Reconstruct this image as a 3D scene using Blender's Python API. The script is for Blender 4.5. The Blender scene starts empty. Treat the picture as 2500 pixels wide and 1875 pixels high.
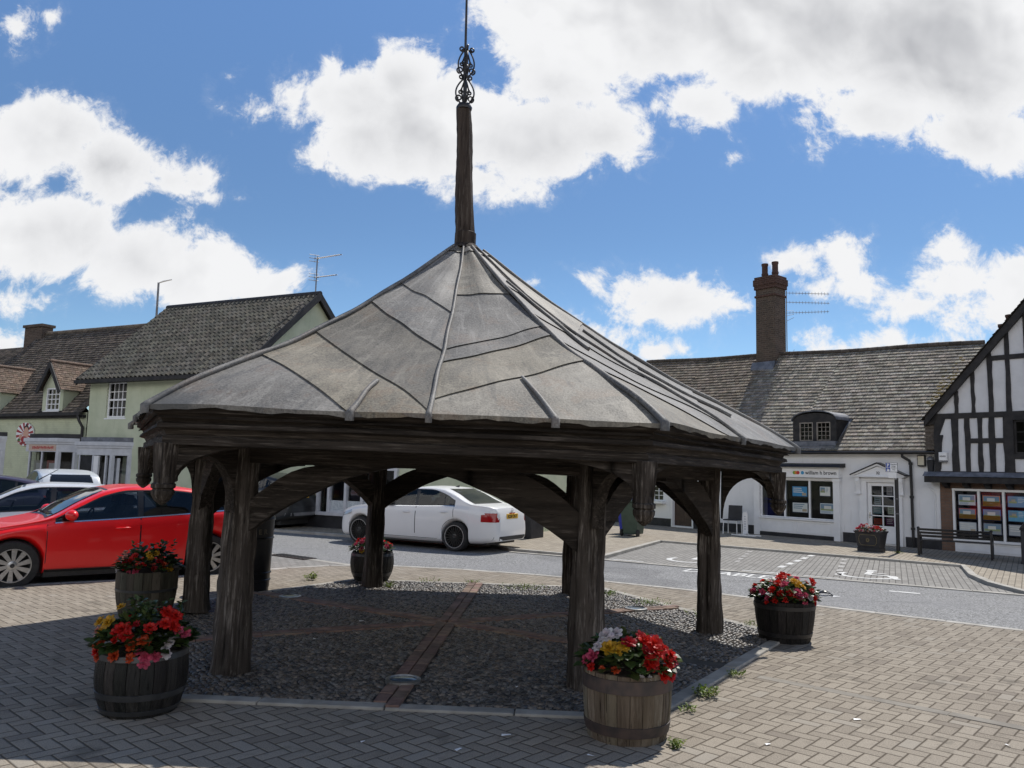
import bpy, math, random
import numpy as np
from mathutils import Vector, Matrix
R = random.Random(7)
rad = math.radians
sc = bpy.context.scene
COL = sc.collection
PI = math.pi

# ------------------------------------------------------------------ node helpers
class S:
    """a socket with arithmetic, to write shader maths compactly"""
    def __init__(s, nt, o): s.nt, s.o = nt, o
    def _m(s, op, b=None, c=None, clamp=False):
        n = s.nt.nodes.new('ShaderNodeMath'); n.operation = op; n.use_clamp = clamp
        for i, x in enumerate((s, b, c)):
            if x is None: continue
            if isinstance(x, S): s.nt.links.new(x.o, n.inputs[i])
            else: n.inputs[i].default_value = x
        return S(s.nt, n.outputs[0])
    def __add__(s, b): return s._m('ADD', b)
    def __sub__(s, b): return s._m('SUBTRACT', b)
    def __mul__(s, b): return s._m('MULTIPLY', b)
    def __truediv__(s, b): return s._m('DIVIDE', b)
    def neg(s): return s._m('MULTIPLY', -1.0)
    def floor(s): return s._m('FLOOR')
    def mod(s, b): return s._m('FLOORED_MODULO', b)
    def min(s, b): return s._m('MINIMUM', b)
    def max(s, b): return s._m('MAXIMUM', b)
    def lt(s, b): return s._m('LESS_THAN', b)
    def gt(s, b): return s._m('GREATER_THAN', b)
    def sin(s): return s._m('SINE')
    def pow(s, b): return s._m('POWER', b)
    def abs(s): return s._m('ABSOLUTE')
    def sat(s): return s._m('ADD', 0.0, clamp=True)
    def step(s, a, b):
        n = s.nt.nodes.new('ShaderNodeMapRange'); n.interpolation_type = 'SMOOTHSTEP'
        s.nt.links.new(s.o, n.inputs[0]); n.inputs[1].default_value = a; n.inputs[2].default_value = b
        n.inputs[3].default_value = 0; n.inputs[4].default_value = 1
        return S(s.nt, n.outputs[0])

class Mat:
    def __init__(s, name):
        s.m = bpy.data.materials.new(name); s.m.use_nodes = True
        s.nt = s.m.node_tree; s.b = s.nt.nodes['Principled BSDF']; s.out = s.nt.nodes['Material Output']
    def n(s, t): return s.nt.nodes.new(t)
    def l(s, a, b): s.nt.links.new(a.o if isinstance(a, S) else a, b)
    def coord(s, kind='Object', scale=None, rot=None):
        tc = s.n('ShaderNodeTexCoord'); o = tc.outputs[kind]
        if scale is not None or rot is not None:
            mp = s.n('ShaderNodeMapping'); s.l(o, mp.inputs[0])
            if scale is not None: mp.inputs['Scale'].default_value = scale if hasattr(scale, '__len__') else (scale,)*3
            if rot is not None: mp.inputs['Rotation'].default_value = rot
            o = mp.outputs[0]
        return o
    def noise(s, vec, scale=5., detail=4., rough=.55, dist=0.):
        n = s.n('ShaderNodeTexNoise'); s.l(vec, n.inputs['Vector'])
        n.inputs['Scale'].default_value = scale; n.inputs['Detail'].default_value = detail
        n.inputs['Roughness'].default_value = rough; n.inputs['Distortion'].default_value = dist
        return S(s.nt, n.outputs[0])
    def voro(s, vec, scale=5., feature='F1', out=0):
        n = s.n('ShaderNodeTexVoronoi'); n.feature = feature; s.l(vec, n.inputs['Vector']); n.inputs['Scale'].default_value = scale
        return n.outputs[out]
    def mix(s, f, a, b, mode='MIX'):
        n = s.n('ShaderNodeMix'); n.data_type = 'RGBA'; n.blend_type = mode
        for sock, x in ((n.inputs[0], f), (n.inputs[6], a), (n.inputs[7], b)):
            if isinstance(x, S): s.l(x.o, sock)
            elif isinstance(x, bpy.types.NodeSocket): s.l(x, sock)
            elif hasattr(x, '__len__'): sock.default_value = (*x, 1.0)
            else: sock.default_value = x
        return n.outputs[2]
    def tint(s, col):
        a = s.n('ShaderNodeAttribute'); a.attribute_name = 'tint'
        return s.mix(1.0, col, a.outputs['Color'], 'MULTIPLY')
    def bump(s, h, strength=.3, dist=.01):
        n = s.n('ShaderNodeBump'); s.l(h, n.inputs['Height']); n.inputs['Strength'].default_value = strength; n.inputs['Distance'].default_value = dist
        s.l(n.outputs[0], s.b.inputs['Normal'])
    def color(s, c): s.l(c, s.b.inputs['Base Color'])
    def set(s, rough=None, metal=None, spec=None, col=None):
        if rough is not None: s.b.inputs['Roughness'].default_value = rough
        if metal is not None: s.b.inputs['Metallic'].default_value = metal
        if spec is not None: s.b.inputs['Specular IOR Level'].default_value = spec
        if col is not None: s.b.inputs['Base Color'].default_value = (*col, 1)

def pmat(name, c1, c2=None, rough=.6, metal=0., scale=6., detail=5., bump=0., bscale=40., stretch=None, tint=False, spec=.5, lo=.35, hi=.65, dist=.004):
    m = Mat(name); m.set(rough, metal, spec, c1)
    v = m.coord('Object', stretch)
    if c2 is not None:
        col = m.mix(m.noise(v, scale, detail).step(lo, hi), c1, c2)
    else:
        col = m.mix(m.noise(v, scale, detail).step(.2, .8), tuple(x*.92 for x in c1), tuple(min(1, x*1.06) for x in c1))
    if tint: col = m.tint(col)
    m.color(col)
    if bump: m.bump(m.noise(v, bscale, 4), bump, dist)
    return m.m

# ------------------------------------------------------------------ mesh helper
class MB:
    def __init__(s): s.v = []; s.f = []; s.m = []; s.t = []; s.M = None
    def add(s, vs, fs, m=0, t=1.0):
        o = len(s.v)
        if s.M is not None: vs = [s.M @ Vector(p) for p in vs]
        s.v.extend([tuple(p) for p in vs])
        for f in fs:
            s.f.append(tuple(i+o for i in f)); s.m.append(m); s.t.append(t)
        return o
    def face(s, pts, m=0, t=1.0): s.add(pts, [tuple(range(len(pts)))], m, t)
    def box(s, x0, x1, y0, y1, z0, z1, m=0, t=1.0, skip=()):
        p = [(x0,y0,z0),(x1,y0,z0),(x1,y1,z0),(x0,y1,z0),(x0,y0,z1),(x1,y0,z1),(x1,y1,z1),(x0,y1,z1)]
        F = {'b':(0,3,2,1),'t':(4,5,6,7),'f':(0,1,5,4),'k':(2,3,7,6),'l':(3,0,4,7),'r':(1,2,6,5)}
        s.add(p, [F[k] for k in F if k not in skip], m, t)
    def prism(s, poly, a0, a1, ax='y', m=0, t=1.0):
        """2D polygon extruded along an axis; poly in (x,z) for y, (y,z) for x, (x,y) for z"""
        n = len(poly)
        def P(p, a): return (p[0], a, p[1]) if ax == 'y' else ((a, p[0], p[1]) if ax == 'x' else (p[0], p[1], a))
        vs = [P(p, a0) for p in poly] + [P(p, a1) for p in poly]
        fs = [tuple(range(n)), tuple(range(2*n-1, n-1, -1))] + [(i, i+n, (i+1) % n+n, (i+1) % n) for i in range(n)]
        s.add(vs, fs, m, t)
    def strip(s, top, bot, a0, a1, ax='y', m=0, t=1.0):
        """plate between two polylines with as many points, extruded"""
        for i in range(len(top)-1): s.prism([bot[i], bot[i+1], top[i+1], top[i]], a0, a1, ax, m, t)
    def tube(s, path, r, n=8, m=0, t=1.0, cap=True, flat=1.0):
        P = [Vector(p) for p in path]; k = len(P); vs = []
        up = Vector((0, 0, 1)); prev = None
        for i in range(k):
            d = (P[min(i+1, k-1)]-P[max(i-1, 0)]).normalized()
            if prev is None:
                a = up if abs(d.z) < .9 else Vector((1, 0, 0)); x = d.cross(a).normalized()
            else: x = (prev-d*prev.dot(d)).normalized()
            prev = x; y = d.cross(x); rr = r[i] if hasattr(r, '__len__') else r
            for j in range(n):
                a = 2*PI*j/n; vs.append(P[i]+x*rr*math.cos(a)+y*rr*flat*math.sin(a))
        fs = [(i*n+j, i*n+(j+1) % n, (i+1)*n+(j+1) % n, (i+1)*n+j) for i in range(k-1) for j in range(n)]
        if cap: fs += [tuple(range(n-1, -1, -1)), tuple((k-1)*n+j for j in range(n))]
        s.add(vs, fs, m, t)
    def lathe(s, prof, n=24, m=0, t=1.0, cap=True, c=(0, 0), ax='z', a0=0):
        vs = []
        for r, z in prof:
            for j in range(n):
                a = a0+2*PI*j/n; x, y = r*math.cos(a), r*math.sin(a)
                vs.append((c[0]+x, c[1]+y, z) if ax == 'z' else (c[0]+x, z, c[1]+y))
        k = len(prof)
        fs = [(i*n+j, i*n+(j+1) % n, (i+1)*n+(j+1) % n, (i+1)*n+j) for i in range(k-1) for j in range(n)]
        if cap: fs += [tuple(range(n-1, -1, -1)), tuple((k-1)*n+j for j in range(n))]
        s.add(vs, fs, m, t)
    def grid(s, fn, nu, nv, m=0, t=1.0):
        vs = [fn(i/nu, j/nv) for i in range(nu+1) for j in range(nv+1)]
        w = nv+1
        fs = [(i*w+j, (i+1)*w+j, (i+1)*w+j+1, i*w+j+1) for i in range(nu) for j in range(nv)]
        s.add(vs, fs, m, t)
    def obj(s, name, mats, parent=None, loc=(0, 0, 0), rot=(0, 0, 0), smooth=None, bevel=0., recalc=True, merge=False):
        me = bpy.data.meshes.new(name); me.from_pydata(s.v, [], s.f)
        if not hasattr(mats, '__len__'): mats = [mats]
        for m in mats: me.materials.append(m)
        me.polygons.foreach_set('material_index', s.m)
        lt = []
        for p, t in zip(me.polygons, s.t):
            c = (t, t, t, 1.) if not hasattr(t, '__len__') else (*t, 1.)
            lt.extend(c*p.loop_total)
        a = me.color_attributes.new('tint', 'FLOAT_COLOR', 'CORNER'); a.data.foreach_set('color', lt)
        if recalc or merge:
            import bmesh
            bm = bmesh.new(); bm.from_mesh(me)
            if merge: bmesh.ops.remove_doubles(bm, verts=bm.verts, dist=1e-4)
            if recalc: bmesh.ops.recalc_face_normals(bm, faces=bm.faces)
            bm.to_mesh(me); bm.free()
        if smooth is not None:
            me.polygons.foreach_set('use_smooth', [True]*len(me.polygons))
            if smooth is not True: me.set_sharp_from_angle(angle=rad(smooth))
        o = bpy.data.objects.new(name, me); COL.objects.link(o)
        o.location = loc; o.rotation_euler = rot
        if parent is not None: o.parent = parent
        if bevel:
            b = o.modifiers.new('bevel', 'BEVEL'); b.width = bevel; b.segments = 2; b.limit_method = 'ANGLE'; b.angle_limit = rad(35)
        return o

def tag(o, label=None, cat=None, group=None, kind=None):
    if label: o['label'] = label
    if cat: o['category'] = cat
    if group: o['group'] = group
    if kind: o['kind'] = kind
    return o
def empty(name, loc=(0, 0, 0), rz=0., label=None, cat=None, group=None):
    o = bpy.data.objects.new(name, None); COL.objects.link(o); o.empty_display_size = .2
    o.location = loc; o.rotation_euler = (0, 0, rz)
    return tag(o, label, cat, group)
def copy_tree(o, parent=None):
    c = o.copy(); COL.objects.link(c)
    if parent is not None: c.parent = parent
    for ch in list(o.children): copy_tree(ch, c)
    return c
def text(s, size, m, parent, loc, rot, name='lettering', bold=0., align='LEFT', ext=.002, sx=1.):
    cu = bpy.data.curves.new('t', 'FONT'); cu.body = s; cu.size = size; cu.offset = bold; cu.align_x = align; cu.extrude = ext; cu.resolution_u = 3
    o = bpy.data.objects.new('t', cu); COL.objects.link(o)
    dg = bpy.context.evaluated_depsgraph_get(); me = bpy.data.meshes.new_from_object(o.evaluated_get(dg))
    bpy.data.objects.remove(o); bpy.data.curves.remove(cu)
    me.materials.clear(); me.materials.append(m)
    q = bpy.data.objects.new(name, me); COL.objects.link(q); q.location = loc; q.rotation_euler = rot; q.scale = (sx, 1, 1)
    if parent is not None: q.parent = parent
    return q
def lerp(a, b, t): return a+(b-a)*t
def interp(tab, x):
    if x <= tab[0][0]: return tab[0][1]
    for (a, b), (c, d) in zip(tab, tab[1:]):
        if x <= c: return b+(d-b)*(x-a)/(c-a) if c > a else d
    return tab[-1][1]
def spl(tab, x):
    """smooth (monotone-ish) interpolation through a table"""
    n = len(tab)
    if x <= tab[0][0]: return tab[0][1]
    if x >= tab[-1][0]: return tab[-1][1]
    i = 0
    while x > tab[i+1][0]: i += 1
    x0, y0 = tab[i]; x1, y1 = tab[i+1]; h = x1-x0
    def sl(k):
        if k <= 0 or k >= n-1:
            a, b = (tab[0], tab[1]) if k <= 0 else (tab[-2], tab[-1])
            return (b[1]-a[1])/(b[0]-a[0])
        d0 = (tab[k][1]-tab[k-1][1])/(tab[k][0]-tab[k-1][0]); d1 = (tab[k+1][1]-tab[k][1])/(tab[k+1][0]-tab[k][0])
        return 0. if d0*d1 <= 0 else 2*d0*d1/(d0+d1)
    m0, m1 = sl(i), sl(i+1); t = (x-x0)/h
    return (2*t**3-3*t**2+1)*y0+(t**3-2*t**2+t)*h*m0+(-2*t**3+3*t**2)*y1+(t**3-t**2)*h*m1

# ------------------------------------------------------------------ camera, sun, sky
H_EYE = 1.75; PITCH = rad(6.288); ROLL = rad(1.455)
cam = bpy.data.cameras.new('camera'); cam_o = bpy.data.objects.new('camera', cam); COL.objects.link(cam_o)
cam.sensor_width = 36.; cam.lens = 36.*1950/2500; cam.clip_end = 4000.; cam.clip_start = .05
f_ = Vector((0, math.cos(PITCH), math.sin(PITCH))); u_ = Vector((0, -math.sin(PITCH), math.cos(PITCH))); r_ = Vector((1, 0, 0))
u2 = u_*math.cos(ROLL)-r_*math.sin(ROLL); r2 = r_*math.cos(ROLL)+u_*math.sin(ROLL)
cam_o.matrix_world = Matrix(((r2.x, u2.x, -f_.x, 0), (r2.y, u2.y, -f_.y, 0), (r2.z, u2.z, -f_.z, H_EYE), (0, 0, 0, 1)))
sc.camera = cam_o

SUN_EL, SUN_AZ = rad(57.3), rad(34.5)            # azimuth: to the right of +Y
sd = Vector((math.sin(SUN_AZ)*math.cos(SUN_EL), math.cos(SUN_AZ)*math.cos(SUN_EL), math.sin(SUN_EL)))
sun = bpy.data.lights.new('sun', 'SUN'); sun.energy = 5.0; sun.angle = rad(.53); sun.color = (1., .955, .89)
so = bpy.data.objects.new('sun', sun); COL.objects.link(so); so.rotation_euler = (-sd).to_track_quat('-Z', 'Y').to_euler(); so.location = (10, 14, 30)

CLOUDS = [(-0.665,0.572,0.0308,0.0359),(-0.628,0.587,0.0195,0.0205),(-0.621,0.42,0.1026,0.0667),(-0.517,0.379,0.0872,0.0564),(-0.441,0.362,0.0564,0.0282),(-0.403,0.34,0.0231,0.0113),(-0.614,0.284,0.1333,0.0667),(-0.486,0.26,0.1077,0.059),(-0.401,0.238,0.0974,0.0513),(-0.316,0.224,0.0667,0.0359),(-0.628,0.203,0.0564,0.0231),(-0.38,0.51,0.0082,0.0062),(-0.34,0.464,0.0282,0.0164),(-0.355,0.339,0.0154,0.0062),(-0.214,0.484,0.0821,0.0641),(-0.153,0.517,0.059,0.0513),(-0.1,0.451,0.1333,0.0872),(0.024,0.437,0.1385,0.0692),(0.109,0.437,0.0718,0.0487),(-0.294,0.482,0.0282,0.0385),(-0.044,0.38,0.0872,0.0308),(-0.258,0.4,0.0205,0.0205),(-0.195,0.432,0.0769,0.0615),(0.124,0.593,0.2051,0.0974),(0.341,0.599,0.2308,0.1103),(0.574,0.582,0.2154,0.1282),(0.238,0.488,0.0615,0.0385),(0.474,0.477,0.1077,0.0487),(0.607,0.458,0.0974,0.059),(-0.023,0.606,0.0667,0.0385),(0.038,0.505,0.0923,0.0487),(0.288,0.436,0.0123,0.0144),(0.277,0.414,0.0144,0.0154),(0.392,0.428,0.0154,0.0072),(0.209,0.226,0.0949,0.04),(0.154,0.205,0.0359,0.0154),(0.361,0.277,0.0385,0.0256),(0.422,0.289,0.0359,0.0369),(0.434,0.254,0.0462,0.0205),(0.374,0.245,0.0359,0.0128),(0.564,0.293,0.0359,0.0333),(0.573,0.258,0.0718,0.0333),(0.52,0.225,0.0872,0.0231),(0.636,0.252,0.0667,0.0487),(0.598,0.216,0.1231,0.0205),(0.474,0.176,0.1026,0.0246),(0.175,0.158,0.0718,0.0282),(0.118,0.183,0.0462,0.0195),(0.076,0.203,0.0256,0.0144),(0.104,0.253,0.0195,0.0164),(0.025,0.245,0.0231,0.0067),(0.055,0.244,0.0123,0.0062),(-0.642,0.134,0.0308,0.0308)]
def build_world():
    w = bpy.data.worlds.new('World'); sc.world = w; w.use_nodes = True
    nt = w.node_tree; nt.nodes.clear()
    out = nt.nodes.new('ShaderNodeOutputWorld'); bg = nt.nodes.new('ShaderNodeBackground'); nt.links.new(bg.outputs[0], out.inputs[0])
    sky = nt.nodes.new('ShaderNodeTexSky'); sky.sky_type = 'NISHITA'; sky.sun_disc = False
    sky.sun_elevation = SUN_EL; sky.sun_rotation = SUN_AZ; sky.air_density = 1.0; sky.dust_density = .1; sky.ozone_density = 3.0
    tc = nt.nodes.new('ShaderNodeTexCoord'); sp = nt.nodes.new('ShaderNodeSeparateXYZ'); nt.links.new(tc.outputs['Generated'], sp.inputs[0])
    x, y, z = (S(nt, sp.outputs[i]) for i in range(3))
    ya = y.abs().max(.12)
    u, v = x/ya, z/ya                          # the cloud layer seen towards and away from the street
    front = y.gt(0.)
    cb = nt.nodes.new('ShaderNodeCombineXYZ'); nt.links.new(u.o, cb.inputs[0]); nt.links.new(v.o, cb.inputs[1]); nt.links.new(front.o, cb.inputs[2])
    P = cb.outputs[0]
    def noise(scale, detail, rough=.55, dist=0., vec=None, st=None):
        n = nt.nodes.new('ShaderNodeTexNoise'); n.inputs['Scale'].default_value = scale; n.inputs['Detail'].default_value = detail
        n.inputs['Roughness'].default_value = rough; n.inputs['Distortion'].default_value = dist
        nt.links.new(vec or P, n.inputs['Vector']); return S(nt, n.outputs[0])
    # warp the outline with noise
    nw = nt.nodes.new('ShaderNodeTexNoise'); nw.inputs['Scale'].default_value = 9.; nw.inputs['Detail'].default_value = 3.; nt.links.new(P, nw.inputs['Vector'])
    wv = nt.nodes.new('ShaderNodeVectorMath'); wv.operation = 'MULTIPLY_ADD'; nt.links.new(nw.outputs['Color'], wv.inputs[0])
    wv.inputs[1].default_value = (.05, .04, 0); nt.links.new(P, wv.inputs[2])
    ws = nt.nodes.new('ShaderNodeVectorMath'); ws.operation = 'SUBTRACT'; nt.links.new(wv.outputs[0], ws.inputs[0]); ws.inputs[1].default_value = (.025, .02, 0)
    ms = nt.nodes.new('ShaderNodeVectorMath'); ms.operation = 'MULTIPLY'; nt.links.new(ws.outputs[0], ms.inputs[0]); ms.inputs[1].default_value = (1, 1, 0)
    f = None
    for (cx, cy, a, b) in CLOUDS:
        k = (a*b)**.5
        n1 = nt.nodes.new('ShaderNodeVectorMath'); n1.operation = 'MULTIPLY_ADD'; nt.links.new(ms.outputs[0], n1.inputs[0])
        n1.inputs[1].default_value = (1/a, 1/b, 0); n1.inputs[2].default_value = (-cx/a, -cy/b, 0)
        n2 = nt.nodes.new('ShaderNodeVectorMath'); n2.operation = 'LENGTH'; nt.links.new(n1.outputs[0], n2.inputs[0])
        d = S(nt, n2.outputs['Value'])._m('MULTIPLY_ADD', -min(b, k), min(b, k))
        if f is None: f = d
        else:
            g = f._m('SMOOTH_MAX', d, .012); f = g
    # behind the camera: an added low cloud bank to brighten shaded walls, open blue above
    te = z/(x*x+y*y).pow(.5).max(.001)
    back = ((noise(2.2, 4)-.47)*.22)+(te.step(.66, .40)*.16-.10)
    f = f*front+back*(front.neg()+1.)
    n_a = noise(11., 9., .66, .35)-.5; n_b = noise(38., 7., .68, .5)-.5
    dens = f+n_a*.105+n_b*.045
    mask = dens.step(-.003, .019)
    wisp = (f+n_a*.13+n_b*.06+.014).step(.0, .06)*.28
    mask = mask.max(wisp)*z.step(-.02, .06)
    thick = (f+n_a*.06+n_b*.02).step(.004, .072)
    n_c = noise(4.2, 3., .45, .3); n_d = noise(11., 3.5, .5, .2)
    # billows: the same noise a little towards the sun is subtracted, so puffs get a bright and a dark side
    so_ = nt.nodes.new('ShaderNodeVectorMath'); so_.operation = 'ADD'; nt.links.new(P, so_.inputs[0]); so_.inputs[1].default_value = (.010, .016, 0)
    n_e = noise(11., 3.5, .5, .2, so_.outputs[0])
    grey = thick*((n_c-.5)*2.4+(n_d-.5)*.8+.40).sat()
    up = (v-.42).step(-.1, .30)*.35
    grey = (grey*(up+.62)+thick*(n_e-n_d)*1.7).sat()
    edge = (n_b*2.2+.75).sat()
    c1 = nt.nodes.new('ShaderNodeMix'); c1.data_type = 'RGBA'; nt.links.new(grey.o, c1.inputs[0])
    c1.inputs[6].default_value = (9.9, 9.95, 10.1, 1); c1.inputs[7].default_value = (5.4, 5.5, 5.8, 1)
    lit = nt.nodes.new('ShaderNodeMix'); lit.data_type = 'RGBA'; lit.blend_type = 'MULTIPLY'; lit.inputs[0].default_value = 1.; nt.links.new(c1.outputs[2], lit.inputs[6])
    gl_ = (front.neg()+1.)*1.0+1.; cg = nt.nodes.new('ShaderNodeCombineXYZ'); [nt.links.new(gl_.o, cg.inputs[q]) for q in range(3)]; nt.links.new(cg.outputs[0], lit.inputs[7])  # unseen rear clouds made brighter for extra fill
    tone = nt.nodes.new('ShaderNodeMix'); tone.data_type = 'RGBA'; tone.blend_type = 'MULTIPLY'; tone.inputs[0].default_value = 1.
    nt.links.new(sky.outputs[0], tone.inputs[6]); gr = v.step(.28, .75)*.30+v.step(.32, .10)*.16+1.-te.step(.80, 1.5)*.48
    ct = nt.nodes.new('ShaderNodeCombineXYZ')
    for q, k_ in enumerate((SKYR, SKYG, SKYB)): nt.links.new((gr*k_).o, ct.inputs[q])
    nt.links.new(ct.outputs[0], tone.inputs[7])
    c2 = nt.nodes.new('ShaderNodeMix'); c2.data_type = 'RGBA'; nt.links.new(mask.o, c2.inputs[0])
    nt.links.new(tone.outputs[2], c2.inputs[6]); nt.links.new(lit.outputs[2], c2.inputs[7])
    # added dark band for unseen roofs and trees, cuts fill (behind and beside the camera)
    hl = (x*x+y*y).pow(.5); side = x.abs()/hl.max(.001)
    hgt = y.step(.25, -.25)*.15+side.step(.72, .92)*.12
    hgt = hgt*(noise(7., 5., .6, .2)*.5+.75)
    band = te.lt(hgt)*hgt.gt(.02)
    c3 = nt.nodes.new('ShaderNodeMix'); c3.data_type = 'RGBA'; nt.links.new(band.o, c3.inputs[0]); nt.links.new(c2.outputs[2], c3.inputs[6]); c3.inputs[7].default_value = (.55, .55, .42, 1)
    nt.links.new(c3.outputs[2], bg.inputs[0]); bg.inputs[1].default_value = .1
SKYR, SKYG, SKYB = .83, .98, 1.10
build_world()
sc.view_settings.view_transform = 'Standard'; sc.view_settings.look = 'None'; sc.view_settings.exposure = -.13; sc.view_settings.gamma = 1.
try:
    sc.cycles.use_denoising = True; sc.cycles.denoiser = 'OPENIMAGEDENOISE'
    sc.cycles.max_bounces = 7; sc.cycles.diffuse_bounces = 3; sc.cycles.glossy_bounces = 3; sc.cycles.transparent_max_bounces = 10; sc.cycles.transmission_bounces = 4
    sc.cycles.caustics_reflective = False; sc.cycles.caustics_refractive = False; sc.cycles.sample_clamp_indirect = 6.
except Exception: pass
# ------------------------------------------------------------------ materials
def herring(name, c1, c2, mortar, unit=.1, rot=0., gap=.07):
    m = Mat(name); m.set(.9, 0, .12)
    v = m.coord('Object', 1/unit, (0, 0, rot))
    sp = m.n('ShaderNodeSeparateXYZ'); m.l(v, sp.inputs[0])
    wob = (m.noise(v, .35, 2)-.5)*.10
    x = S(m.nt, sp.outputs[0])+wob; y = S(m.nt, sp.outputs[1])+wob
    i, j = x.floor(), y.floor(); fx, fy = x-i, y-j
    k = (i-j).mod(4.)
    hor = k.lt(1.5); ver = hor.neg()+1.
    k1 = (k-1.).abs().lt(.5); k2 = (k-2.).abs().lt(.5)
    lx = fx+k1; ly = fy+k2
    ex = lx.min((lx.neg()+1.)+hor); ey = ly.min((ly.neg()+1.)+ver)
    e = ex.min(ey)
    idv = (i-k1)*12.9898+(j-k2)*78.233
    h = idv.sin()*43758.5453; h = h-h.floor()
    big = m.noise(m.coord('Object'), .6, 4); fine = m.noise(m.coord('Object'), 110., 3, .7); mid = m.noise(m.coord('Object'), 7., 5)
    col = m.mix((h*.75+big*.6-.2).sat(), c1, c2)
    col = m.mix((fine-.40)*1.6, col, tuple(min(1, c*1.75) for c in c2))
    col = m.mix(fine.step(.42, .30)*.55, col, tuple(c*.45 for c in c1))
    col = m.mix((mid.step(.54, .72))*.30, col, tuple(c*.55 for c in c1))
    st = m.noise(m.coord('Object'), 1.7, 6, .65)
    col = m.mix((st.step(.57, .68))*.5, col, (.10, .09, .075)); col = m.mix(h.gt(.94)*.45, col, (.12, .10, .085)); col = m.mix(h.lt(.05)*.4, col, (.40, .37, .32))
    col = m.mix(e.step(gap*1.5, gap*.5), col, mortar)
    m.color(col)
    m.bump(e.step(0., gap*2.4)+fine*.25+h*.22, .8, .006)
    return m.m
def bricktex(name, c1, c2, mortar, bw, bh, rot=(0, 0, 0), gap=.006, rough=.85, bump=.5, offset=.5, swap=None, stain=None, squash=0):
    m = Mat(name); m.set(rough, 0, .3)
    v = m.coord('Object')
    if swap:                                   # bricks in a vertical plane
        sp = m.n('ShaderNodeSeparateXYZ'); m.l(v, sp.inputs[0]); cb = m.n('ShaderNodeCombineXYZ')
        for q, a in enumerate(swap):
            if a == 's':
                m.l(S(m.nt, sp.outputs[0])+S(m.nt, sp.outputs[1]), cb.inputs[q])
            else: m.l(sp.outputs['xyz'.index(a)], cb.inputs[q])
        v = cb.outputs[0]
    mp = m.n('ShaderNodeMapping'); m.l(v, mp.inputs[0]); mp.inputs['Rotation'].default_value = rot; v = mp.outputs[0]
    b = m.n('ShaderNodeTexBrick'); m.l(v, b.inputs['Vector']); b.offset = offset
    b.inputs['Scale'].default_value = 1.; b.inputs['Brick Width'].default_value = bw; b.inputs['Row Height'].default_value = bh
    b.inputs['Mortar Size'].default_value = gap; b.inputs['Mortar Smooth'].default_value = .3; b.inputs['Bias'].default_value = 0
    b.inputs['Color1'].default_value = (*c1, 1); b.inputs['Color2'].default_value = (*c2, 1); b.inputs['Mortar'].default_value = (*mortar, 1)
    o = m.coord('Object'); n1 = m.noise(o, 2.2, 5); n2 = m.noise(o, 70., 3, .7)
    col = m.mix(n1.step(.45, .75)*.45, b.outputs['Color'], tuple(c*.5 for c in c1))
    col = m.mix((n2-.4)*1.2, col, tuple(min(1, c*1.5) for c in c2))
    if stain: col = m.mix(m.noise(o, 1.1, 5, .6).step(.55, .68)*.6, col, stain)
    m.color(col)
    m.bump(S(m.nt, b.outputs['Fac']).neg()+n2*.3, bump, .006)
    return m.m
M = {}
M['paver'] = herring('beige herringbone block paving', (.185, .160, .130), (.305, .270, .222), (.105, .088, .068), .105, rad(42.2), .055)
M['bay'] = bricktex('grey block paving', (.20, .19, .175), (.27, .26, .24), (.045, .042, .038), .21, .105, (0, 0, rad(-64.5)), .009)
M['far_pave'] = bricktex('buff block paving', (.25, .215, .17), (.34, .30, .24), (.07, .06, .045), .21, .105, (0, 0, rad(-57)), .008)
def asphalt():
    m = Mat('worn asphalt'); m.set(.8, 0, .35)
    o = m.coord('Object'); f = m.noise(o, 42., 5, .8); c = m.voro(o, 130., 'F1', 1); b = m.noise(o, .5, 5); t = m.noise(m.coord('Object', (.35, 3., 1), (0, 0, rad(35))), 1., 4)
    col = m.mix(f.step(.38, .60), (.05, .05, .052), (.33, .33, .325))
    pt = m.noise(m.coord('Object', (1, 1, 1), (0, 0, .6)), .22, 2, .4); col = m.mix(pt.step(.56, .575)*.35, col, (.085, .085, .088)); col = m.mix(b.step(.4, .65)*.45, col, (.20, .20, .205)); col = m.mix(t.step(.56, .74)*.35, col, (.085, .086, .09))
    m.color(col); m.bump(f, .5, .006); return m.m
M['asphalt'] = asphalt()
M['kerb'] = pmat('concrete kerb', (.30, .285, .25), (.42, .40, .36), .85, scale=3., bump=.3, bscale=60, lo=.3, hi=.7)
M['roadpaint'] = pmat('worn road paint', (.62, .62, .60), (.36, .36, .35), .7, scale=14., lo=.45, hi=.72)
M['mortar'] = pmat('earth mortar', (.04, .036, .032), (.07, .064, .056), .95, scale=5., bump=.5, bscale=50)
M['redbrick'] = bricktex('red brick band', (.30, .12, .075), (.38, .19, .13), (.09, .08, .07), .215, .11, (0, 0, 0), .009)
def wood(name, c1, c2, c3, axis, rough=.75, tint=False):
    m = Mat(name); m.set(rough, 0, .16)
    st = [9., 9., 9.]; st['xyz'.index(axis)] = .55
    v = m.coord('Object', tuple(st)); w = m.coord('Object', tuple(q*3.2 for q in st)); o = m.coord('Object')
    g = m.noise(v, 1.2, 6, .62, .15); g2 = m.noise(w, 1.6, 6, .68, .08); p = m.noise(o, 2.3, 5, .6)
    col = m.mix(g.step(.36, .62), c1, c2); q_ = m.noise(o, 1.7, 5, .6, .3).step(.38, .56); col = m.mix(g2.step(.48, .68)*q_*.75, col, c3)
    col = m.mix(g2.step(.58, .74)*.40, col, c3)
    col = m.mix(p.step(.58, .74)*.5, col, tuple(.6*q for q in c1))
    col = m.mix(g2.step(.42, .33)*.85, col, tuple(.25*q for q in c1))
    if tint: col = m.tint(col)
    m.color(col); m.bump(g2*1.4+g*.9, 1., .016); return m.m
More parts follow.
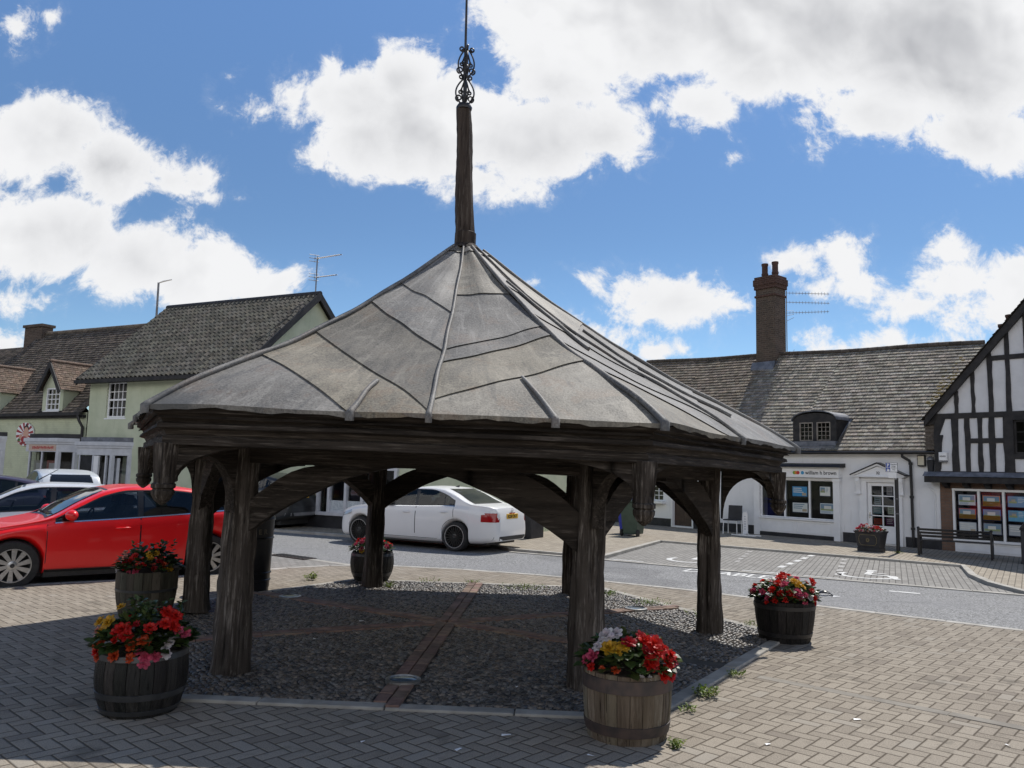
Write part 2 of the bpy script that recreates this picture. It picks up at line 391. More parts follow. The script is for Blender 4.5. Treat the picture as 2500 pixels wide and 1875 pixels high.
oak = ((.030, .0235, .0185), (.075, .062, .052), (.30, .265, .23))
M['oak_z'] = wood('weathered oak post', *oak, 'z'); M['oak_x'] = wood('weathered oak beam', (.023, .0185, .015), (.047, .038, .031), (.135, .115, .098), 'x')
M['lead'] = None
def lead():
    m = Mat('weathered lead sheet'); m.set(.62, 0., .4)
    o = m.coord('Object'); a = m.noise(o, 1.6, 6, .6); s1 = m.noise(m.coord('Object', (1, 1, 6)), 9., 6, .68); f = m.noise(o, 55., 4, .7); b = m.noise(o, 3.5, 6, .65, .6)
    sp = m.n('ShaderNodeSeparateXYZ'); m.l(o, sp.inputs[0]); X, Y = S(m.nt, sp.outputs[0]), S(m.nt, sp.outputs[1])
    ang = X._m('ARCTAN2', Y); r = (X*X+Y*Y).pow(.5); cb = m.n('ShaderNodeCombineXYZ'); m.l(ang*9., cb.inputs[0]); m.l(r*.55, cb.inputs[1])
    run = m.noise(cb.outputs[0], 2.4, 7, .68, .3)      # streaks that run down the slope
    col = m.mix(a.step(.36, .64), (.100, .097, .092), (.200, .190, .174))
    col = m.mix(b.step(.53, .62)*.7, col, (.175, .140, .115)); col = m.mix(b.step(.45, .34)*.7, col, (.275, .268, .25))
    col = m.mix(run.step(.52, .63)*.75, col, (.085, .085, .085)); col = m.mix(run.step(.46, .37)*.6, col, (.30, .288, .268))
    col = m.mix(s1.step(.54, .66)*.5, col, (.11, .11, .108)); col = m.mix((f-.42)*1.5, col, (.40, .39, .37)); col = m.mix(f.step(.44, .30)*.65, col, (.07, .07, .07))
    lo_ = r.step(3.55, 3.86)*m.noise(o, 2.6, 5).step(.40, .62); col = m.mix(lo_*.8, col, (.09, .095, .10))
    m.color(m.tint(col)); m.bump(f+a, .35, .008); return m.m
M['lead'] = lead()
M['lead_dark'] = pmat('dark lead flashing', (.10, .11, .13), (.18, .19, .22), .5, scale=5., bump=.2)
M['iron'] = pmat('black painted iron', (.012, .012, .013), (.03, .026, .024), .45, scale=12.)
M['iron_strap'] = pmat('rusty iron hoop', (.035, .028, .026), (.075, .05, .04), .6, scale=9., bump=.2)
M['black'] = pmat('black gloss paint', (.010, .010, .012), (.018, .018, .02), .35, scale=6.)
M['blacksatin'] = pmat('black satin paint', (.014, .014, .017), (.028, .028, .032), .6, scale=4.)
def render_wall(name, c1, c2, dirt):
    m = Mat(name); m.set(.75, 0, .25); o = m.coord('Object'); a = m.noise(o, 1.4, 5, .6); st = m.noise(m.coord('Object', (5., 5., .5)), 1.6, 6, .65); f = m.noise(o, 24., 4, .65)
    col = m.mix(a.step(.35, .65), c1, c2); col = m.mix(st.step(.56, .74)*.30, col, dirt); col = m.mix(f.step(.62, .74)*.06, col, dirt)
    m.color(col); m.bump(f+a*2., .22, .012); return m.m
M['white'] = render_wall('white painted render', (.80, .80, .80), (.86, .86, .86), (.52, .50, .46))
M['trim'] = pmat('white gloss trim', (.81, .81, .81), (.86, .86, .86), .45, scale=4.)
M['greywhite'] = pmat('grey white trim', (.52, .53, .56), (.60, .61, .64), .5, scale=4.)
M['plaster'] = pmat('white plaster panel', (.66, .66, .67), (.73, .73, .74), .8, scale=3., bump=.2, bscale=20)
M['beam'] = pmat('black timber', (.012, .011, .012), (.030, .027, .026), .7, scale=6., bump=.3, bscale=18)
M['green'] = bricktex('pale green painted brick', (.52, .55, .385), (.56, .59, .42), (.47, .50, .345), .22, .075, (0, 0, 0), .007, .75, .5, .5, ('s', 'z', 'y'))
M['greenr'] = render_wall('pale green render', (.50, .54, .385), (.58, .61, .45), (.30, .32, .22))
M['brownbrick'] = bricktex('brown brick', (.14, .085, .06), (.20, .12, .085), (.13, .11, .09), .22, .075, (0, 0, 0), .01, .85, .6, .5, ('s', 'z', 'y'))
M['chimbrick'] = bricktex('old sooty brick', (.060, .045, .037), (.115, .082, .064), (.15, .125, .10), .225, .075, (0, 0, 0), .012, .9, .7, .5, ('s', 'z', 'y'), stain=(.09, .075, .06))
M['capbrick'] = bricktex('red brick cap', (.060, .034, .027), (.085, .045, .035), (.15, .10, .08), .225, .075, (0, 0, 0), .01, .9, .6, .5, ('s', 'z', 'y'))
M['pot'] = pmat('clay chimney pot', (.065, .034, .026), (.095, .05, .037), .8, scale=6., bump=.2)
def tiles(name, c1, c2, c3, lich):
    m = Mat(name); m.set(.85, 0, .25)
    o = m.coord('Object'); a = m.noise(o, 14., 5, .65); b = m.noise(o, 1.3, 5, .6); f = m.noise(o, 45., 4, .7)
    col = m.mix(a.step(.35, .65), c1, c2); col = m.mix(b.step(.5, .7)*.6, col, c3); col = m.mix(f.step(.50, .64)*.75, col, lich)
    m.color(m.tint(col)); m.bump(f+a*.6, .5, .008); return m.m
M['plain_tile'] = tiles('lichened plain tile', (.145, .125, .10), (.26, .235, .20), (.095, .078, .06), (.62, .60, .55))
M['brown_tile'] = tiles('brown plain tile', (.088, .072, .060), (.135, .112, .094), (.070, .060, .050), (.21, .19, .16))
M['pantile'] = tiles('dark pantile', (.065, .063, .058), (.125, .12, .105), (.06, .06, .052), (.17, .16, .13))
M['red_tile'] = tiles('orange clay tile', (.125, .085, .065), (.17, .12, .095), (.10, .075, .06), (.30, .26, .21))
M['moss'] = pmat('roof moss', (.10, .075, .015), (.19, .13, .03), .95, scale=20., bump=.8, bscale=40, dist=.02)
def glass(name, tint=(.9, .93, .95), clear=.72, rough=.02):
    m = Mat(name); nt = m.nt; nt.nodes.remove(m.b)
    g = m.n('ShaderNodeBsdfGlossy'); g.inputs['Roughness'].default_value = rough
    t = m.n('ShaderNodeBsdfTransparent'); t.inputs[0].default_value = tuple(c*clear for c in tint)+(1,)
    fr = m.n('ShaderNodeFresnel'); fr.inputs[0].default_value = 1.5
    mx = m.n('ShaderNodeMixShader'); m.l(fr.outputs[0], mx.inputs[0]); m.l(t.outputs[0], mx.inputs[1]); m.l(g.outputs[0], mx.inputs[2])
    m.l(mx.outputs[0], m.out.inputs[0]); return m.m
M['glass'] = glass('window glass'); M['carglass'] = glass('tinted car glass', (.80, .90, .93), .62)
M['dark'] = pmat('dark interior', (.018, .018, .02), (.03, .03, .032), .9)
M['room'] = pmat('dim shop interior', (.10, .09, .085), (.16, .14, .13), .9, scale=2.)
def leafm(name, c1, c2, rough=.5, tr=.35):
    m = Mat(name); m.set(rough, 0, .4); col = m.mix(m.noise(m.coord('Object'), 30., 3).step(.35, .65), c1, c2); col = m.tint(col); m.color(col)
    t = m.n('ShaderNodeBsdfTranslucent'); m.l(col, t.inputs[0]); mx = m.n('ShaderNodeMixShader'); mx.inputs[0].default_value = tr
    m.l(m.b.outputs[0], mx.inputs[1]); m.l(t.outputs[0], mx.inputs[2]); m.l(mx.outputs[0], m.out.inputs[0]); return m.m
M['leaf'] = leafm('dark begonia leaf', (.028, .055, .018), (.05, .075, .028), .35, .2)
M['weed'] = leafm('weed leaf', (.09, .15, .03), (.15, .20, .05))
PET = {'red': (.62, .020, .012), 'orange': (.62, .085, .02), 'pink': (.66, .09, .17), 'yellow': (.75, .45, .03), 'white': (.72, .70, .68), 'peach': (.70, .32, .22), 'crimson': (.42, .012, .02)}
for k_, c_ in PET.items(): M['pet_'+k_] = leafm(k_+' petal', tuple(q*.85 for q in c_), c_, .45, .45)

# ------------------------------------------------------------------ the ground
def sheet(name, poly, z, m, z0=None):
    b = MB()
    if z0 is None: b.face([(x, y, z) for x, y in poly])
    else: b.prism(poly, z0, z, 'z')
    import bmesh
    o = b.obj(name, m); tag(o, kind='structure')
    bm = bmesh.new(); bm.from_mesh(o.data); bmesh.ops.triangulate(bm, faces=[f for f in bm.faces if len(f.verts) > 4]); bm.to_mesh(o.data); bm.free()
    return o
def ribbon(b, pts, w, z0, z1, side=0., m=0, seg=None):
    """kerb stones along a polyline: separate lengths with thin joints"""
    P = [Vector((x, y)) for x, y in pts]
    if seg:
        Q = [P[0]]
        for a, c in zip(P, P[1:]):
            n = max(1, round((c-a).length/seg)); Q += [a+(c-a)*(i+1)/n for i in range(n)]
        P = Q
    N = []
    for i in range(len(P)):
        d = (P[min(i+1, len(P)-1)]-P[max(i-1, 0)]).normalized(); N.append(Vector((-d.y, d.x)))
    for i in range(len(P)-1):
        d = (P[i+1]-P[i]); L = d.length; e = d/L*.004; dz = R.uniform(-.003, .003)
        a0 = P[i]+N[i]*(side-w/2)+e; a1 = P[i]+N[i]*(side+w/2)+e; b0 = P[i+1]+N[i+1]*(side-w/2)-e; b1 = P[i+1]+N[i+1]*(side+w/2)-e
        b.prism([tuple(a0), tuple(b0), tuple(b1), tuple(a1)], z0, z1+dz, 'z', m, R.uniform(.85, 1.08))
ZR = -.06
sheet('ground', [(-1500, -1500), (1500, -1500), (1500, 1500), (-1500, 1500)], -.075, M['asphalt'])
NEAR = [(-22, 2.6), (-14, 7.2), (-7.07, 11.4), (-5.81, 12.19), (-4.84, 13.06), (-3.85, 14.15), (-3.2, 14.62), (-2.16, 14.85), (-.8, 14.6), (.5, 14.08), (1.7, 13.42), (2.97, 12.6), (4.3, 11.5), (6.3, 9.96), (9.5, 7.4), (14, 4.0), (22, -2)]
sheet('road', [(-3.2, 14.4), (-.8, 14.2), (1.7, 13.), (4.3, 11.), (9.5, 6.8), (22, -3), (30, 0), (8.6, 13.6), (4.45, 16.1), (.1, 19), (-.5, 20.2), (-6.1, 22.6), (-40, 41), (-44, 34), (-16, 22)], ZR, M['asphalt'])
sheet('parking_bay_left', [(-22, 2.2), (-14, 6.8), (-7.07, 11.), (-4.84, 12.8), (-3.2, 14.45), (-2.9, 15.2), (-4.8, 16.7), (-9, 19.2), (-16, 23.), (-30, 31), (-44, 30)], ZR+.005, M['bay'])
sheet('square_paving', NEAR+[(22, -14), (-22, -14)], 0., M['paver'], -.2)
BAY = [(2.06, 17.3), (4.2, 22.03), (6.12, 20.43), (8.84, 18.24), (9.75, 17.55), (8.95, 15.9), (8.55, 14.63), (8.5, 13.5), (7.25, 14.25), (4.45, 15.84)]
sheet('parking_bay_right', BAY, ZR+.014, M['bay'])
sheet('far_pavement', [(-40, 40.3), (-6.1, 22.29), (-1.5, 19.85), (-.4, 19.55), (.05, 18.7), (2.0, 17.42), (4.15, 22.1), (6.12, 20.5), (8.84, 18.32), (9.82, 17.55), (9.05, 15.9), (8.68, 14.63), (8.6, 13.5), (14, 9.9), (24, 3.2), (40, 20), (10, 60), (-30, 60)], 0., M['far_pave'], -.2)
k = MB()
ribbon(k, NEAR, .12, -.2, .006, -.05, seg=.9)
tag(k.obj('near_kerb', pmat('near kerb', (.34, .32, .28), (.46, .44, .40), .85, tint=True, scale=4., bump=.2), bevel=.008), kind='structure')
k = MB()
ribbon(k, [(-40, 40.3), (-6.1, 22.29), (-1.5, 19.85), (-.4, 19.55), (.05, 18.7), (2.0, 17.42), (4.15, 22.1), (6.12, 20.5), (8.84, 18.32), (9.82, 17.55), (9.05, 15.9), (8.68, 14.63), (8.6, 13.5), (14, 9.9), (24, 3.2)], .13, -.2, .007, .03, seg=.9)
tag(k.obj('far_kerb', M['kerb'], bevel=.008), kind='structure')
k = MB()
ribbon(k, [(-2.9, 15.2), (-4.8, 16.7), (-9, 19.2), (-16, 23.)], .16, -.15, ZR+.01, 0, seg=.9)
ribbon(k, [(.05, 18.45), (2.06, 17.23), (4.45, 15.74), (7.25, 14.18), (8.51, 13.41)], .14, -.15, ZR+.018, 0, seg=.9)
tag(k.obj('drainage_channel', M['kerb']), kind='structure')
k = MB()
ribbon(k, [(2.25, 7.33), (3.0, 6.68), (4.2, 5.6), (6.5, 3.5), (9, 1.2)], .11, -.1, .005, 0, seg=.62)
tag(k.obj('paving_strip', pmat('worn paving strip', (.21, .19, .16), (.29, .265, .225), .9, scale=5., bump=.3, bscale=60, tint=True), bevel=.004), kind='structure')
k = MB()
def mark(pts, z): k.face([(x, y, z) for x, y in pts])
def dash(a, b, w, z):
    a, b = Vector(a), Vector(b); n = (b-a).normalized(); n = Vector((-n.y, n.x))*w/2
    mark([tuple(a-n), tuple(b-n), tuple(b+n), tuple(a+n)], z)
zb = ZR+.020; kf = MB(); kb = k
for i in range(5):
    p = Vector((5.42, 16.35)).lerp(Vector((7.35, 19.5)), .06+i*.2); q = Vector((5.42, 16.35)).lerp(Vector((7.35, 19.5)), .06+i*.2+.11)
    dash(p, q, .13, zb)
fl = Vector((7.15, -4.35)).normalized()
o_ = Vector((4.45, 15.97))
dash(o_+fl*.15, o_+fl*1.05, .09, zb); dash(o_+fl*.85, o_+fl*.95, .5, zb+.002)
dash(o_-fl*2.6, o_-fl*1.9, .09, zb); dash(o_+fl*1.3, o_+fl*1.95, .07, zb)
k = kf
for i in range(5): dash(Vector((6.25, 15.4)).lerp(Vector((7.9, 19.0)), i*.2), Vector((6.25, 15.4)).lerp(Vector((7.9, 19.0)), i*.2+.1), .12, zb)
for i in range(5): dash(Vector((4.9, 17.4)).lerp(Vector((6.1, 20.3)), i*.2), Vector((4.9, 17.4)).lerp(Vector((6.1, 20.3)), i*.2+.1), .10, zb)
k = kb
dash((6.35, 13.55), (6.75, 13.32), .12, ZR+.006)
def wheelchair(c, ang, s):
    """the wheelchair symbol as a flat painted mark"""
    def T(x, y):
        a = math.cos(ang), math.sin(ang); return (c[0]+(x*a[0]-y*a[1])*s, c[1]+(x*a[1]+y*a[0])*s)
    for i in range(14):
        a0, a1 = rad(150+i*17), rad(150+(i+1)*17)
        mark([T(.42*math.cos(a0), .42*math.sin(a0)-.25), T(.54*math.cos(a0), .54*math.sin(a0)-.25), T(.54*math.cos(a1), .54*math.sin(a1)-.25), T(.42*math.cos(a1), .42*math.sin(a1)-.25)], zb)
    mark([T(-.08, -.1), T(.05, -.1), T(.02, .55), T(-.10, .55)], zb+.001); mark([T(0, .0), T(.38, .0), T(.38, -.11), T(0, -.11)], zb+.002)
    mark([T(.30, -.05), T(.42, -.02), T(.62, -.55), T(.5, -.6)], zb+.003); mark([T(-.02, .28), T(.28, .28), T(.28, .2), T(-.02, .2)], zb+.004)
    mark([T(-.04+.11*math.cos(rad(a)), .70+.11*math.sin(rad(a))) for a in range(0, 360, 30)], zb)
wheelchair((7.0, 15.75), rad(-31.5), 1.0); wheelchair((4.1, 17.75), rad(-31.5), 1.0)
tag(k.obj('road_marking', M['roadpaint']), kind='structure'); tag(kf.obj('faded_marking', pmat('faded road paint', (.42, .41, .39), (.27, .26, .245), .8, scale=9., lo=.4, hi=.6)), kind='structure')
t_ = text('DISABLED', .72, M['roadpaint'], None, (3.32, 15.60, ZR+.006), (0, 0, rad(-31.5)), 'road_lettering', .016, ext=.0005, sx=.62); tag(t_, kind='structure')
k = MB(); k.box(-.55, .55, -.16, .16, 0, .012)
for i in range(9): k.box(-.5+i*.115, -.44+i*.115, -.12, .12, .012, .02, 1)
g_ = k.obj('drain_grate', [M['iron_strap'], M['iron']], None, (-4.3, 16.3, ZR+.012), (0, 0, rad(-38))); tag(g_, 'rusty iron drain grating set in the road beside the brick bay', 'drain grate')
# ------------------------------------------------------------------ cobbled floor
CX, CY = -.674, 9.396
CA = [rad(-123.4+60*k) for k in range(6)]
def pol(r, a, c=(CX, CY)): return (c[0]+r*math.cos(a), c[1]+r*math.sin(a))
sheet('cobble_bed', [pol(3.74, a) for a in CA], .012, M['mortar'], -.05)
k = MB(); ribbon(k, [pol(3.80, a) for a in CA]+[pol(3.80, CA[0])], .13, -.1, .022, 0, seg=.95)
tag(k.obj('cobble_edging', pmat('stone edging', (.27, .255, .225), (.38, .36, .32), .85, scale=5., bump=.4, bscale=45, tint=True), bevel=.01), kind='structure')
BANDS = [CA[0]+rad(30)+rad(60*k) for k in range(6)]
k = MB()
for a in BANDS:
    d = Vector((math.cos(a), math.sin(a))); n = Vector((-d.y, d.x))
    r_ = .05; rmax = 2.3 if a == BANDS[1] else 3.18
    while r_ < rmax:
        for sgn in (-1, 1):
            L = .205; w = .10; c0 = Vector((CX, CY))+d*(r_+(.1 if sgn > 0 else 0)); off = n*(sgn*.056)
            P = [c0+off-n*w/2, c0+off+n*w/2, c0+off+n*w/2+d*L, c0+off-n*w/2+d*L]
            t = R.uniform(.7, 1.15); k.prism([tuple(p) for p in P], 0, .034+R.uniform(-.003, .003), 'z', 0, (t, t*R.uniform(.9, 1.05), t*.97))
        r_ += .213
tag(k.obj('brick_bands', pmat('red paving brick', (.15, .098, .076), (.225, .155, .122), .85, scale=12., bump=.3, tint=True), bevel=.004), kind='structure')
def cobbles():
    rng = np.random.default_rng(3); pts = []
    s_ = .062; hh = 3.72*math.cos(PI/6)
    rows = int(7.5/.046)
    for i in range(rows):
        yy = -3.75+i*.046; n = int(7.6/s_)
        for j in range(n):
            x = -3.8+j*s_+(s_/2 if i % 2 else 0)+rng.uniform(-.012, .012); y = yy+rng.uniform(-.011, .011)
            ok = True; a = math.atan2(y, x); r = math.hypot(x, y)
            for b in BANDS:
                if r*math.cos(a-b) > hh: ok = False; break
                if r*math.cos(a-b) > 0 and abs(r*math.sin(a-b)) < .125: ok = False; break
            if ok: pts.append((x, y))
    pts = np.array(pts); n = len(pts)
    na, lv = 8, ((1., 0.), (.9, .55), (.52, .9))
    base = [(c*math.cos(2*PI*q/na), c*math.sin(2*PI*q/na), h) for c, h in lv for q in range(na)]+[(0, 0, 1.02)]
    base = np.array(base); nb = len(base)
    sx = rng.uniform(.026, .038, n); sy = rng.uniform(.018, .026, n); sz = rng.uniform(.013, .023, n); th = rng.normal(.25, .5, n)
    v = np.repeat(base[None], n, 0)*np.stack([sx, sy, sz], -1)[:, None, :]
    v[:, :, :2] *= rng.uniform(.86, 1.12, (n, nb, 1))
    c, s = np.cos(th)[:, None], np.sin(th)[:, None]
    X = v[:, :, 0]*c-v[:, :, 1]*s; Y = v[:, :, 0]*s+v[:, :, 1]*c
    tl = rng.uniform(-.14, .14, (n, 2))
    Z = v[:, :, 2]+X*tl[:, :1]+Y*tl[:, 1:]
    V = np.stack([X+pts[:, :1], Y+pts[:, 1:], Z+.011], -1).reshape(-1, 3)
    F = []
    for l in range(2):
        for q in range(na): F.append((l*na+q, l*na+(q+1) % na, (l+1)*na+(q+1) % na, (l+1)*na+q))
    T = [(2*na+q, 2*na+(q+1) % na, nb-1) for q in range(na)]
    loops = np.array([i for f in F+T for i in f]); tot = np.array([len(f) for f in F+T])
    off = np.arange(n)[:, None]*nb
    LI = (loops[None]+off).reshape(-1); LT = np.tile(tot, n); LS = np.concatenate([[0], np.cumsum(LT)[:-1]])
    me = bpy.data.meshes.new('cobblestones'); me.vertices.add(len(V)); me.vertices.foreach_set('co', V.reshape(-1))
    me.loops.add(len(LI)); me.loops.foreach_set('vertex_index', LI); me.polygons.add(len(LT)); me.polygons.foreach_set('loop_start', LS)
    me.polygons.foreach_set('use_smooth', np.ones(len(LT), bool)); me.update(calc_edges=True)
    t = rng.uniform(.5, 1.45, n)**1.2; hue = rng.uniform(-.08, .12, n)
    colr = np.stack([t*(1+hue), t, t*(1-hue*1.1), np.ones(n)], -1); col = np.repeat(colr, len(loops), 0)
    a = me.color_attributes.new('tint', 'FLOAT_COLOR', 'CORNER'); a.data.foreach_set('color', col.reshape(-1))
    m = Mat('flint cobble'); m.set(.40, 0, .40); o = m.coord('Object')
    m.color(m.tint(m.mix(m.noise(o, 30., 4).step(.35, .65), (.054, .048, .043), (.130, .117, .102)))); m.bump(m.noise(o, 90., 3), .3, .004)
    me.materials.append(m.m)
    ob = bpy.data.objects.new('cobblestones', me); COL.objects.link(ob); ob.location = (CX, CY, 0)
    tag(ob, 'rounded flint cobbles set on edge under the timber cross', 'cobbles', kind='stuff')
cobbles()

# ------------------------------------------------------------------ the market cross
cross = empty('market_cross', (CX, CY, 0), 0, 'hexagonal open timber market cross with lead roof, oak posts and iron topped spire', 'market cross')
cross.rotation_euler = (0, .0145, 0)
def rough_post(h, w0, w1, seed, lean=0.):
    """gnarled, chamfered post with splits, grown along z"""
    rg = random.Random(seed); n, nz = 28, 34; b = MB(); vs = []
    ph = [rg.uniform(0, 6.28) for _ in range(8)]
    split = [(rg.uniform(0, 6.28), rg.uniform(.2, h*.6), rg.uniform(.5, 1.2)) for _ in range(4)]
    for i in range(nz+1):
        z = h*i/nz; w = lerp(w0, w1, min(1, z/h*1.4)); flare = .014*math.exp(-z/.09)
        for j in range(n):
            a = 2*PI*j/n
            ca, sa = abs(math.cos(a)), abs(math.sin(a)); sq = (ca**5+sa**5)**(-1/5)       # rounded square
            r = w/2*sq+flare
            r += .008*math.sin(3*a+ph[0]+z*1.1)+.007*math.sin(5*a+ph[1]-z*2.3)+.006*math.sin(9*a+ph[2]+z*.7)+.005*math.sin(z*7+ph[3]+2*a)+.004*math.sin(z*17+ph[4]+a*4)
            for sa_, sz_, sl_ in split:
                d = abs((a-sa_-.12*math.sin(z*3)+PI) % (2*PI)-PI)
                if d < .16 and sz_ < z < sz_+sl_: r -= .022*(1-d/.16)
            r += rg.uniform(-.0025, .0025)
            vs.append((r*math.cos(a)+lean*z+.012*math.sin(z*1.7+ph[5]), r*math.sin(a)+.012*math.sin(z*1.3+ph[6]), z))
    fs = [(i*n+j, i*n+(j+1) % n, (i+1)*n+(j+1) % n, (i+1)*n+j) for i in range(nz) for j in range(n)]+[tuple(nz*n+j for j in range(n))]
    b.add(vs, fs); return b
RP = 2.957; PLATE = 1.93
def arc_pts(x0, z0, x1, z1, bow, n=10):
    """quarter-ellipse from a springing (x0,z0), vertical start, to (x1,z1), level end"""
    return [(x1+(x0-x1)*math.cos(q*PI/2/n), z0+(z1-z0)*math.sin(q*PI/2/n)) for q in range(n+1)]
def weather(b, amp=.006, seed=1):
    rg = random.Random(seed); ph = [rg.uniform(0, 6.28) for _ in range(6)]
    b.v = [(x+amp*math.sin(z*9+ph[0]), y+amp*(math.sin(x*6+ph[1])+.6*math.sin(x*15+z*8+ph[2])), z+amp*(math.sin(x*4.3+ph[3])+.5*math.sin(x*13+ph[4]))) for x, y, z in b.v]
    return b
for i, a in enumerate(CA):
    p = rough_post(PLATE, .252, .222, 10+i)
    post = p.obj('post', M['oak_z'], cross, (RP*math.cos(a), RP*math.sin(a), 0), (0, 0, a), smooth=50)
    post_inv = (RP*math.cos(a), RP*math.sin(a))
# one edge: frame with x along the edge and -y outwards; corner radius r -> half length r/2, apothem r*.866
AP = math.cos(PI/6)
def edge_bar(prof, sub=14, m=0, wob=.003, seed=0):
    """moulded bar along one side, mitred at the corners; prof = list of (corner radius, z), closed"""
    rg = random.Random(seed); b = MB(); vs = []; n = len(prof)
    ph = [rg.uniform(0, 6.28) for _ in range(4)]
    for i in range(sub+1):
        u = i/sub*2-1
        s_ = .008*math.sin(u*1.8+ph[0])+.002*math.sin(u*9+ph[1])
        for k_, (r, z) in enumerate(prof):
            e = (rg.uniform(-wob, wob)*.5 if 0 < i < sub else 0)
            vs.append((u*r/2, -r*AP+e+(.003*math.sin(u*5+ph[2]+k_) if 0 < i < sub else 0), z+(s_ if 0 < i < sub else 0)+e))
    fs = [(i*n+j, i*n+(j+1) % n, (i+1)*n+(j+1) % n, (i+1)*n+j) for i in range(sub) for j in range(n)]+[tuple(range(n-1, -1, -1)), tuple(sub*n+j for j in range(n))]
    b.add(vs, fs, m); return b
cornice = edge_bar([(3.86, 2.155), (3.865, 2.115), (3.80, 2.09), (3.775, 2.045), (3.815, 2.03), (3.825, 2.00), (3.76, 1.985), (3.735, 1.945), (3.765, 1.93), (3.765, 1.87), (3.60, 1.868), (3.55, 2.12)], 18, seed=3)
plate = edge_bar([(3.06, 1.93), (3.05, 1.75), (2.86, 1.745), (2.86, 1.93)], 10, seed=4)
soffit = edge_bar([(3.62, 2.06), (3.62, 2.03), (2.90, 1.935), (2.90, 1.96)], 6, seed=5)
def brace_mb(seed, z0=1.17, dz=.585, pw=.9):
    b = MB(); n = 12
    # a big curved brace from the left post up to the plate, and its mirror image
    x0, x1 = -RP/2+.10, -.02
    lo_ = [(x0+(x1-x0)*q/n, z0+dz*math.sin(PI/2*(q/n)**pw)) for q in range(n+1)]
    hi_ = [(x0-.02+(x1-x0+.03)*q/n, 1.44+.325*math.sin(PI/2*min(1., q/n/.46))) for q in range(n+1)]
    for q in range(n): b.prism([lo_[q], lo_[q+1], hi_[q+1], hi_[q]], -RP*AP-.065, -RP*AP+.065, 'y')
    return weather(b, .008, seed)
def mirror(b):
    c = MB(); c.v = [(-x, y, z) for x, y, z in b.v]; c.f = [tuple(reversed(f)) for f in b.f]; c.m = list(b.m); c.t = list(b.t); return c
bl_ = brace_mb(1); br_ = mirror(brace_mb(2, 1.12, .61, 1.))
def spandrel(sgn):
    b = MB(); r = 3.70; xc = sgn*r/2; n = 10
    arc = [(xc-sgn*(.045+.66*(1-math.cos(q*PI/2/n))), 1.58+.285*math.sin(q*PI/2/n)) for q in range(n+1)]
    top = [(p[0], 1.876) for p in arc]
    b.strip(top, arc, -r*AP+.0, -r*AP+.085, 'y'); return weather(b, .004, 5)
sl_, sr_ = spandrel(-1), spandrel(1)
for i, a in enumerate(CA):
    rz = a+rad(120)
    if i == 0:
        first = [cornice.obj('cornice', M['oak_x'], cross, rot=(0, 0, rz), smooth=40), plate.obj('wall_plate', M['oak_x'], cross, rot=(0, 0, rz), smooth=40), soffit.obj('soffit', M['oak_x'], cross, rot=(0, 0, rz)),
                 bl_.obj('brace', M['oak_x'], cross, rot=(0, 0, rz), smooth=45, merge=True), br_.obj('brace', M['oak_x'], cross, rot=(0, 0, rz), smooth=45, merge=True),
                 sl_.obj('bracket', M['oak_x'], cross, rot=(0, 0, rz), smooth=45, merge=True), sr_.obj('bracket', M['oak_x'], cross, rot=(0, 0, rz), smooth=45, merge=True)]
    else:
        for o in first:
            c = o.copy(); COL.objects.link(c); c.parent = cross; c.rotation_euler = (0, 0, rz)
# corners: pendant and the arched bracket between post and pendant, x outwards
pd = MB()
pd.add([(x, y, z) for z, w in ((1.555, .054), (1.885, .074)) for x, y in ((-w, -w), (w, -w), (w, w), (-w, w))], [(0, 3, 2, 1), (4, 5, 6, 7), (0, 1, 5, 4), (1, 2, 6, 5), (2, 3, 7, 6), (3, 0, 4, 7)])
def octo(r): return r
for (r0, z0), (r1, z1) in zip([(.07, 1.62), (.072, 1.60), (.074, 1.575), (.092, 1.56), (.092, 1.535), (.076, 1.525), (.088, 1.51), (.086, 1.485), (.062, 1.44)], [(.072, 1.60), (.074, 1.575), (.092, 1.56), (.092, 1.535), (.076, 1.525), (.088, 1.51), (.086, 1.485), (.062, 1.44), (.012, 1.40)]):
    pd.lathe([(r1, z1), (r0, z0)], 8, cap=(z1 < 1.41), a0=PI/8)
weather(pd, .003, 3)
rb = MB(); n = 9
xa, xb = .13, .70                       # from post face to pendant, x measured from the post axis
xm = .47
arcA = [(xm+(xa-xm)*math.cos(q*PI/2/n), 1.33+.47*math.sin(q*PI/2/n)**.9) for q in range(n+1)]
arcB = [(xm+(xb-xm)*math.cos(q*PI/2/n), 1.56+.24*math.sin(q*PI/2/n)) for q in range(n, -1, -1)]
arc = arcA+arcB[1:]
rb.strip([(p[0], 1.95) for p in arc], arc, -.055, .055, 'y'); weather(rb, .005, 8)
for i, a in enumerate(CA):
    d = (math.cos(a), math.sin(a))
    if i == 0:
        f1 = pd.obj('pendant', M['oak_z'], cross, (3.72*d[0], 3.72*d[1], 0), (0, 0, a), smooth=35, bevel=.006)
        f2 = rb.obj('arched_bracket', M['oak_x'], cross, (RP*d[0], RP*d[1], 0), (0, 0, a), smooth=40, merge=True)
    else:
        for o, r in ((f1, 3.72), (f2, RP)):
            c = o.copy(); COL.objects.link(c); c.parent = cross; c.location = (r*d[0], r*d[1], 0); c.rotation_euler = (0, 0, a)
# tie beams across
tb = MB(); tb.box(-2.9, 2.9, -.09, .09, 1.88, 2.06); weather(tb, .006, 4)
for i in range(3): tb.obj('tie_beam', M['oak_x'], cross, (0, 0, i*.012), (0, 0, CA[i]), bevel=.008)
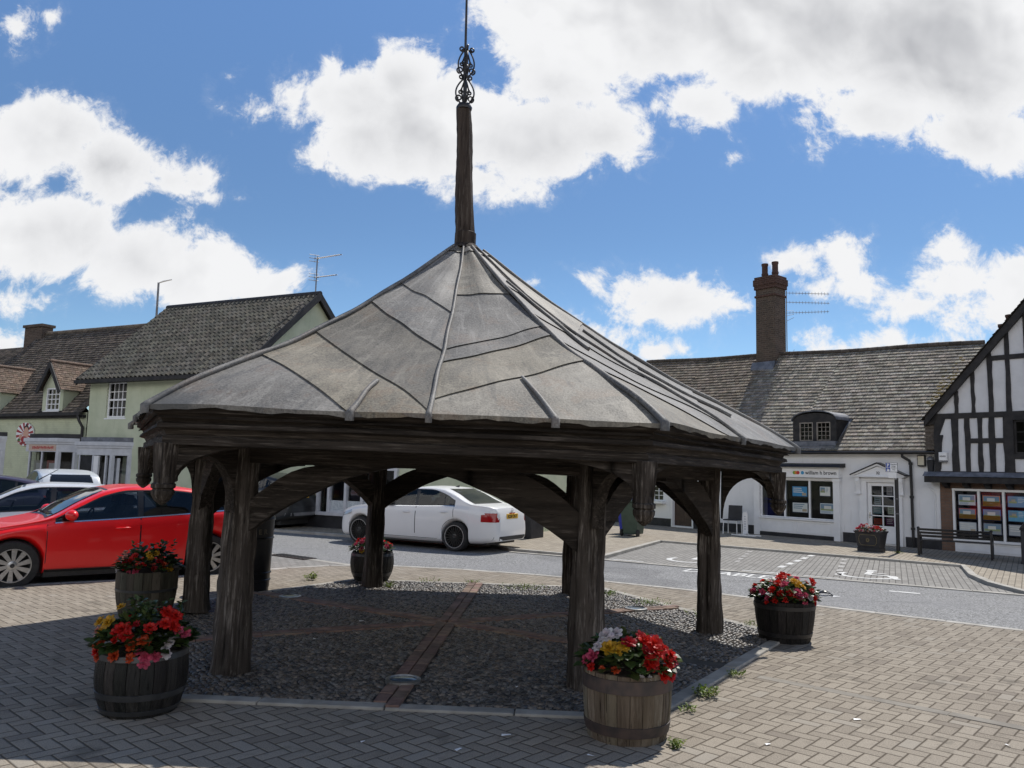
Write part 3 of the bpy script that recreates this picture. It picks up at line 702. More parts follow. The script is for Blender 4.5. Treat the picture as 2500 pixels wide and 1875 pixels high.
# roof
HIP = [(3.905, 2.155), (3.5, 2.40), (2.87, 2.70), (2.46, 2.905), (1.9, 3.225), (1.23, 3.65), (.73, 3.985), (.36, 4.27), (.15, 4.42)]
def rz_(t):
    r = lerp(3.905, .15, t); return r, spl([(-q[0], q[1]) for q in HIP], -r)
def roofpt(face, s, t, off=0.):
    """point on a roof side: s 0..1 between its hips, t 0..1 from eave to apex"""
    r, z = rz_(max(0., min(1., t)))
    a0, a1 = CA[face], CA[face]+rad(60)
    x = r*lerp(math.cos(a0), math.cos(a1), s); y = r*lerp(math.sin(a0), math.sin(a1), s)
    sag = .03*math.sin(PI*s)*math.sin(PI*min(1, max(0, t)))*(1-t)
    am = (a0+a1)/2; nx, ny, nz = math.cos(am)*.52, math.sin(am)*.52, .854
    w = .009*math.sin(6*t+11*s+face*1.3)*math.sin(PI*s)+.006*math.sin(9*t+5*s+face*2.)+.005*math.sin(17*s-7*t+face)+.004*math.sin(31*t+13*s)
    o = off+w-sag*.6
    return (x+nx*o, y+ny*o, z+nz*o)
rf = MB()
SM = [.558, .482, .50, .51, .49, .5]
LEFT = {0: [(.274, -.175), (.436, .01), (.628, .335), (.744, .575), (.95, .95)], 1: [(.30, -.1), (.45, .05), (.62, .30), (.80, .58), (.95, .95)]}
RIGHT = {0: [(.055, .295), (.26, .45), (.345, .505), (.69, .70), (.95, .95)], 1: [(.10, .32), (.30, .50), (.55, .66), (.95, .95)]}
def lap(face, left, ln, v):
    """point (s, t) on a straight lap line between hip and middle roll (v 0..1 across the half side)"""
    sm = SM[face]; t0, t1 = ln
    x0 = (-.5 if left else sm-.5)*(1-t0); x1 = (sm-.5 if left else .5)*(1-t1)
    t = max(0., min(.999, lerp(t0, t1, v))); x = lerp(x0, x1, v)
    return max(0 if left else sm, min(sm if left else 1, .5+x/(1-t)) if t > 0 else max(0., min(1., .5+x))), t
def sheetgrid(face, left, lo, up, tint, lift):
    def xy(v, w):
        sa, ta = lap(face, left, lo, v); sb, tb = lap(face, left, up, v); tb = min(.999, tb+.02)
        xa, xb = (sa-.5)*(1-ta), (sb-.5)*(1-tb); t = lerp(ta, tb, w); x = lerp(xa, xb, w)
        return .5+x/(1-t), t
    def fn(v, w):
        s, t = xy(v, w); return roofpt(face, s, t+(.0012*math.sin(v*17+face) if w == 0 and t > .01 else 0), lerp(lift, .002, w))
    rf.grid(fn, 20, 10, 0, tint)
    def ed(v, w):                              # the turned-down lower edge; at the eave an apron hangs down
        s, a = xy(v, 0); p = roofpt(face, s, a+(.012*w+.0012*math.sin(v*17+face) if a > .01 else 0), lift*(1-w)+.004*w)
        if a < .012:
            q = .026+.009*math.sin(v*19+face*3)+.006*math.sin(v*47); return (p[0]*1.004, p[1]*1.004, p[2]-w*q)
        return p
    rf.grid(ed, 20, 1, 0, tint)
rs = random.Random(5)
for face in range(6):
    s0 = SM[face]
    for (lines, left) in ((LEFT.get(face, LEFT[1]), True), (RIGHT.get(face, RIGHT[1]), False)):
        prev = (0., 0.)
        for ln in lines+[(.995, .995)]:
            b = rs.uniform(.68, 1.06); h = rs.choice([0, 0, .02, .08, .13])
            if max(ln) > 0: sheetgrid(face, left, prev, ln, (b*(1+h*.55), b, b*(1-h*1.3)), .015)
            prev = ln
roof = rf.obj('roof', M['lead'], cross, smooth=30, merge=False)
und = MB()
for face in range(6):
    und.grid(lambda v, w, face=face: tuple(Vector(roofpt(face, v, w*.97))*.985-Vector((0, 0, .05))), 4, 8)
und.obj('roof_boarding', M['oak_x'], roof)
def roll(face, s, t0, t1, r0, r1, n=26):
    pts, rr = [], []
    for i in range(n+1):
        t = lerp(t0, t1, i/n); p = roofpt(face, s if not callable(s) else s(i/n), t, .022)
        pts.append((p[0]+.004*math.sin(i*.9+face), p[1]+.004*math.cos(i*.8), p[2]))
        rr.append(lerp(r0, r1, i/n)*(1.0+(.16 if i % 7 == 0 else .03*math.sin(i*2.1))))
    # turned end at the eave
    if t0 <= .001:
        p = pts[0]; pts = [(p[0]*1.006, p[1]*1.006, p[2]-.075), (p[0]*1.007, p[1]*1.007, p[2]-.02)]+pts; rr = [rr[0]*1.15, rr[0]*1.2]+rr
    b = MB(); tt = rs.uniform(.82, 1.0); b.tube(pts, rr, 8, 0, (tt, tt, tt), flat=1.); return b.obj('roof_roll', M['lead'], roof, smooth=60)
for face in range(6):
    roll(face, 0., 0., .985, .026, .019)
    roll(face, SM[face], 0., .985, .020, .013)
roll(0, lambda q: lerp(.405, .415, q), 0., .135, .026, .018, 8)
roll(0, lambda q: lerp(.80, .775, q), 0., .185, .024, .012, 8)
roll(1, lambda q: lerp(.25, .25, q), .42, .80, .022, .016, 12)
roll(1, lambda q: lerp(.74, .74, q), .12, .60, .022, .016, 12)
# spire
M['spirewood'] = wood('dark spire oak', (.030, .022, .018), (.075, .058, .047), (.15, .125, .105), 'z')
spb = MB(); n, nz = 16, 26; vs = []
rg = random.Random(9)
for i in range(nz+1):
    z = 4.40+1.78*i/nz; w = lerp(.110, .084, i/nz)
    for j in range(n):
        a = 2*PI*j/n+PI/8; r = w/max(math.cos(((a) % (PI/4))-PI/8), .92)+.006*math.sin(z*5+j*1.1)+rg.uniform(-.003, .003)
        if j in (11, 12) and i > 2: r -= .012
        vs.append((r*math.cos(a)-.055*(z-4.45)-.002*math.sin(z*3), r*math.sin(a), z))
spb.add(vs, [(i*n+j, i*n+(j+1) % n, (i+1)*n+(j+1) % n, (i+1)*n+j) for i in range(nz) for j in range(n)]+[tuple(nz*n+j for j in range(n))])
spire = spb.obj('spire', M['oak_x'] if False else M['spirewood'], cross, smooth=40)
cl = MB(); cl.lathe([(.20, 4.395), (.16, 4.44), (.130, 4.46), (.128, 4.60), (.118, 4.61), (.10, 4.61)], 16, 0); cl.obj('spire_collar', M['spirewood'], spire, smooth=40)
# wrought iron finial
ir = MB(); xs = -.09
ir.tube([(xs, 0, 6.1), (xs-.02, 0, 7.0), (xs-.06, 0, 8.7)], [.017, .016, .010], 8)
ir.lathe([(.095, 6.16), (.10, 6.19), (.075, 6.23), (.02, 6.25)], 12, c=(xs, 0))
def scroll(cx, z, r, turns, sgn, n=22, a0=0., w=.011):
    return [(sgn*(cx+r*(1-.72*q/n)*math.cos(a0+turns*2*PI*q/n)), z+r*(1-.72*q/n)*math.sin(a0+turns*2*PI*q/n)) for q in range(n+1)]
def flat(pts2, ang, zoff=0):
    ir.tube([(xs+p[0]*math.cos(ang), p[0]*math.sin(ang), p[1]) for p in pts2], .0105, 5)
for q in range(4):
    ang = rad(12+90*q)
    for (z0, h, w) in ((6.22, .34, .106), (6.58, .36, .090)):
        flat([(.02+w*math.sin(PI*min(1, t*1.0))**.8*(1-.25*t), z0+h*t) for t in [i/14 for i in range(15)]], ang)
        flat(scroll(.072, z0+.085, .045, 1.4, 1, a0=-1.5), ang); flat(scroll(.058, z0+.165, .030, 1.3, 1, a0=1.5), ang)
        flat([(.015, z0+.30), (.045, z0+.2), (.03, z0+.1), (.015, z0+.02)], ang)
    flat(scroll(.06, 6.945, .036, 1.3, 1, a0=3.4), ang); flat(scroll(.055, 6.58, .034, 1.3, 1, a0=2.), ang)
ir.obj('iron_finial', M['iron'], spire, smooth=60)

# ------------------------------------------------------------------ in-ground lights
LB = {0: 'round ground light in the brick band nearest the camera', 2: 'round ground light set in sunlit cobbles at the right', 4: 'round ground light in shaded cobbles at the far left'}
li = MB(); li.lathe([(.145, .0), (.145, .046), (.118, .052), (.112, .040)], 28, 0, cap=False); 
gl = MB(); gl.lathe([(.113, .03), (.113, .042), (.06, .047), (.0005, .048)], 28, 0)
m_lens = Mat('ground light lens'); m_lens.set(.08, 0, .6, (.10, .13, .16))
m_steel = pmat('worn steel ring', (.22, .22, .21), (.36, .35, .33), .4, .7, scale=20.)
for k_, lab in LB.items():
    x, y = pol(2.63, BANDS[k_])
    o = empty('ground_light', (x, y, 0), 0, lab, 'ground light', 'ground lights under the cross')
    if k_ == 0: d1 = li.obj('ring', m_steel, o, smooth=40); d2 = gl.obj('lens', m_lens.m, o, smooth=40)
    else:
        for d in (d1, d2): c = d.copy(); COL.objects.link(c); c.parent = o
# ------------------------------------------------------------------ flower barrels
def barrel_mb(rt, rm, rb_, h, ns=22, seed=0):
    rg = random.Random(seed); b = MB(); nz = 8; sub = 3
    for s in range(ns):
        t = rg.uniform(.7, 1.2); tc = (t*rg.uniform(.95, 1.08), t, t*rg.uniform(.9, 1.0)); dh = rg.uniform(-.008, .006); dr = rg.uniform(-.003, .003)
        def fn(u, w, s=s):
            a = 2*PI*(s+.5+(u-.5)*.955)/ns; z = (h+dh)*w
            r = rb_+(rt-rb_)*w+(rm-(rb_+rt)/2)*4*w*(1-w)+dr
            return (r*math.cos(a), r*math.sin(a), z)
        def fi(u, w, s=s): p = fn(u, 1-w); k_ = 1-.028/max(.1, math.hypot(p[0], p[1])); return (p[0]*k_, p[1]*k_, p[2])
        b.grid(fn, sub, nz, 0, tc); b.grid(fi, sub, nz, 0, tc)
        b.grid(lambda u, w, s=s: tuple(lerp(fn(u, 1)[q], fi(u, 0)[q], w) for q in range(3)), sub, 1, 0, tc)
        for u in (0, 1): b.grid(lambda v, w, u=u: tuple(lerp(fn(u, v)[q], fi(u, 1-v)[q], w) for q in range(3)), nz, 1, 0, tc)
    b.lathe([(rb_-.03, .02), (rb_-.015, .06), (rt-.035, h-.07)], 24, 1, cap=False)
    return b
def hoop(rt, rm, rb_, h, z0, z1):
    b = MB()
    def r(z): w = z/h; return rb_+(rt-rb_)*w+(rm-(rb_+rt)/2)*4*w*(1-w)
    b.lathe([(r(z0)+.001, z0), (r(z0)+.007, z0+.002), (r(z1)+.007, z1-.002), (r(z1)+.001, z1)], 40, 0, cap=False)
    a = R.uniform(-2.2, -1.2); x, y = (r((z0+z1)/2)+.007)*math.cos(a), (r((z0+z1)/2)+.007)*math.sin(a)
    b.lathe([(.010, -.004), (.008, .004), (.001, .006)], 8, c=(x, y), cap=False) if False else None
    return b
m_oakb = wood('weathered oak stave', (.105, .082, .058), (.185, .15, .112), (.30, .265, .215), 'z', tint=True)
m_darkb = wood('dark stained stave', (.016, .016, .016), (.034, .033, .032), (.065, .062, .058), 'z', .45, tint=True)
m_greyb = wood('grey green stave', (.052, .048, .038), (.095, .087, .068), (.15, .14, .115), 'z', .7, tint=True)
m_blackb = wood('black painted stave', (.012, .011, .011), (.024, .022, .021), (.05, .046, .042), 'z', .55, tint=True)
M['hoopdark'] = pmat('dark grey hoop', (.035, .036, .038), (.06, .06, .06), .4, .2, scale=7.)
M['hoopgrey'] = pmat('galvanised hoop', (.10, .10, .10), (.17, .165, .15), .4, .5, scale=7.)
M['soil'] = pmat('potting soil', (.022, .016, .012), (.045, .034, .025), .95, scale=30., bump=.8)
# ---- plants
def blossom_mesh(name, mat, seed):
    rg = random.Random(seed); b = MB()
    for ring, (n, rr, tilt, ln) in enumerate([(7, .004, .15, 1.0), (6, .004, .62, .85), (5, .003, 1.05, .62), (3, .002, 1.35, .42)]):
        for q in range(n):
            a = 2*PI*(q+ring*.37)/n+rg.uniform(-.2, .2); ti = tilt+rg.uniform(-.12, .12); L = ln*rg.uniform(.85, 1.12); W = L*rg.uniform(.62, .82); tt = rg.uniform(.72, 1.15)
            def fn(u, w, a=a, ti=ti, L=L, W=W, rg=rg):
                w_ = w; half = W*(math.sin(PI*min(1., .12+w_*.80))**.75); y = (u-.5)*half; x = L*w_
                z = .16*L*math.sin(w_*2.4)-.22*abs(u-.5)**2*L+.05*math.sin(u*9+w_*6)*w_
                X = x*math.cos(ti)-z*math.sin(ti); Z = x*math.sin(ti)+z*math.cos(ti)+ring*.02
                return (X*math.cos(a)-y*math.sin(a), X*math.sin(a)+y*math.cos(a), Z)
            b.grid(fn, 4, 4, 0, (tt, tt*rg.uniform(.9, 1.), tt))
    o = b.obj(name, mat, smooth=True, recalc=False); me = o.data; bpy.data.objects.remove(o); return me
BLM = {c: [blossom_mesh('blossom', M['pet_'+c], 3*i+q) for q in range(2)] for i, c in enumerate(PET)}
def leaf_mb(b, p, d, size, tint, rg):
    d = Vector(d).normalized(); a = d.cross(Vector((rg.uniform(-.3, .3), rg.uniform(-.3, .3), 1))).normalized(); n = a.cross(d)
    p = Vector(p); w = size*.42
    pts = [p, p+d*size*.3-a*w+n*.1*size, p+d*size*.72-a*w*.75, p+d*size-n*.12*size, p+d*size*.72+a*w*.75, p+d*size*.3+a*w+n*.1*size]
    mid = p+d*size*.5-n*.08*size
    b.add(pts+[mid], [(0, 1, 6), (1, 2, 6), (2, 3, 6), (3, 4, 6), (4, 5, 6), (5, 0, 6)], 0, tint)
def planting(loc, rx, ry, h, z0, label, group, blooms, nleaf=420, seed=0, rz=0., lsize=.075, tall=0):
    """a mound of begonias: one leafy mass and single blossoms; blooms = (x, y, z, colour, size, look direction)"""
    rg = random.Random(seed); o = empty('begonia_plants', (loc[0], loc[1], loc[2]+z0), rz, label, 'flowers', group)
    b = MB()
    for _ in range(nleaf):
        a = rg.uniform(0, 2*PI); q = rg.uniform(0, 1)**.55; el = rg.uniform(.0, 1.)
        x, y = rx*q*math.cos(a), ry*q*math.sin(a); z = h*math.sqrt(max(0, 1-(q*.93)**2))*rg.uniform(.45, 1.0)-.01
        d = (math.cos(a)*(.35+q)+rg.uniform(-.6, .6), math.sin(a)*(.35+q)+rg.uniform(-.6, .6), rg.uniform(-.35, .75))
        t = rg.uniform(.6, 1.5); leaf_mb(b, (x, y, z), d, lsize*rg.uniform(.6, 1.35), (t*rg.uniform(.9, 1.35), t, t*.8), rg)
    for _ in range(tall):
        x, y = rg.uniform(-rx*.6, rx*.6), rg.uniform(-ry*.6, ry*.6); dx, dy = rg.uniform(-.4, .4), rg.uniform(-.4, .4)
        for q in range(9):
            z = h*.7+q*.018; t = rg.uniform(.8, 1.6); leaf_mb(b, (x+dx*z*.4, y+dy*z*.4, z), (rg.uniform(-1, 1), rg.uniform(-1, 1), rg.uniform(0, .8)), lsize*.7, (t*1.1, t, t*.9), rg)
    b.lathe([(rx*.93, -.035), (rx*.6, .01), (.001, h*.35)], 20, 1, cap=False)
    if abs(ry-rx) > .02: b.v = [(x, y*(1.0 if i < 0 else 1), z) for i, (x, y, z) in enumerate(b.v)]
    b.obj('foliage', [M['leaf'], M['soil']], o, recalc=False)
    for (x, y, z, c, s_, look) in blooms:
        me = BLM[c][rg.randrange(2)]; q = bpy.data.objects.new('blossom', me); COL.objects.link(q); q.parent = o; q.location = (x, y, z)
        q.rotation_mode = 'QUATERNION'; q.rotation_quaternion = Vector(look).to_track_quat('Z', 'Y') @ Matrix.Rotation(rg.uniform(0, 6.28), 3, 'Z').to_quaternion(); s_ *= .86; q.scale = (s_, s_, s_*rg.uniform(.85, 1.05))
    return o
def rand_blooms(n, rx, ry, h, pal, seed, s0=.042, s1=.062):
    rg = random.Random(seed); L = []
    for i in range(n):
        for _ in range(30):
            a = rg.uniform(0, 2*PI); q = rg.uniform(.05, 1)**.6; x, y = rx*1.04*q*math.cos(a), ry*1.04*q*math.sin(a)
            if all((x-p[0])**2+(y-p[1])**2 > (.75*s0)**2*2.2 for p in L): break
        z = h*math.sqrt(max(0, 1-(q*.92)**2))*rg.uniform(.82, 1.12)
        L.append((x, y, z, rg.choices([p[0] for p in pal], [p[1] for p in pal])[0], rg.uniform(s0, s1), (x/rx+rg.uniform(-.5, .5), y/ry+rg.uniform(-.6, .3), .45+rg.uniform(0, .6))))
    return L
def face_blooms(lst, rx, h, seed):
    """blossoms at measured places on the side that faces the camera: (x, z, colour, size)"""
    rg = random.Random(seed); L = []
    for x, z, c, s_ in lst:
        yy = -math.sqrt(max(.0, 1-min(1, abs(x)/(rx*1.06))**2))*rx*math.sqrt(max(.05, 1-min(1., max(0, z)/(h*1.08))**2))*.95
        x *= .93; L.append((x, yy*.93, z+.018, c, s_, (x/rx*.9+rg.uniform(-.3, .3), -.75+rg.uniform(-.3, .3), .45+z/h*.5)))
    return L
def barrel(loc, rt, rm, rb_, h, mat, hoops, hm, label, seed):
    o = empty('flower_barrel', loc, R.uniform(0, 6), label, 'barrel planter', 'half barrel planters round the cross')
    barrel_mb(rt, rm, rb_, h, seed=seed).obj('staves', [mat, M['soil']], o, smooth=40)
    for z0, z1 in hoops: hoop(rt, rm, rb_, h, z0, z1).obj('hoop', hm, o, smooth=40)
    return o
GRP = 'begonias growing in the half barrels'
# nearest right, oak
barrel((.84, 5.66, 0), .292, .298, .265, .445, m_oakb, [(.325, .415), (.05, .12)], M['iron_strap'], 'weathered oak half barrel with two rusty iron hoops beside the front right post', 1)
fb = face_blooms([(-.17, .235, 'white', .075), (-.10, .25, 'white', .06), (-.235, .17, 'white', .05), (-.16, .165, 'yellow', .078), (-.065, .18, 'yellow', .055), (-.10, .155, 'yellow', .05), (-.27, .11, 'pink', .06), (-.31, .07, 'pink', .05), (-.28, .035, 'red', .045), (-.21, .04, 'orange', .028), (-.12, .045, 'orange', .04),
    (-.02, .205, 'crimson', .07), (.07, .235, 'crimson', .055), (.10, .215, 'red', .07), (.155, .195, 'red', .085), (.17, .15, 'red', .08), (.10, .155, 'crimson', .06), (.125, .085, 'red', .085), (.235, .165, 'red', .05), (.29, .12, 'red', .062), (.265, .075, 'red', .065), (.245, .03, 'red', .06), (.225, .0, 'red', .06), (.29, -.01, 'red', .055), (.325, .06, 'pink', .055), (.315, .0, 'pink', .045), (.06, .0, 'white', .028), (.12, -.005, 'white', .028)], .31, .26, 4)
planting((.84, 5.66, 0), .305, .305, .25, .415, 'begonias, red at right, white and yellow at left, in the pale oak barrel', GRP, fb+[q for q in rand_blooms(16, .3, .3, .25, [('red', 3), ('crimson', 2), ('pink', 1)], 8) if q[1] > .05], 460, 4)
# nearest left, dark
barrel((-2.60, 5.93, 0), .288, .305, .245, .43, m_darkb, [(.385, .425), (.125, .17), (.02, .055)], M['hoopdark'], 'dark grey half barrel with metal hoops, shaded, at the front left post', 2)
fb = face_blooms([(-.30, .19, 'yellow', .055), (-.20, .20, 'yellow', .068), (-.245, .14, 'yellow', .052), (-.17, .29, 'yellow', .045), (-.30, .13, 'peach', .05), (-.345, .07, 'pink', .05), (-.27, .05, 'orange', .05), (-.21, .065, 'orange', .05), (-.27, .0, 'red', .05), (-.25, -.03, 'orange', .04), (-.06, .165, 'red', .075), (-.02, .13, 'red', .065), (-.09, .10, 'red', .055), (-.11, .14, 'red', .05), (-.08, .0, 'orange', .062), (.13, .175, 'red', .06), (.11, .095, 'orange', .058), (.04, .065, 'orange', .058), (.035, -.015, 'orange', .05), (.21, .26, 'red', .07), (.27, .24, 'red', .07), (.27, .18, 'red', .065), (.22, .20, 'red', .06), (.33, .12, 'pink', .05), (.30, .15, 'pink', .045), (.27, .08, 'white', .04), (.25, .045, 'white', .042), (.255, .0, 'white', .045), (.14, -.005, 'pink', .055), (.20, -.01, 'pink', .045), (.13, -.045, 'pink', .05), (.09, .03, 'pink', .03), (.03, .20, 'crimson', .04)], .32, .27, 6)
planting((-2.60, 5.93, 0), .31, .31, .27, .41, 'red, yellow and pink begonias overflowing the shaded dark barrel at the front left', GRP, fb+[q for q in rand_blooms(10, .3, .3, .26, [('red', 3), ('yellow', 1)], 18) if q[1] > .05], 560, 6, tall=16)
# behind it, further left
barrel((-4.15, 9.42, 0), .325, .32, .265, .52, m_greyb, [(.30, .33)], M['hoopdark'], 'tall grey wooden half barrel standing behind the dark barrel, in front of the red car', 3)
planting((-4.15, 9.42, 0), .33, .33, .26, .50, 'loose red begonias with yellow and white edges, against the red car', GRP, face_blooms([(-.30, .02, 'white', .05), (-.31, .06, 'white', .04), (-.25, .09, 'white', .035), (-.16, .12, 'crimson', .06), (-.10, .14, 'red', .06), (-.06, .18, 'red', .055), (-.20, .16, 'peach', .05), (-.22, .21, 'peach', .04), (-.17, .05, 'crimson', .05), (.02, .06, 'red', .055), (.06, .09, 'red', .05), (-.01, .02, 'pink', .05), (.10, .20, 'yellow', .055), (.16, .21, 'yellow', .05), (.12, .16, 'yellow', .045), (.27, .08, 'orange', .05), (.31, .04, 'yellow', .055), (.22, .12, 'crimson', .05), (.18, .05, 'crimson', .045), (-.1, .0, 'pink', .04)], .32, .26, 9), GRP and 420 or 420, 9, tall=10)
# right rear, black
barrel((3.06, 9.0, 0), .322, .305, .262, .43, m_blackb, [(.35, .395), (.06, .105)], M['iron'], 'black half barrel at the right corner of the cobbles, in full sun', 4)
fb = face_blooms([(-.37, .09, 'pink', .05), (-.31, .10, 'pink', .05), (-.27, .04, 'pink', .045), (-.22, .13, 'red', .06), (-.15, .20, 'red', .06), (-.10, .25, 'red', .065), (-.05, .27, 'red', .06), (-.08, .19, 'pink', .06), (-.14, .10, 'red', .055), (-.04, .11, 'red', .06), (.0, .06, 'red', .05), (-.10, .04, 'red', .05), (.04, .22, 'yellow', .06), (.08, .20, 'yellow', .065), (.13, .17, 'yellow', .05), (.05, .12, 'pink', .06), (.06, .07, 'pink', .05), (.14, .09, 'pink', .05), (.27, .21, 'red', .065), (.24, .13, 'red', .045), (.20, .06, 'white', .05), (.26, .05, 'red', .055), (.32, .07, 'white', .05), (.33, .03, 'white', .05), (.27, .0, 'red', .04), (-.2, .03, 'red', .05), (-.28, .0, 'red', .035), (.13, .02, 'pink', .04)], .35, .26, 12)
planting((3.06, 9.0, 0), .325, .325, .25, .41, 'bright red and pink begonias with a yellow tuft on top, in the sunlit black barrel', GRP, fb+[q for q in rand_blooms(18, .34, .34, .25, [('red', 4), ('pink', 2), ('yellow', 1)], 31) if q[1] > 0], 460, 12)
# behind the rear post
barrel((-2.12, 12.75, 0), .31, .33, .24, .46, m_darkb, [(.40, .44), (.10, .15)], M['hoopdark'], 'dark half barrel half hidden behind the rear post at the road side', 5)
planting((-2.12, 12.75, 0), .31, .31, .22, .44, 'pink and red begonias behind the rear post, split in two by it', GRP, rand_blooms(26, .31, .31, .22, [('pink', 4), ('red', 3)], 41)+[(-.12, -.30, .06, 'yellow', .06, (0, -1, .4))], 260, 14)

# ------------------------------------------------------------------ weeds in the joints
WG = 'weeds growing in the joints'
def weed(loc, n, h, label, seed, spread=.05):
    rg = random.Random(seed); b = MB()
    for _ in range(n):
        a = rg.uniform(0, 6.28); q = rg.uniform(0, spread); L = h*rg.uniform(.5, 1.3); l = rg.uniform(.2, 1.1)
        p = Vector((q*math.cos(a), q*math.sin(a), 0)); d = Vector((math.cos(a)*l, math.sin(a)*l, 1)).normalized(); t = rg.uniform(.6, 1.5)
        for j in range(4): leaf_mb(b, p+d*L*(j+.3)/4, (rg.uniform(-1, 1), rg.uniform(-1, 1), rg.uniform(.0, .9)), L*.42, (t*rg.uniform(.9, 1.2), t, t*.7), rg)
    tag(b.obj('weed', M['weed'], None, loc, recalc=False), label, 'weed', None if spread > .15 else WG, 'stuff' if spread > .15 else None)
weed((1.62, 6.63, .015), 60, .055, 'leafy weed in the edging joint right of the oak barrel', 1, .09)
weed((2.05, 7.30, .015), 45, .04, 'low green weed where the paving strip meets the cobble edging', 2, .08)
weed((1.36, 6.2, .01), 22, .045, 'thin weed sprig close behind the oak barrel', 3, .07)
weed((1.12, 5.42, 0), 30, .05, 'small dark weed at the foot of the oak barrel', 4, .06)
weed((-3.05, 12.75, .01), 28, .09, 'weed clump left of the rear post beside the barrel', 5, .10)
weed((-1.75, 12.05, .02), 26, .07, 'grassy tuft at the foot of the rear post', 6, .10)
weed((-.55, 12.72, .02), 30, .05, 'weed between the brick band and the far edging', 7, .12)
weed((-1.25, 12.78, .02), 26, .045, 'low weeds in the far edging right of the rear barrel', 8, .2)
weed((.25, 12.35, .02), 130, .04, 'spreading patch of weeds on the sunlit far cobbles', 9, .38)
weed((1.45, 11.9, .02), 70, .05, 'weed patch beside the hidden rear post', 10, .25)
weed((1.95, 11.15, .02), 80, .045, 'yellowish weeds along the far right edging', 11, .28)
weed((2.45, 10.35, .02), 50, .04, 'weeds in the far right edging near the ground light', 12, .2)
weed((2.95, 9.75, .01), 26, .05, 'weeds behind the sunlit black barrel', 13, .16)
weed((-3.95, 8.95, .01), 26, .09, 'dark weed left of the far left post', 14, .10)
weed((9.62, 19.98, .0), 26, .05, 'weed at the foot of the parking sign post', 15, .12)
# litter: fallen petals and paper scraps
for i, (x, y, s_, rz) in enumerate([(.02, 5.55, .035, .3), (-.28, 5.25, .03, 1.), (-1.62, 9.2, .03, .4), (-.35, 7.6, .016, 2), (.1, 6.6, .016, 1), (-1.9, 8.2, .018, .2), (-.9, 5.35, .018, .9), (2.6, 6.1, .03, .1), (1.75, 5.5, .022, .5), (3.4, 5.6, .02, 2.), (.55, 5.2, .026, 2.6)]):
    b = MB(); b.face([(-s_, -s_*.3, 0), (s_*.9, -s_*.4, .004), (s_, s_*.35, .002), (-s_*.8, s_*.4, .006)])
    on = math.hypot(x-CX, y-CY) < 3.3
    where = ['on the shaded paving left of the oak barrel', 'on shaded paving in front of the edging', 'on dark cobbles left of the brick band', 'on cobbles by the nearest ground light', 'on cobbles near the front right post', 'on cobbles behind the front left post', 'on shaded paving before the front edging', 'on sunlit paving near the concrete strip', 'on sunlit paving right of the oak barrel', 'on sunlit paving at the right edge', 'on shaded paving below the oak barrel'][i]
    tag(b.obj('paper_scrap', M['trim'], None, (x, y, .048 if on else .006), (0, 0, rz)), 'small white scrap lying '+where, 'litter', 'scraps of litter on the ground')
b = MB(); b.face([(-.22, -.07, 0), (.1, -.09, 0), (.24, .03, .004), (-.1, .08, .004)]); b.grid(lambda u, w: (-.13+.26*u, -.05+.12*w, .006+.075*math.sin(PI*u)*math.sin(PI*(.15+.7*w))), 8, 5, 1)
tag(b.obj('crushed_carton', [M['trim'], M['black']], None, (5.0, 12.85, ZR+.004), (0, 0, -.5)), 'flattened white carton with a black hump lying on the road', 'litter')
# ------------------------------------------------------------------ litter bin by the left posts
lb = empty('litter_bin', (-3.62, 11.5, 0), 0, 'tall black cast iron litter bin with raised rings, behind the front left post', 'litter bin')
b = MB(); b.lathe([(.255, 0), (.255, .05), (.262, .06), (.275, .52), (.29, .92), (.29, 1.0)], 36, cap=True); b.obj('bin_body', M['black'], lb, smooth=40)
for z in (.16, .26, .74, 1.0):
    r = interp([(0, .26), (.52, .275), (.92, .29), (1, .29)], z); b = MB(); b.lathe([(r, z-.014), (r+.012, z-.008), (r+.014, z), (r+.012, z+.008), (r, z+.014)], 36, cap=False); b.obj('ring', M['black'], lb, smooth=60)
b = MB(); b.lathe([(.30, 1.0), (.30, 1.03), (.285, 1.05), (.285, 1.12), (.30, 1.14), (.27, 1.2), (.12, 1.27), (.001, 1.29)], 36, cap=False); b.obj('lid', M['black'], lb, smooth=40)
m_gold = pmat('dull gold lettering', (.16, .14, .10), (.22, .19, .13), .5)
for q, ch in enumerate('LITTER'):
    a = rad(-90-24+q*16.5-4); r = .286
    text(ch, .095, m_gold, lb, (r*math.cos(a), r*math.sin(a), .80), (rad(90), 0, a+PI/2), 'lettering', .002, 'CENTER')
# ------------------------------------------------------------------ cars
def paint(name, c, flake=0.):
    m = Mat(name); m.set(.32, flake, .5, c); m.b.inputs['Coat Weight'].default_value = .4; m.b.inputs['Coat Roughness'].default_value = .03
    n = m.noise(m.coord('Object'), 3., 3); m.color(m.mix(n, tuple(q*.96 for q in c), tuple(min(1, q*1.03) for q in c))); return m.m
M['red_paint'] = paint('red car paint', (.80, .010, .012)); M['white_paint'] = paint('white car paint', (.78, .78, .77))
M['silver_paint'] = paint('silver car paint', (.66, .68, .70), .15); M['purple_paint'] = paint('dark purple car paint', (.055, .045, .085), .3); M['dark_paint'] = paint('black car paint', (.02, .022, .024)); M['pale_blue'] = paint('pale silver paint', (.60, .64, .68), .15)
M['plastic'] = pmat('black plastic', (.018, .018, .019), (.03, .03, .03), .55, scale=30.)
M['rubber'] = pmat('tyre rubber', (.018, .018, .018), (.03, .029, .028), .85, scale=20., bump=.2)
M['chrome'] = pmat('brushed chrome', (.62, .62, .63), (.70, .70, .70), .18, 1., scale=30.)
M['alloy'] = pmat('alloy wheel', (.46, .46, .46), (.55, .55, .55), .30, .8, scale=30.)
M['alloy_black'] = pmat('black alloy wheel', (.012, .012, .013), (.02, .02, .02), .25, .2)
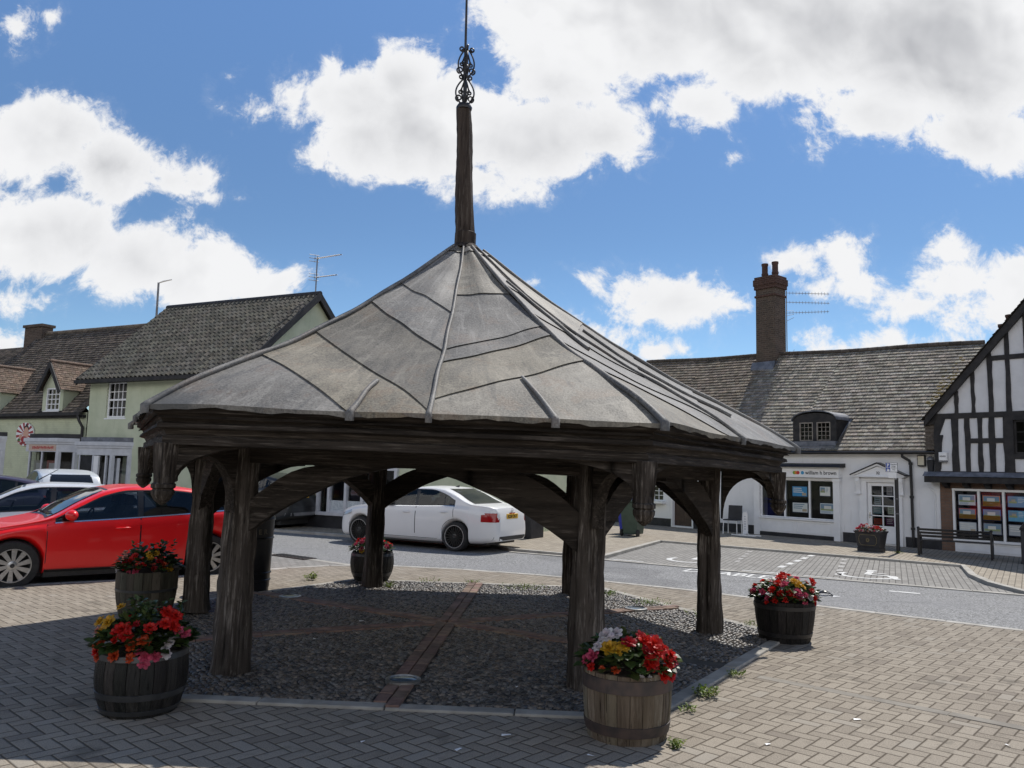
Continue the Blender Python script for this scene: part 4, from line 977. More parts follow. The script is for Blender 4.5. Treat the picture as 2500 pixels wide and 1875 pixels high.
M['redlens'] = pmat('red lamp lens', (.30, .008, .010), (.38, .012, .014), .12, scale=40.); M['clearlens'] = pmat('clear lamp lens', (.45, .46, .47), (.6, .6, .6), .08, .3, scale=40.)
M['plate_y'] = pmat('yellow number plate', (.72, .42, .02), (.75, .45, .03), .45); M['greyskid'] = pmat('silver skid plate', (.22, .225, .23), (.28, .28, .29), .4, .4)
M['seat'] = pmat('car seat cloth', (.05, .05, .055), (.08, .08, .085), .9)
class CarShape:
    def __init__(s, sp): s.p = sp; s.c = {}
    def sec(s, x):
        k = round(x*2000)
        if k in s.c: return s.c[k]
        p = s.p; zt = spl(p['top'], x); zb = min(spl(p['belt'], x), zt-.008); zl = s.low(x); w = spl(p['plan'], x)
        hc = zt-zb; mid = zl+(zb-zl)*.45; tum = p.get('tum', .30)
        cr = min(hc*.16, .055); yr = w*.945-tum*hc*.92
        P = [(w*.86, zl), (w*.965, zl+min(.05, (zb-zl)*.2)), (w*.992, lerp(zl, zb, .30)), (w, lerp(zl, zb, .58)), (w*.985, lerp(zl, zb, .86)), (w*.945, zb),
             (w*.945-tum*hc*.45, zb+hc*.48), (yr+.012, zb+hc*.86), (yr-.07*min(1, hc*4), zt-cr*.42), (yr*.5, zt-cr*.08), (0, zt)]
        for _ in range(2):
            Q = [P[0]]
            for a, b in zip(P, P[1:]): Q += [(a[0]*.75+b[0]*.25, a[1]*.75+b[1]*.25), (a[0]*.25+b[0]*.75, a[1]*.25+b[1]*.75)]
            P = Q+[P[-1]]
        s.c[k] = P; return P
    def low(s, x):
        p = s.p; z = interp(p['low'], x); ra = p['ra']
        for xw in p['wx']:
            d = abs(x-xw)
            if d < ra: z = max(z, p['wr']+math.sqrt(max(0, ra*ra-d*d))*.97)
        return z
    def side_y(s, x, z):
        P = s.sec(x); best = P[0][0]
        for a, b in zip(P, P[1:]):
            if a[1] <= z <= b[1] and b[1] > a[1]: return a[0]+(b[0]-a[0])*(z-a[1])/(b[1]-a[1])
        return P[-1][0] if z > P[-1][1] else P[0][0]
    def inside(s, x, y, z):
        P = s.sec(x)
        return P[0][1]*.0-1 < z <= P[-1][1] and s.side_y(x, z) >= abs(y)
    def end_x(s, y, z, front):
        L = s.p['L']; a, b = (0., L*.52) if front else (L, L*.48)
        if s.inside(a, y, z): return a
        n = 40; prev = a
        for i in range(1, n+1):
            x = a+(b-a)*i/n
            if s.inside(x, y, z):
                lo, hi = prev, x
                for _ in range(14):
                    m = (lo+hi)/2
                    if s.inside(m, y, z): hi = m
                    else: lo = m
                return hi
            prev = x
        return b
def make_car(name, label, sp, paintm, loc, heading, group=None, full=True):
    """car with local x pointing backwards from its middle; heading = world direction its nose points to"""
    cs = CarShape(sp); L = sp['L']; ox = L/2
    root = empty(name, loc, math.atan2(-heading[1], -heading[0]), label, 'car', group)
    xs = [L*i/64 for i in range(65)]+[.012, .03, L-.012, L-.03]
    for xw in sp['wx']:
        for d in (-1, 1): xs += [xw+d*(sp['ra']-.001), xw+d*(sp['ra']+.001)]
        xs += [xw+sp['ra']*math.cos(PI*q/16) for q in range(1, 16)]
    xs = sorted(set(round(x, 4) for x in xs))
    b = MB(); n = len(cs.sec(.5)); vs = []
    for x in xs:
        P = cs.sec(x); vs += [(x-ox, y, z) for y, z in P]+[(x-ox, -y, z) for y, z in reversed(P[:-1])]
    w = 2*n-1; fs = []
    for i in range(len(xs)-1):
        for j in range(w): fs.append((i*w+j, (i+1)*w+j, (i+1)*w+(j+1) % w, i*w+(j+1) % w))
    fs += [tuple(range(w)), tuple((len(xs)-1)*w+j for j in reversed(range(w)))]
    b.add(vs, fs, 0)
    wt_ = lambda x: min(spl(sp['wtop'], x), spl(sp['top'], x)-.045); wb_ = lambda x: spl(sp['belt'], x)+.022
    body = b.obj('body', [paintm, M['cabin']], root)
    # cut the window openings right through the cabin
    g0, g1 = sp['glass'][0][0]+.02, sp['glass'][-1][1]-.01; nx = 26
    gx = [lerp(g0, g1, q/nx) for q in range(nx+1)]
    poly = [(x-ox, wb_(x)+.004) for x in gx]+[(x-ox, max(wt_(x)-.004, wb_(x)+.012)) for x in reversed(gx)]
    cu = MB(); cu.prism(poly, -1.4, 1.4, 'y', 1); cut = cu.obj('cut', [paintm, M['cabin']], root)
    md = body.modifiers.new('cut', 'BOOLEAN'); md.operation = 'DIFFERENCE'; md.object = cut; md.solver = 'EXACT'
    dg = bpy.context.evaluated_depsgraph_get(); dg.update(); me2 = bpy.data.meshes.new_from_object(body.evaluated_get(dg))
    if len(me2.polygons) > 500: body.modifiers.clear(); body.data = me2
    else: body.modifiers.clear()
    bpy.data.objects.remove(cut)
    body.data.polygons.foreach_set('use_smooth', [True]*len(body.data.polygons)); body.data.set_sharp_from_angle(angle=rad(38))
    for (xs_, ys_) in ((sp['glass'][0][1]-.12, (.36, -.36)), (sp['glass'][1][1]+.02, (.40, 0, -.40))):
        for y_ in ys_:
            zb_ = spl(sp['belt'], xs_)
            sb_ = MB(); sb_.prism([(xs_-.10-ox, zb_-.02), (xs_+.05-ox, zb_-.02), (xs_+.13-ox, zb_+.17), (xs_+.03-ox, zb_+.18)], y_-.22, y_+.22, 'y')
            if y_: sb_.prism([(xs_+.05-ox, zb_+.20), (xs_+.13-ox, zb_+.20), (xs_+.15-ox, zb_+.33), (xs_+.07-ox, zb_+.33)], y_-.12, y_+.12, 'y'); sb_.box(xs_+.07-ox, xs_+.10-ox, y_-.05, y_+.05, zb_+.17, zb_+.21)
            sb_.obj('seat', M['seat'], root, bevel=.02)
    xw_ = sp['glass'][0][0]+.50; sb_ = MB(); zb_ = spl(sp['belt'], xw_); sb_.tube([(xw_+.05*math.cos(a)-ox, -.36+.17*math.sin(a), zb_+.0+.15*math.cos(a)) for a in [2*PI*q/16 for q in range(17)]], .014, 6); sb_.obj('steering_wheel', M['plastic'], root)
    ub = MB(); ww = sp['W']/2
    ub.box(.25-ox, L-.3-ox, -ww+.26, ww-.26, .16, .62)
    for xw in sp['wx']: pass
    ub.box(sp['wx'][0]+sp['ra']+.02-ox, sp['wx'][1]-sp['ra']-.02-ox, -ww+.10, ww-.10, .15, .30)
    for xw in sp['wx']: ub.box(xw-sp['ra']-.02-ox, xw+sp['ra']+.02-ox, -ww+.30, ww-.30, .3, .80)
    ub.obj('underbody', M['plastic'], root)
    def side(bb, x0, x1, fb, ft, off, m=0, nx=14, nz=4, sgn=(1, -1)):
        for s_ in sgn:
            def fn(u, v):
                x = lerp(x0, x1, u); z0, z1 = fb(x), ft(x); z = lerp(z0, max(z0+.001, z1), v)
                return (x-ox, s_*(cs.side_y(x, z)+off), z)
            bb.grid(fn, nx, nz, m)
    def endp(bb, y0, y1, fb, ft, off, front, m=0, ny=8, nz=5):
        def fn(u, v):
            y = lerp(y0, y1, u); z = lerp(fb(y), ft(y), v); x = cs.end_x(y, z, front); return (x-ox+(-off if front else off), y, z+off*.6)
        bb.grid(fn, ny, nz, m)
    sgl = [(1,), (-1,)]
    for sg in sgl:
        for (xa, xb_, kind) in sp['glass']:
            wt = lambda x: min(spl(sp['wtop'], x), spl(sp['top'], x)-.045); wb = lambda x: spl(sp['belt'], x)+.022
            if kind == 'f':
                bb = MB(); xe = sp['glass'][-1][1]; G = sp['glass']
                side(bb, xa-.03, xe+.02, lambda x: wb(x)-.016, lambda x: wb(x)+.012, .003, 0, 40, 1, sgn=sg); side(bb, xa-.01, xe+.02, lambda x: max(wt(x)-.020, wb(x)), lambda x: wt(x)+.014, .0028, 0, 40, 1, sgn=sg)
                for (p0, p1) in ((xa-.03, xa+.03), (G[0][1]-.015, G[1][0]+.015), (G[1][1]-.012, G[2][0]+.012), (xe-.03, xe+.02)): side(bb, p0, p1, lambda x: wb(x)-.01, lambda x: wt(x)+.010, .0032, 0, 3, 6, sgn=sg)
                fr = bb.obj('window_frame', M['black'], root, smooth=60, recalc=False)
            bb = MB(); side(bb, xa, xb_, wb, wt, .005, 0, sgn=sg); bb.obj('window', M['carglass'] if kind == 'f' else M['darkglass'], fr, smooth=60, recalc=False)
        if sp.get('chrome'):
            bb = MB(); xa, xb_ = sp['glass'][0][0]-.03, sp['glass'][-1][1]+.03
            side(bb, xa, xb_, lambda x: spl(sp['belt'], x)-.006, lambda x: spl(sp['belt'], x)+.010, .006, 0, 20, 1, sg)
            bb.obj('window_trim', M['chrome'], root, smooth=60, recalc=False)
        for (xa, xb_) in sp['doors']:
            cut = lambda x: max(.30, cs.low(x)+.05)
            fb = lambda x: max(.26, (sp['wr']+math.sqrt(max(0, (sp['ra']+.05)**2-(x-sp['wx'][1])**2)) if abs(x-sp['wx'][1]) < sp['ra']+.05 else .26))
            bb = MB(); g = .010
            side(bb, xa-g, xb_+g, lambda x: fb(x)-g, lambda x: spl(sp['belt'], x)-.010, .0015, 0, 12, 6, sg); gp = bb.obj('door_gap', M['black'], root, smooth=60, recalc=False)
            bb = MB(); side(bb, xa, xb_, fb, lambda x: spl(sp['belt'], x)-.008, .0045, 0, 12, 8, sg); door = bb.obj('door', paintm, root, smooth=60, recalc=False)
            bb = MB(); xh = xb_-.24; zh = spl(sp['belt'], xh)-.14; yh = cs.side_y(xh, zh)
            bb.tube([(xh-.10-ox, sg[0]*(yh+.006), zh), (xh-.07-ox, sg[0]*(yh+.032), zh+.003), (xh+.06-ox, sg[0]*(yh+.034), zh+.006), (xh+.10-ox, sg[0]*(yh+.006), zh+.006)], [.009, .013, .013, .009], 8)
            bb.obj('door_handle', paintm, door, smooth=60)
        # mirror
        xm = sp['glass'][0][0]+.16; zm = spl(sp['belt'], xm)+.07; ym = cs.side_y(xm, zm)
        bb = MB(); bb.M = Matrix.Translation((xm-ox, sg[0]*(ym+.13), zm+.03))
        bb.grid(lambda u, v: (.075*math.cos(PI*v)*(1 if math.cos(PI*v) > 0 else 1.25), .115*math.sin(PI*v)*math.cos(2*PI*u), .078*math.sin(PI*v)*math.sin(2*PI*u)), 14, 8)
        bb.M = None; bb.tube([(xm+.0-ox, sg[0]*(ym-.02), zm-.03), (xm-ox, sg[0]*(ym+.06), zm-.01)], .022, 8, 1)
        bb.obj('mirror', [paintm, M['plastic']], root, smooth=60)
        if full:
            bb = MB(); side(bb, .07, .52, lambda x: lerp(.60, .70, x/.5), lambda x: lerp(.66, .80, x/.5), .006, 0, 8, 3, sg); bb.obj('headlight', M['clearlens'], root, smooth=60, recalc=False)
        bb = MB(); tl = sp['tail']
        side(bb, L-tl[0], L-.02, lambda x: tl[1], lambda x: tl[2]-.05*(L-x)/tl[0], .006, 0, 10, 4, sg)
        y1 = sg[0]*(sp['W']/2-.10); y0 = sg[0]*(sp['W']/2-.10-tl[3])
        endp(bb, y0, y1, lambda y: tl[1]+.01, lambda y: tl[2]-.01, .006, False, 0, 6, 4); bb.obj('taillight', M['redlens'], root, smooth=60, recalc=False)
        # sill
        bb = MB(); side(bb, sp['wx'][0]+sp['ra']+.02, sp['wx'][1]-sp['ra']-.02, lambda x: cs.low(x)+.0, lambda x: cs.low(x)+.07, .004, 0, 8, 2, sg); bb.obj('sill', sp.get('sillm', M['plastic']), root, smooth=60, recalc=False)
    wsz = sp['wind']                            # windscreen: z0, z1, half width bottom, top
    for nm, (z0, z1, h0, h1), fr_ in (('windscreen', wsz, True), ('rear_window', sp['rear'], False)):
        bb = MB(); k_ = 10
        def fn(u, v, off, gw, gz):
            z = lerp(z0-gz, z1+gz, v); hw = lerp(h0, h1, v)+gw; y = lerp(-hw, hw, u); zz = z-(.02*(y/hw)**2 if fr_ else 0)
            x = cs.end_x(y, zz, fr_); return (x-ox+(-off if fr_ else off), y, zz+off)
        bb.grid(lambda u, v: fn(u, v, .0035, .02, .015), k_, 6); f0 = bb.obj(nm+'_frame', M['black'], root, smooth=60, recalc=False)
        bb = MB(); bb.grid(lambda u, v: fn(u, v, .007, 0, 0), k_, 6); bb.obj(nm, M['carsolid'], f0, smooth=60, recalc=False)
        if fr_:
            for q in (-1, 1):
                bb = MB(); P = [fn(.5+q*.06*1.0+(u*.36 if q > 0 else -u*.30), .03+.05*u, .02, 0, 0) for u in (0, .5, 1)]; bb.tube(P, .010, 6); bb.obj('wiper', M['plastic'], root)
    # rear details
    pl_ = sp['plate']; bb = MB(); hw = .26
    xr = max(cs.end_x(0, pl_, False), cs.end_x(hw, pl_, False))
    bb.box(xr-ox-.02, xr-ox+.006, -hw, hw, pl_-.055, pl_+.055); pt = bb.obj('number_plate', M['plate_y'], root, bevel=.003)
    if sp.get('reg'): text(sp['reg'], .098, M['black'], pt, (xr-ox+.0065, 0, pl_-.033), (rad(90), 0, rad(90)), 'plate_lettering', .003, 'CENTER', .001)
    bb = MB(); endp(bb, -sp['W']*.40, sp['W']*.40, lambda y: sp['low'][-1][1]+.01, lambda y: sp['low'][-1][1]+.10, .006, False, 0, 10, 3); bb.obj('bumper_insert', sp.get('insertm', M['plastic']), root, smooth=60, recalc=False)
    if full:
        bb = MB(); endp(bb, -.5, .5, lambda y: .30, lambda y: .50, .006, True, 0, 10, 3); bb.obj('grille', M['plastic'], root, smooth=60, recalc=False)
    for i_, xw in enumerate(sp['wx']):
        for s_ in (1, -1):
            wr = sp['wr']; rr = sp['rr']; yc = s_*(sp['W']/2-.015)
            we = empty('wheel', (xw-ox, yc, wr)); we.parent = root
            bb = MB(); bb.lathe([(rr, -.0*s_), (rr+.012, s_*.004), (wr-.012, -s_*.004), (wr, -s_*.03), (wr, -s_*.19), (wr-.03, -s_*.215), (rr, -s_*.215)], 40, 0, cap=False, ax='y'); bb.obj('tyre', M['rubber'], we, smooth=35)
            bb = MB(); a_ = 1 if sp['rim'] == 'black' else 0
            bb.lathe([(rr, -s_*.001), (rr-.012, -s_*.006), (rr-.02, -s_*.03), (rr-.03, -s_*.12), (.001, -s_*.125)], 40, 2, cap=False, ax='y')
            bb.lathe([(rr+.001, s_*.003), (rr-.010, s_*.003), (rr-.014, -s_*.01)], 40, 0, cap=False, ax='y')
            ns, sw = (20, .012) if sp['rim'] == 'black' else (10, .030)
            for q in range(ns):
                a = 2*PI*q/ns+.15; tw = .0 if sp['rim'] == 'black' else .20
                A = Vector((math.cos(a), math.sin(a))); Nn = Vector((-A.y, A.x)); w0, w1 = (sw*.7, sw) if sp['rim'] == 'black' else (.020, .036)
                p0, p1 = A*.05, A*(rr-.008)+Nn*tw*.12
                pts = [p0-Nn*w0, p0+Nn*w0, p1+Nn*w1, p1-Nn*w1]
                y0, y1 = -s_*.045, -s_*.012
                bb.add([(p.x, y1, p.y) for p in pts]+[(p.x, y0, p.y) for p in pts], [(0, 1, 2, 3), (7, 6, 5, 4), (0, 4, 5, 1), (1, 5, 6, 2), (2, 6, 7, 3), (3, 7, 4, 0)], 1 if a_ else 0)
            bb.lathe([(.062, -s_*.05), (.062, -s_*.010), (.045, -s_*.004), (.001, -s_*.003)], 20, 1 if a_ else 0, cap=False, ax='y')
            bb.lathe([(.030, -s_*.004), (.028, -s_*.000), (.001, -s_*.000)], 14, 3, cap=False, ax='y')
            bb.obj('rim', [M['alloy'], M['alloy_black'], M['blackwell'], M['plastic']], we, smooth=30)
    return root, cs, ox
m_ = Mat('dark car glass'); m_.set(.02, 0, .75, (.012, .015, .019)); M['carsolid'] = m_.m
M['darkglass'] = glass('privacy car glass', (.7, .8, .85), .22); M['cabin'] = pmat('dark cabin lining', (.035, .035, .037), (.05, .05, .052), .9)
M['blackwell'] = pmat('dark wheel barrel', (.02, .02, .02), (.035, .035, .035), .7)
HATCH = dict(L=4.38, W=1.83, tum=.33, ra=.375, wx=(.90, 3.60), wr=.335, rr=.232, rim='silver', plate=.83, chrome=True,
    top=[(0, .56), (.05, .66), (.18, .72), (.6, .845), (1.1, .93), (1.32, .985), (1.75, 1.235), (2.1, 1.395), (2.5, 1.455), (3.0, 1.45), (3.55, 1.385), (3.95, 1.29), (4.08, 1.16), (4.22, .95), (4.33, .80), (4.38, .58)],
    belt=[(0, .50), (.18, .66), (.6, .785), (1.32, .905), (2.4, .965), (3.3, 1.02), (3.9, 1.06), (4.1, .98), (4.25, .82), (4.38, .54)],
    low=[(0, .27), (.2, .21), (.9, .20), (3.6, .20), (4.1, .26), (4.38, .36)],
    plan=[(0, .50), (.06, .64), (.2, .77), (.5, .865), (.9, .90), (2.2, .915), (3.5, .905), (3.95, .86), (4.2, .78), (4.33, .68), (4.38, .55)],
    wtop=[(1.40, .965), (1.72, 1.13), (2.05, 1.29), (2.4, 1.365), (2.9, 1.37), (3.4, 1.32), (3.75, 1.22), (3.93, 1.10)],
    glass=[(1.42, 2.50, 'f'), (2.58, 3.42, 'r'), (3.47, 3.90, 'q')], doors=[(1.30, 2.53), (2.55, 3.62)], tail=(.34, .86, 1.0, .20), wind=(1.005, 1.385, .62, .55), rear=(1.0, 1.30, .56, .50))
SEDAN = dict(L=4.58, W=1.78, tum=.30, ra=.355, wx=(.80, 3.56), wr=.325, rr=.255, rim='black', plate=.80, reg='KS58 DKY', sillm=None, chrome=True,
    top=[(0, .58), (.05, .68), (.2, .78), (.6, .90), (1.2, .985), (1.42, 1.02), (1.8, 1.22), (2.15, 1.37), (2.6, 1.435), (3.05, 1.415), (3.4, 1.31), (3.8, 1.115), (3.98, 1.055), (4.25, 1.035), (4.46, 1.01), (4.52, .985), (4.55, .90), (4.568, .72), (4.58, .50)],
    belt=[(0, .54), (.2, .73), (.6, .85), (1.42, .93), (2.6, .97), (3.5, 1.0), (4.0, .985), (4.3, .95), (4.5, .80), (4.58, .52)],
    low=[(0, .22), (.2, .17), (.8, .17), (3.56, .17), (4.2, .20), (4.58, .26)],
    plan=[(0, .50), (.06, .64), (.2, .76), (.5, .84), (.8, .875), (2.2, .885), (3.5, .875), (4.1, .84), (4.4, .78), (4.53, .70), (4.58, .58)],
    wtop=[(1.46, .97), (1.75, 1.13), (2.05, 1.27), (2.4, 1.345), (2.8, 1.345), (3.2, 1.26), (3.45, 1.15), (3.6, 1.07)],
    glass=[(1.48, 2.42, 'f'), (2.50, 3.22, 'r'), (3.25, 3.50, 'q')], doors=[(1.34, 2.45), (2.47, 3.50)], tail=(.36, .68, .885, .15), wind=(1.035, 1.365, .60, .52), rear=(1.075, 1.365, .60, .50))
SEDAN['sillm'] = M['white_paint']
def scaled(sp, sx, sy, sz, **kw):
    d = dict(sp); d['L'] = sp['L']*sx; d['W'] = sp['W']*sy
    for k_ in ('top', 'belt', 'low', 'wtop'): d[k_] = [(x*sx, z*sz) for x, z in sp[k_]]
    d['plan'] = [(x*sx, w*sy) for x, w in sp['plan']]
    d['wx'] = tuple(x*sx for x in sp['wx']); d['glass'] = [(a*sx, b*sx, c) for a, b, c in sp['glass']]; d['doors'] = [(a*sx, b*sx) for a, b in sp['doors']]
    t = sp['tail']; d['tail'] = (t[0]*sx, t[1]*sz, t[2]*sz, t[3]*sy); d['plate'] = sp['plate']*sz
    for k_ in ('wind', 'rear'): q = sp[k_]; d[k_] = (q[0]*sz, q[1]*sz, q[2]*sy, q[3]*sy)
    d.update(kw); return d
def at_wheels(sp, fx, fy, hd, side):
    """place a car by the ground point under its near front wheel"""
    h = Vector(hd).normalized(); ox = sp['L']/2; near = Vector((-h.y, h.x))*side
    p = Vector((fx, fy))-near*(sp['W']/2-.015)-h*(ox-sp['wx'][0]); return (p.x, p.y, ZR+.006)
# red hatchback: the nose points left and towards the camera
rh = (-.775, -.632)
red, cs_, ox_ = make_car('hatchback_car', 'bright red hatchback parked side on behind the left barrels', HATCH, M['red_paint'], at_wheels(HATCH, -6.86, 11.30, rh, 1), rh)
sil = scaled(HATCH, 1.03, 1., .985, rim='silver', chrome=False)
make_car('estate_car', 'silver car parked just behind the red hatchback', sil, M['silver_paint'], (-8.75, 14.75, ZR-.02), (-.86, -.51))
pur = scaled(HATCH, .96, .97, 1.01, chrome=False)
make_car('small_car', 'dark purple car at the left edge beyond the silver car', pur, M['purple_paint'], (-12.95, 18.9, ZR-.03), (-.86, -.51))
far = scaled(HATCH, 1.0, 1.02, 1.07, chrome=False)
make_car('compact_car', 'pale silver hatchback seen from behind in front of the pale green houses', far, M['pale_blue'], (-14.0, 25.0, ZR), (-.64, .77))
suv = scaled(HATCH, 1.02, 1.02, 1.13, chrome=False, wr=.36, ra=.40, insertm=M['greyskid'])
suvr, a1, b1 = make_car('off_road_car', 'black off road car with silver skid plate, seen from behind through the arch', suv, M['dark_paint'], (-7.95, 24.1, ZR), (-.93, .37))
wh = (-.87, .493)
whr, csw, oxw = make_car('saloon_car', 'white saloon car with black wheels parked on the road beyond the arch', SEDAN, M['white_paint'], at_wheels(SEDAN, -3.62, 19.62, wh, 1), wh)
# star badge and boot lettering, shark fin
b = MB(); xr = csw.end_x(0, .935, False)-oxw+.012
b.tube([(xr, .045*math.cos(a), .935+.045*math.sin(a)) for a in [2*PI*i/16 for i in range(17)]], .005, 5)
for a in (90, 210, 330): b.tube([(xr, 0, .935), (xr, .042*math.cos(rad(a)), .935+.042*math.sin(rad(a)))], .004, 4)
b.obj('badge', M['chrome'], whr, smooth=60)
b = MB(); b.prism([(2.95-oxw, 1.41), (3.09-oxw, 1.41), (3.09-oxw, 1.46)], -.012, .012, 'y'); b.obj('aerial', M['plastic'], whr)
b = MB(); b.tube([(3.75-pur['L']/2, 0, 1.36), (4.15-pur['L']/2, 0, 1.62)], [.016, .006], 6); pa = [o for o in COL.objects if o.name.startswith('small_car')][0]; b.obj('aerial', M['plastic'], pa)
# seats and a red tailored reflection are left to real reflections
# ------------------------------------------------------------------ building helpers (facade frame: x along, y inwards, z up)
def wall_holes(b, x0, x1, z0, z1, holes, y0, y1, m=0, mr=None):
    """wall plate with real openings and reveals; holes = (x0,x1,z0,z1)"""
    xs = sorted({x0, x1, *[h[0] for h in holes], *[h[1] for h in holes]}); zs = sorted({z0, z1, *[h[2] for h in holes], *[h[3] for h in holes]})
    inh = lambda x, z: any(h[0] < x < h[1] and h[2] < z < h[3] for h in holes)
    for xa, xb in zip(xs, xs[1:]):
        for za, zb in zip(zs, zs[1:]):
            if not inh((xa+xb)/2, (za+zb)/2): b.face([(xa, y0, za), (xb, y0, za), (xb, y0, zb), (xa, y0, zb)], m)
    mr = m if mr is None else mr
    for h in holes:
        a, c, d, e = h
        b.face([(a, y0, d), (a, y1, d), (a, y1, e), (a, y0, e)], mr); b.face([(c, y0, d), (c, y0, e), (c, y1, e), (c, y1, d)], mr)
        b.face([(a, y0, d), (c, y0, d), (c, y1, d), (a, y1, d)], mr); b.face([(a, y0, e), (a, y1, e), (c, y1, e), (c, y0, e)], mr)
def tile_roof(b, e0, e1, r0, r1, course, tw, seed=0, kind='plain', m=0, thick=.018, lo=.75, hi=1.2, skip=None):
    rg = random.Random(seed); E0, E1, R0, R1 = map(Vector, (e0, e1, r0, r1))
    sl = ((R0-E0).length+(R1-E1).length)/2; nc = max(1, round(sl/course))
    N = (E1-E0).cross(R0-E0).normalized()
    if N.z < 0: N = -N
    for i in range(nc):
        a0, a1 = E0.lerp(R0, i/nc), E1.lerp(R1, i/nc); t2 = min(1., (i+1.35)/nc); b0, b1 = E0.lerp(R0, t2), E1.lerp(R1, t2)
        n = max(1, round((a1-a0).length/tw)); off = .5 if (kind == 'plain' and i % 2) else 0
        dip = rg.uniform(-.004, .004)
        for j in range(n+(1 if off else 0)):
            u0 = max(0, (j-off)/n); u1 = min(1, (j+1-off)/n)
            if u1-u0 < .001: continue
            if skip and skip(lerp(a0.x, a1.x, (u0+u1)/2), a0.z): continue
            t = rg.uniform(lo, hi); tc = (t*rg.uniform(.96, 1.06), t, t*rg.uniform(.92, 1.02))
            if kind == 'plain':
                l = thick+rg.uniform(-.004, .006)+dip; g = (a1-a0).normalized()*.004
                p = [a0.lerp(a1, u0)+g+N*l, a0.lerp(a1, u1)-g+N*(l+rg.uniform(-.004, .004)), b0.lerp(b1, u1)-g+N*.002, b0.lerp(b1, u0)+g+N*.002]
                q = [p[0]-N*(thick+.008), p[1]-N*(thick+.008)]
                b.add(p+q, [(0, 1, 2, 3), (4, 5, 1, 0)], m, tc)
            else:                              # pantile: an S in section
                k = 6; low, up, bt = [], [], []
                for s in range(k+1):
                    h = .042*math.sin(2*PI*s/k)+.04; u = lerp(u0, u1, s/k)
                    low.append(a0.lerp(a1, u)+N*(h+.030)); up.append(b0.lerp(b1, u)+N*h); bt.append(a0.lerp(a1, u)+N*(h-.008))
                vs = low+up+bt; w = k+1
                b.add(vs, [(s, s+1, w+s+1, w+s) for s in range(k)]+[(2*w+s, 2*w+s+1, s+1, s) for s in range(k)], m, tc)
    b.add([e0, e1, r1, r0], [(0, 1, 2, 3)], m, .4)
def win_unit(parent, x0, x1, z0, z1, y, cols, rows, frame=.05, bar=.022, mat=None, name='window', sill=True, room='dark', depth=.5, sash=False, back=True):
    """frame, glazing bars (one mesh), glass and the dark room behind"""
    mat = mat or M['trim']; b = MB()
    for a in ((x0, x0+frame, z0, z1), (x1-frame, x1, z0, z1), (x0+frame, x1-frame, z0, z0+frame), (x0+frame, x1-frame, z1-frame, z1)): b.box(a[0], a[1], y-.03, y+.04, a[2], a[3])
    gx0, gx1, gz0, gz1 = x0+frame, x1-frame, z0+frame, z1-frame
    for i in range(1, cols): x = lerp(gx0, gx1, i/cols); b.box(x-bar/2, x+bar/2, y-.018, y+.012, gz0, gz1)
    for i in range(1, rows):
        z = lerp(gz0, gz1, i/rows); w = bar/2*(2.2 if sash and i == rows//2 else 1); b.box(gx0, gx1, y-.0165-(.012 if sash and i == rows//2 else 0), y+.0105, z-w, z+w)
    f = b.obj(name, mat, parent, bevel=.003)
    g = MB(); g.face([(gx0, y+.004, gz0), (gx1, y+.004, gz0), (gx1, y+.004, gz1), (gx0, y+.004, gz1)]); g.obj('pane', M['glass'], f)
    if back:
        r = MB(); r.box(x0+.01, x1-.01, y+.045, y+depth, z0+.01, z1-.01, 0, 1., ('f',)); r.obj('interior', M[room], f, recalc=False)
    if sill:
        s = MB(); s.box(x0-.06, x1+.06, y-.10, y+.02, z0-.05, z0-.004); s.obj('sill', mat, f, bevel=.004)
    return f
def aerial(loc, rz, label, h, arms, group='television aerials'):
    """mast with Yagi arms; arms = (z, length, rods)"""
    o = empty('television_aerial', loc, rz, label, 'aerial', group); m = MB(); m.tube([(0, 0, 0), (0, 0, h)], .024, 6); m.obj('mast', M['greymetal'], o)
    for (z, L, n, tilt) in arms:
        b = MB(); b.tube([(-.12*L, 0, z), (L, 0, z+tilt*L)], .018, 5)
        for i in range(n): x = L*(i+.3)/n; b.tube([(x, -.15, z+tilt*x-.03), (x, .15, z+tilt*x+.03)], .009, 4)
        for q in (-.12, 0, .12): b.tube([(-.1*L-.12, -.18, z+q), (-.1*L+.06, .18, z+q+.03)], .011, 4)
        b.tube([(-.1*L, 0, z-.15), (-.1*L, 0, z+.15)], .008, 4); b.obj('aerial_arm', M['greymetal'], o)
    return o
M['greymetal'] = pmat('grey metal', (.16, .16, .17), (.24, .24, .25), .5, .5, scale=9.)
# ------------------------------------------------------------------ white terrace on the right
WA = math.atan2(-.768, .64)
W0 = (9.57, 23.5)
def wloc(s, y, z=0.):
    d = Vector((.64, -.768)).normalized(); n = Vector((-d.y, d.x)); p = Vector(W0)+d*s+n*y; return (p.x, p.y, z)
wt = empty('white_terrace', (*W0, 0), WA, 'long low white rendered shop terrace with lichened tile roof and tall brick chimney', 'building')
SHOP = (-2.49, -.06, .58, 1.74); DOOR = (.92, 1.76, .03, 1.72); HW = (-7.35, -6.42, .86, 1.42); HD = (-6.02, -5.2, .05, 1.75)
b = MB(); wall_holes(b, -10.2, 2.86, 0, 2.62, [SHOP, DOOR, HW, HD], 0, .30)
b.face([(-10.2, 0, 0), (-10.2, 7.2, 0), (-10.2, 7.2, 2.62), (-10.2, 3.6, 6.3), (-10.2, 0, 2.62)]); b.face([(2.86, 0, 0), (2.86, 7.2, 0), (2.86, 7.2, 2.62), (2.86, 3.6, 5.8), (2.86, 0, 2.62)]); b.face([(-10.2, 7.2, 0), (2.86, 7.2, 0), (2.86, 7.2, 2.62), (-10.2, 7.2, 2.62)])
b.obj('wall', M['white'], wt)
ridge = lambda s: 6.48+(s+9.64)*(5.93-6.48)/12.64
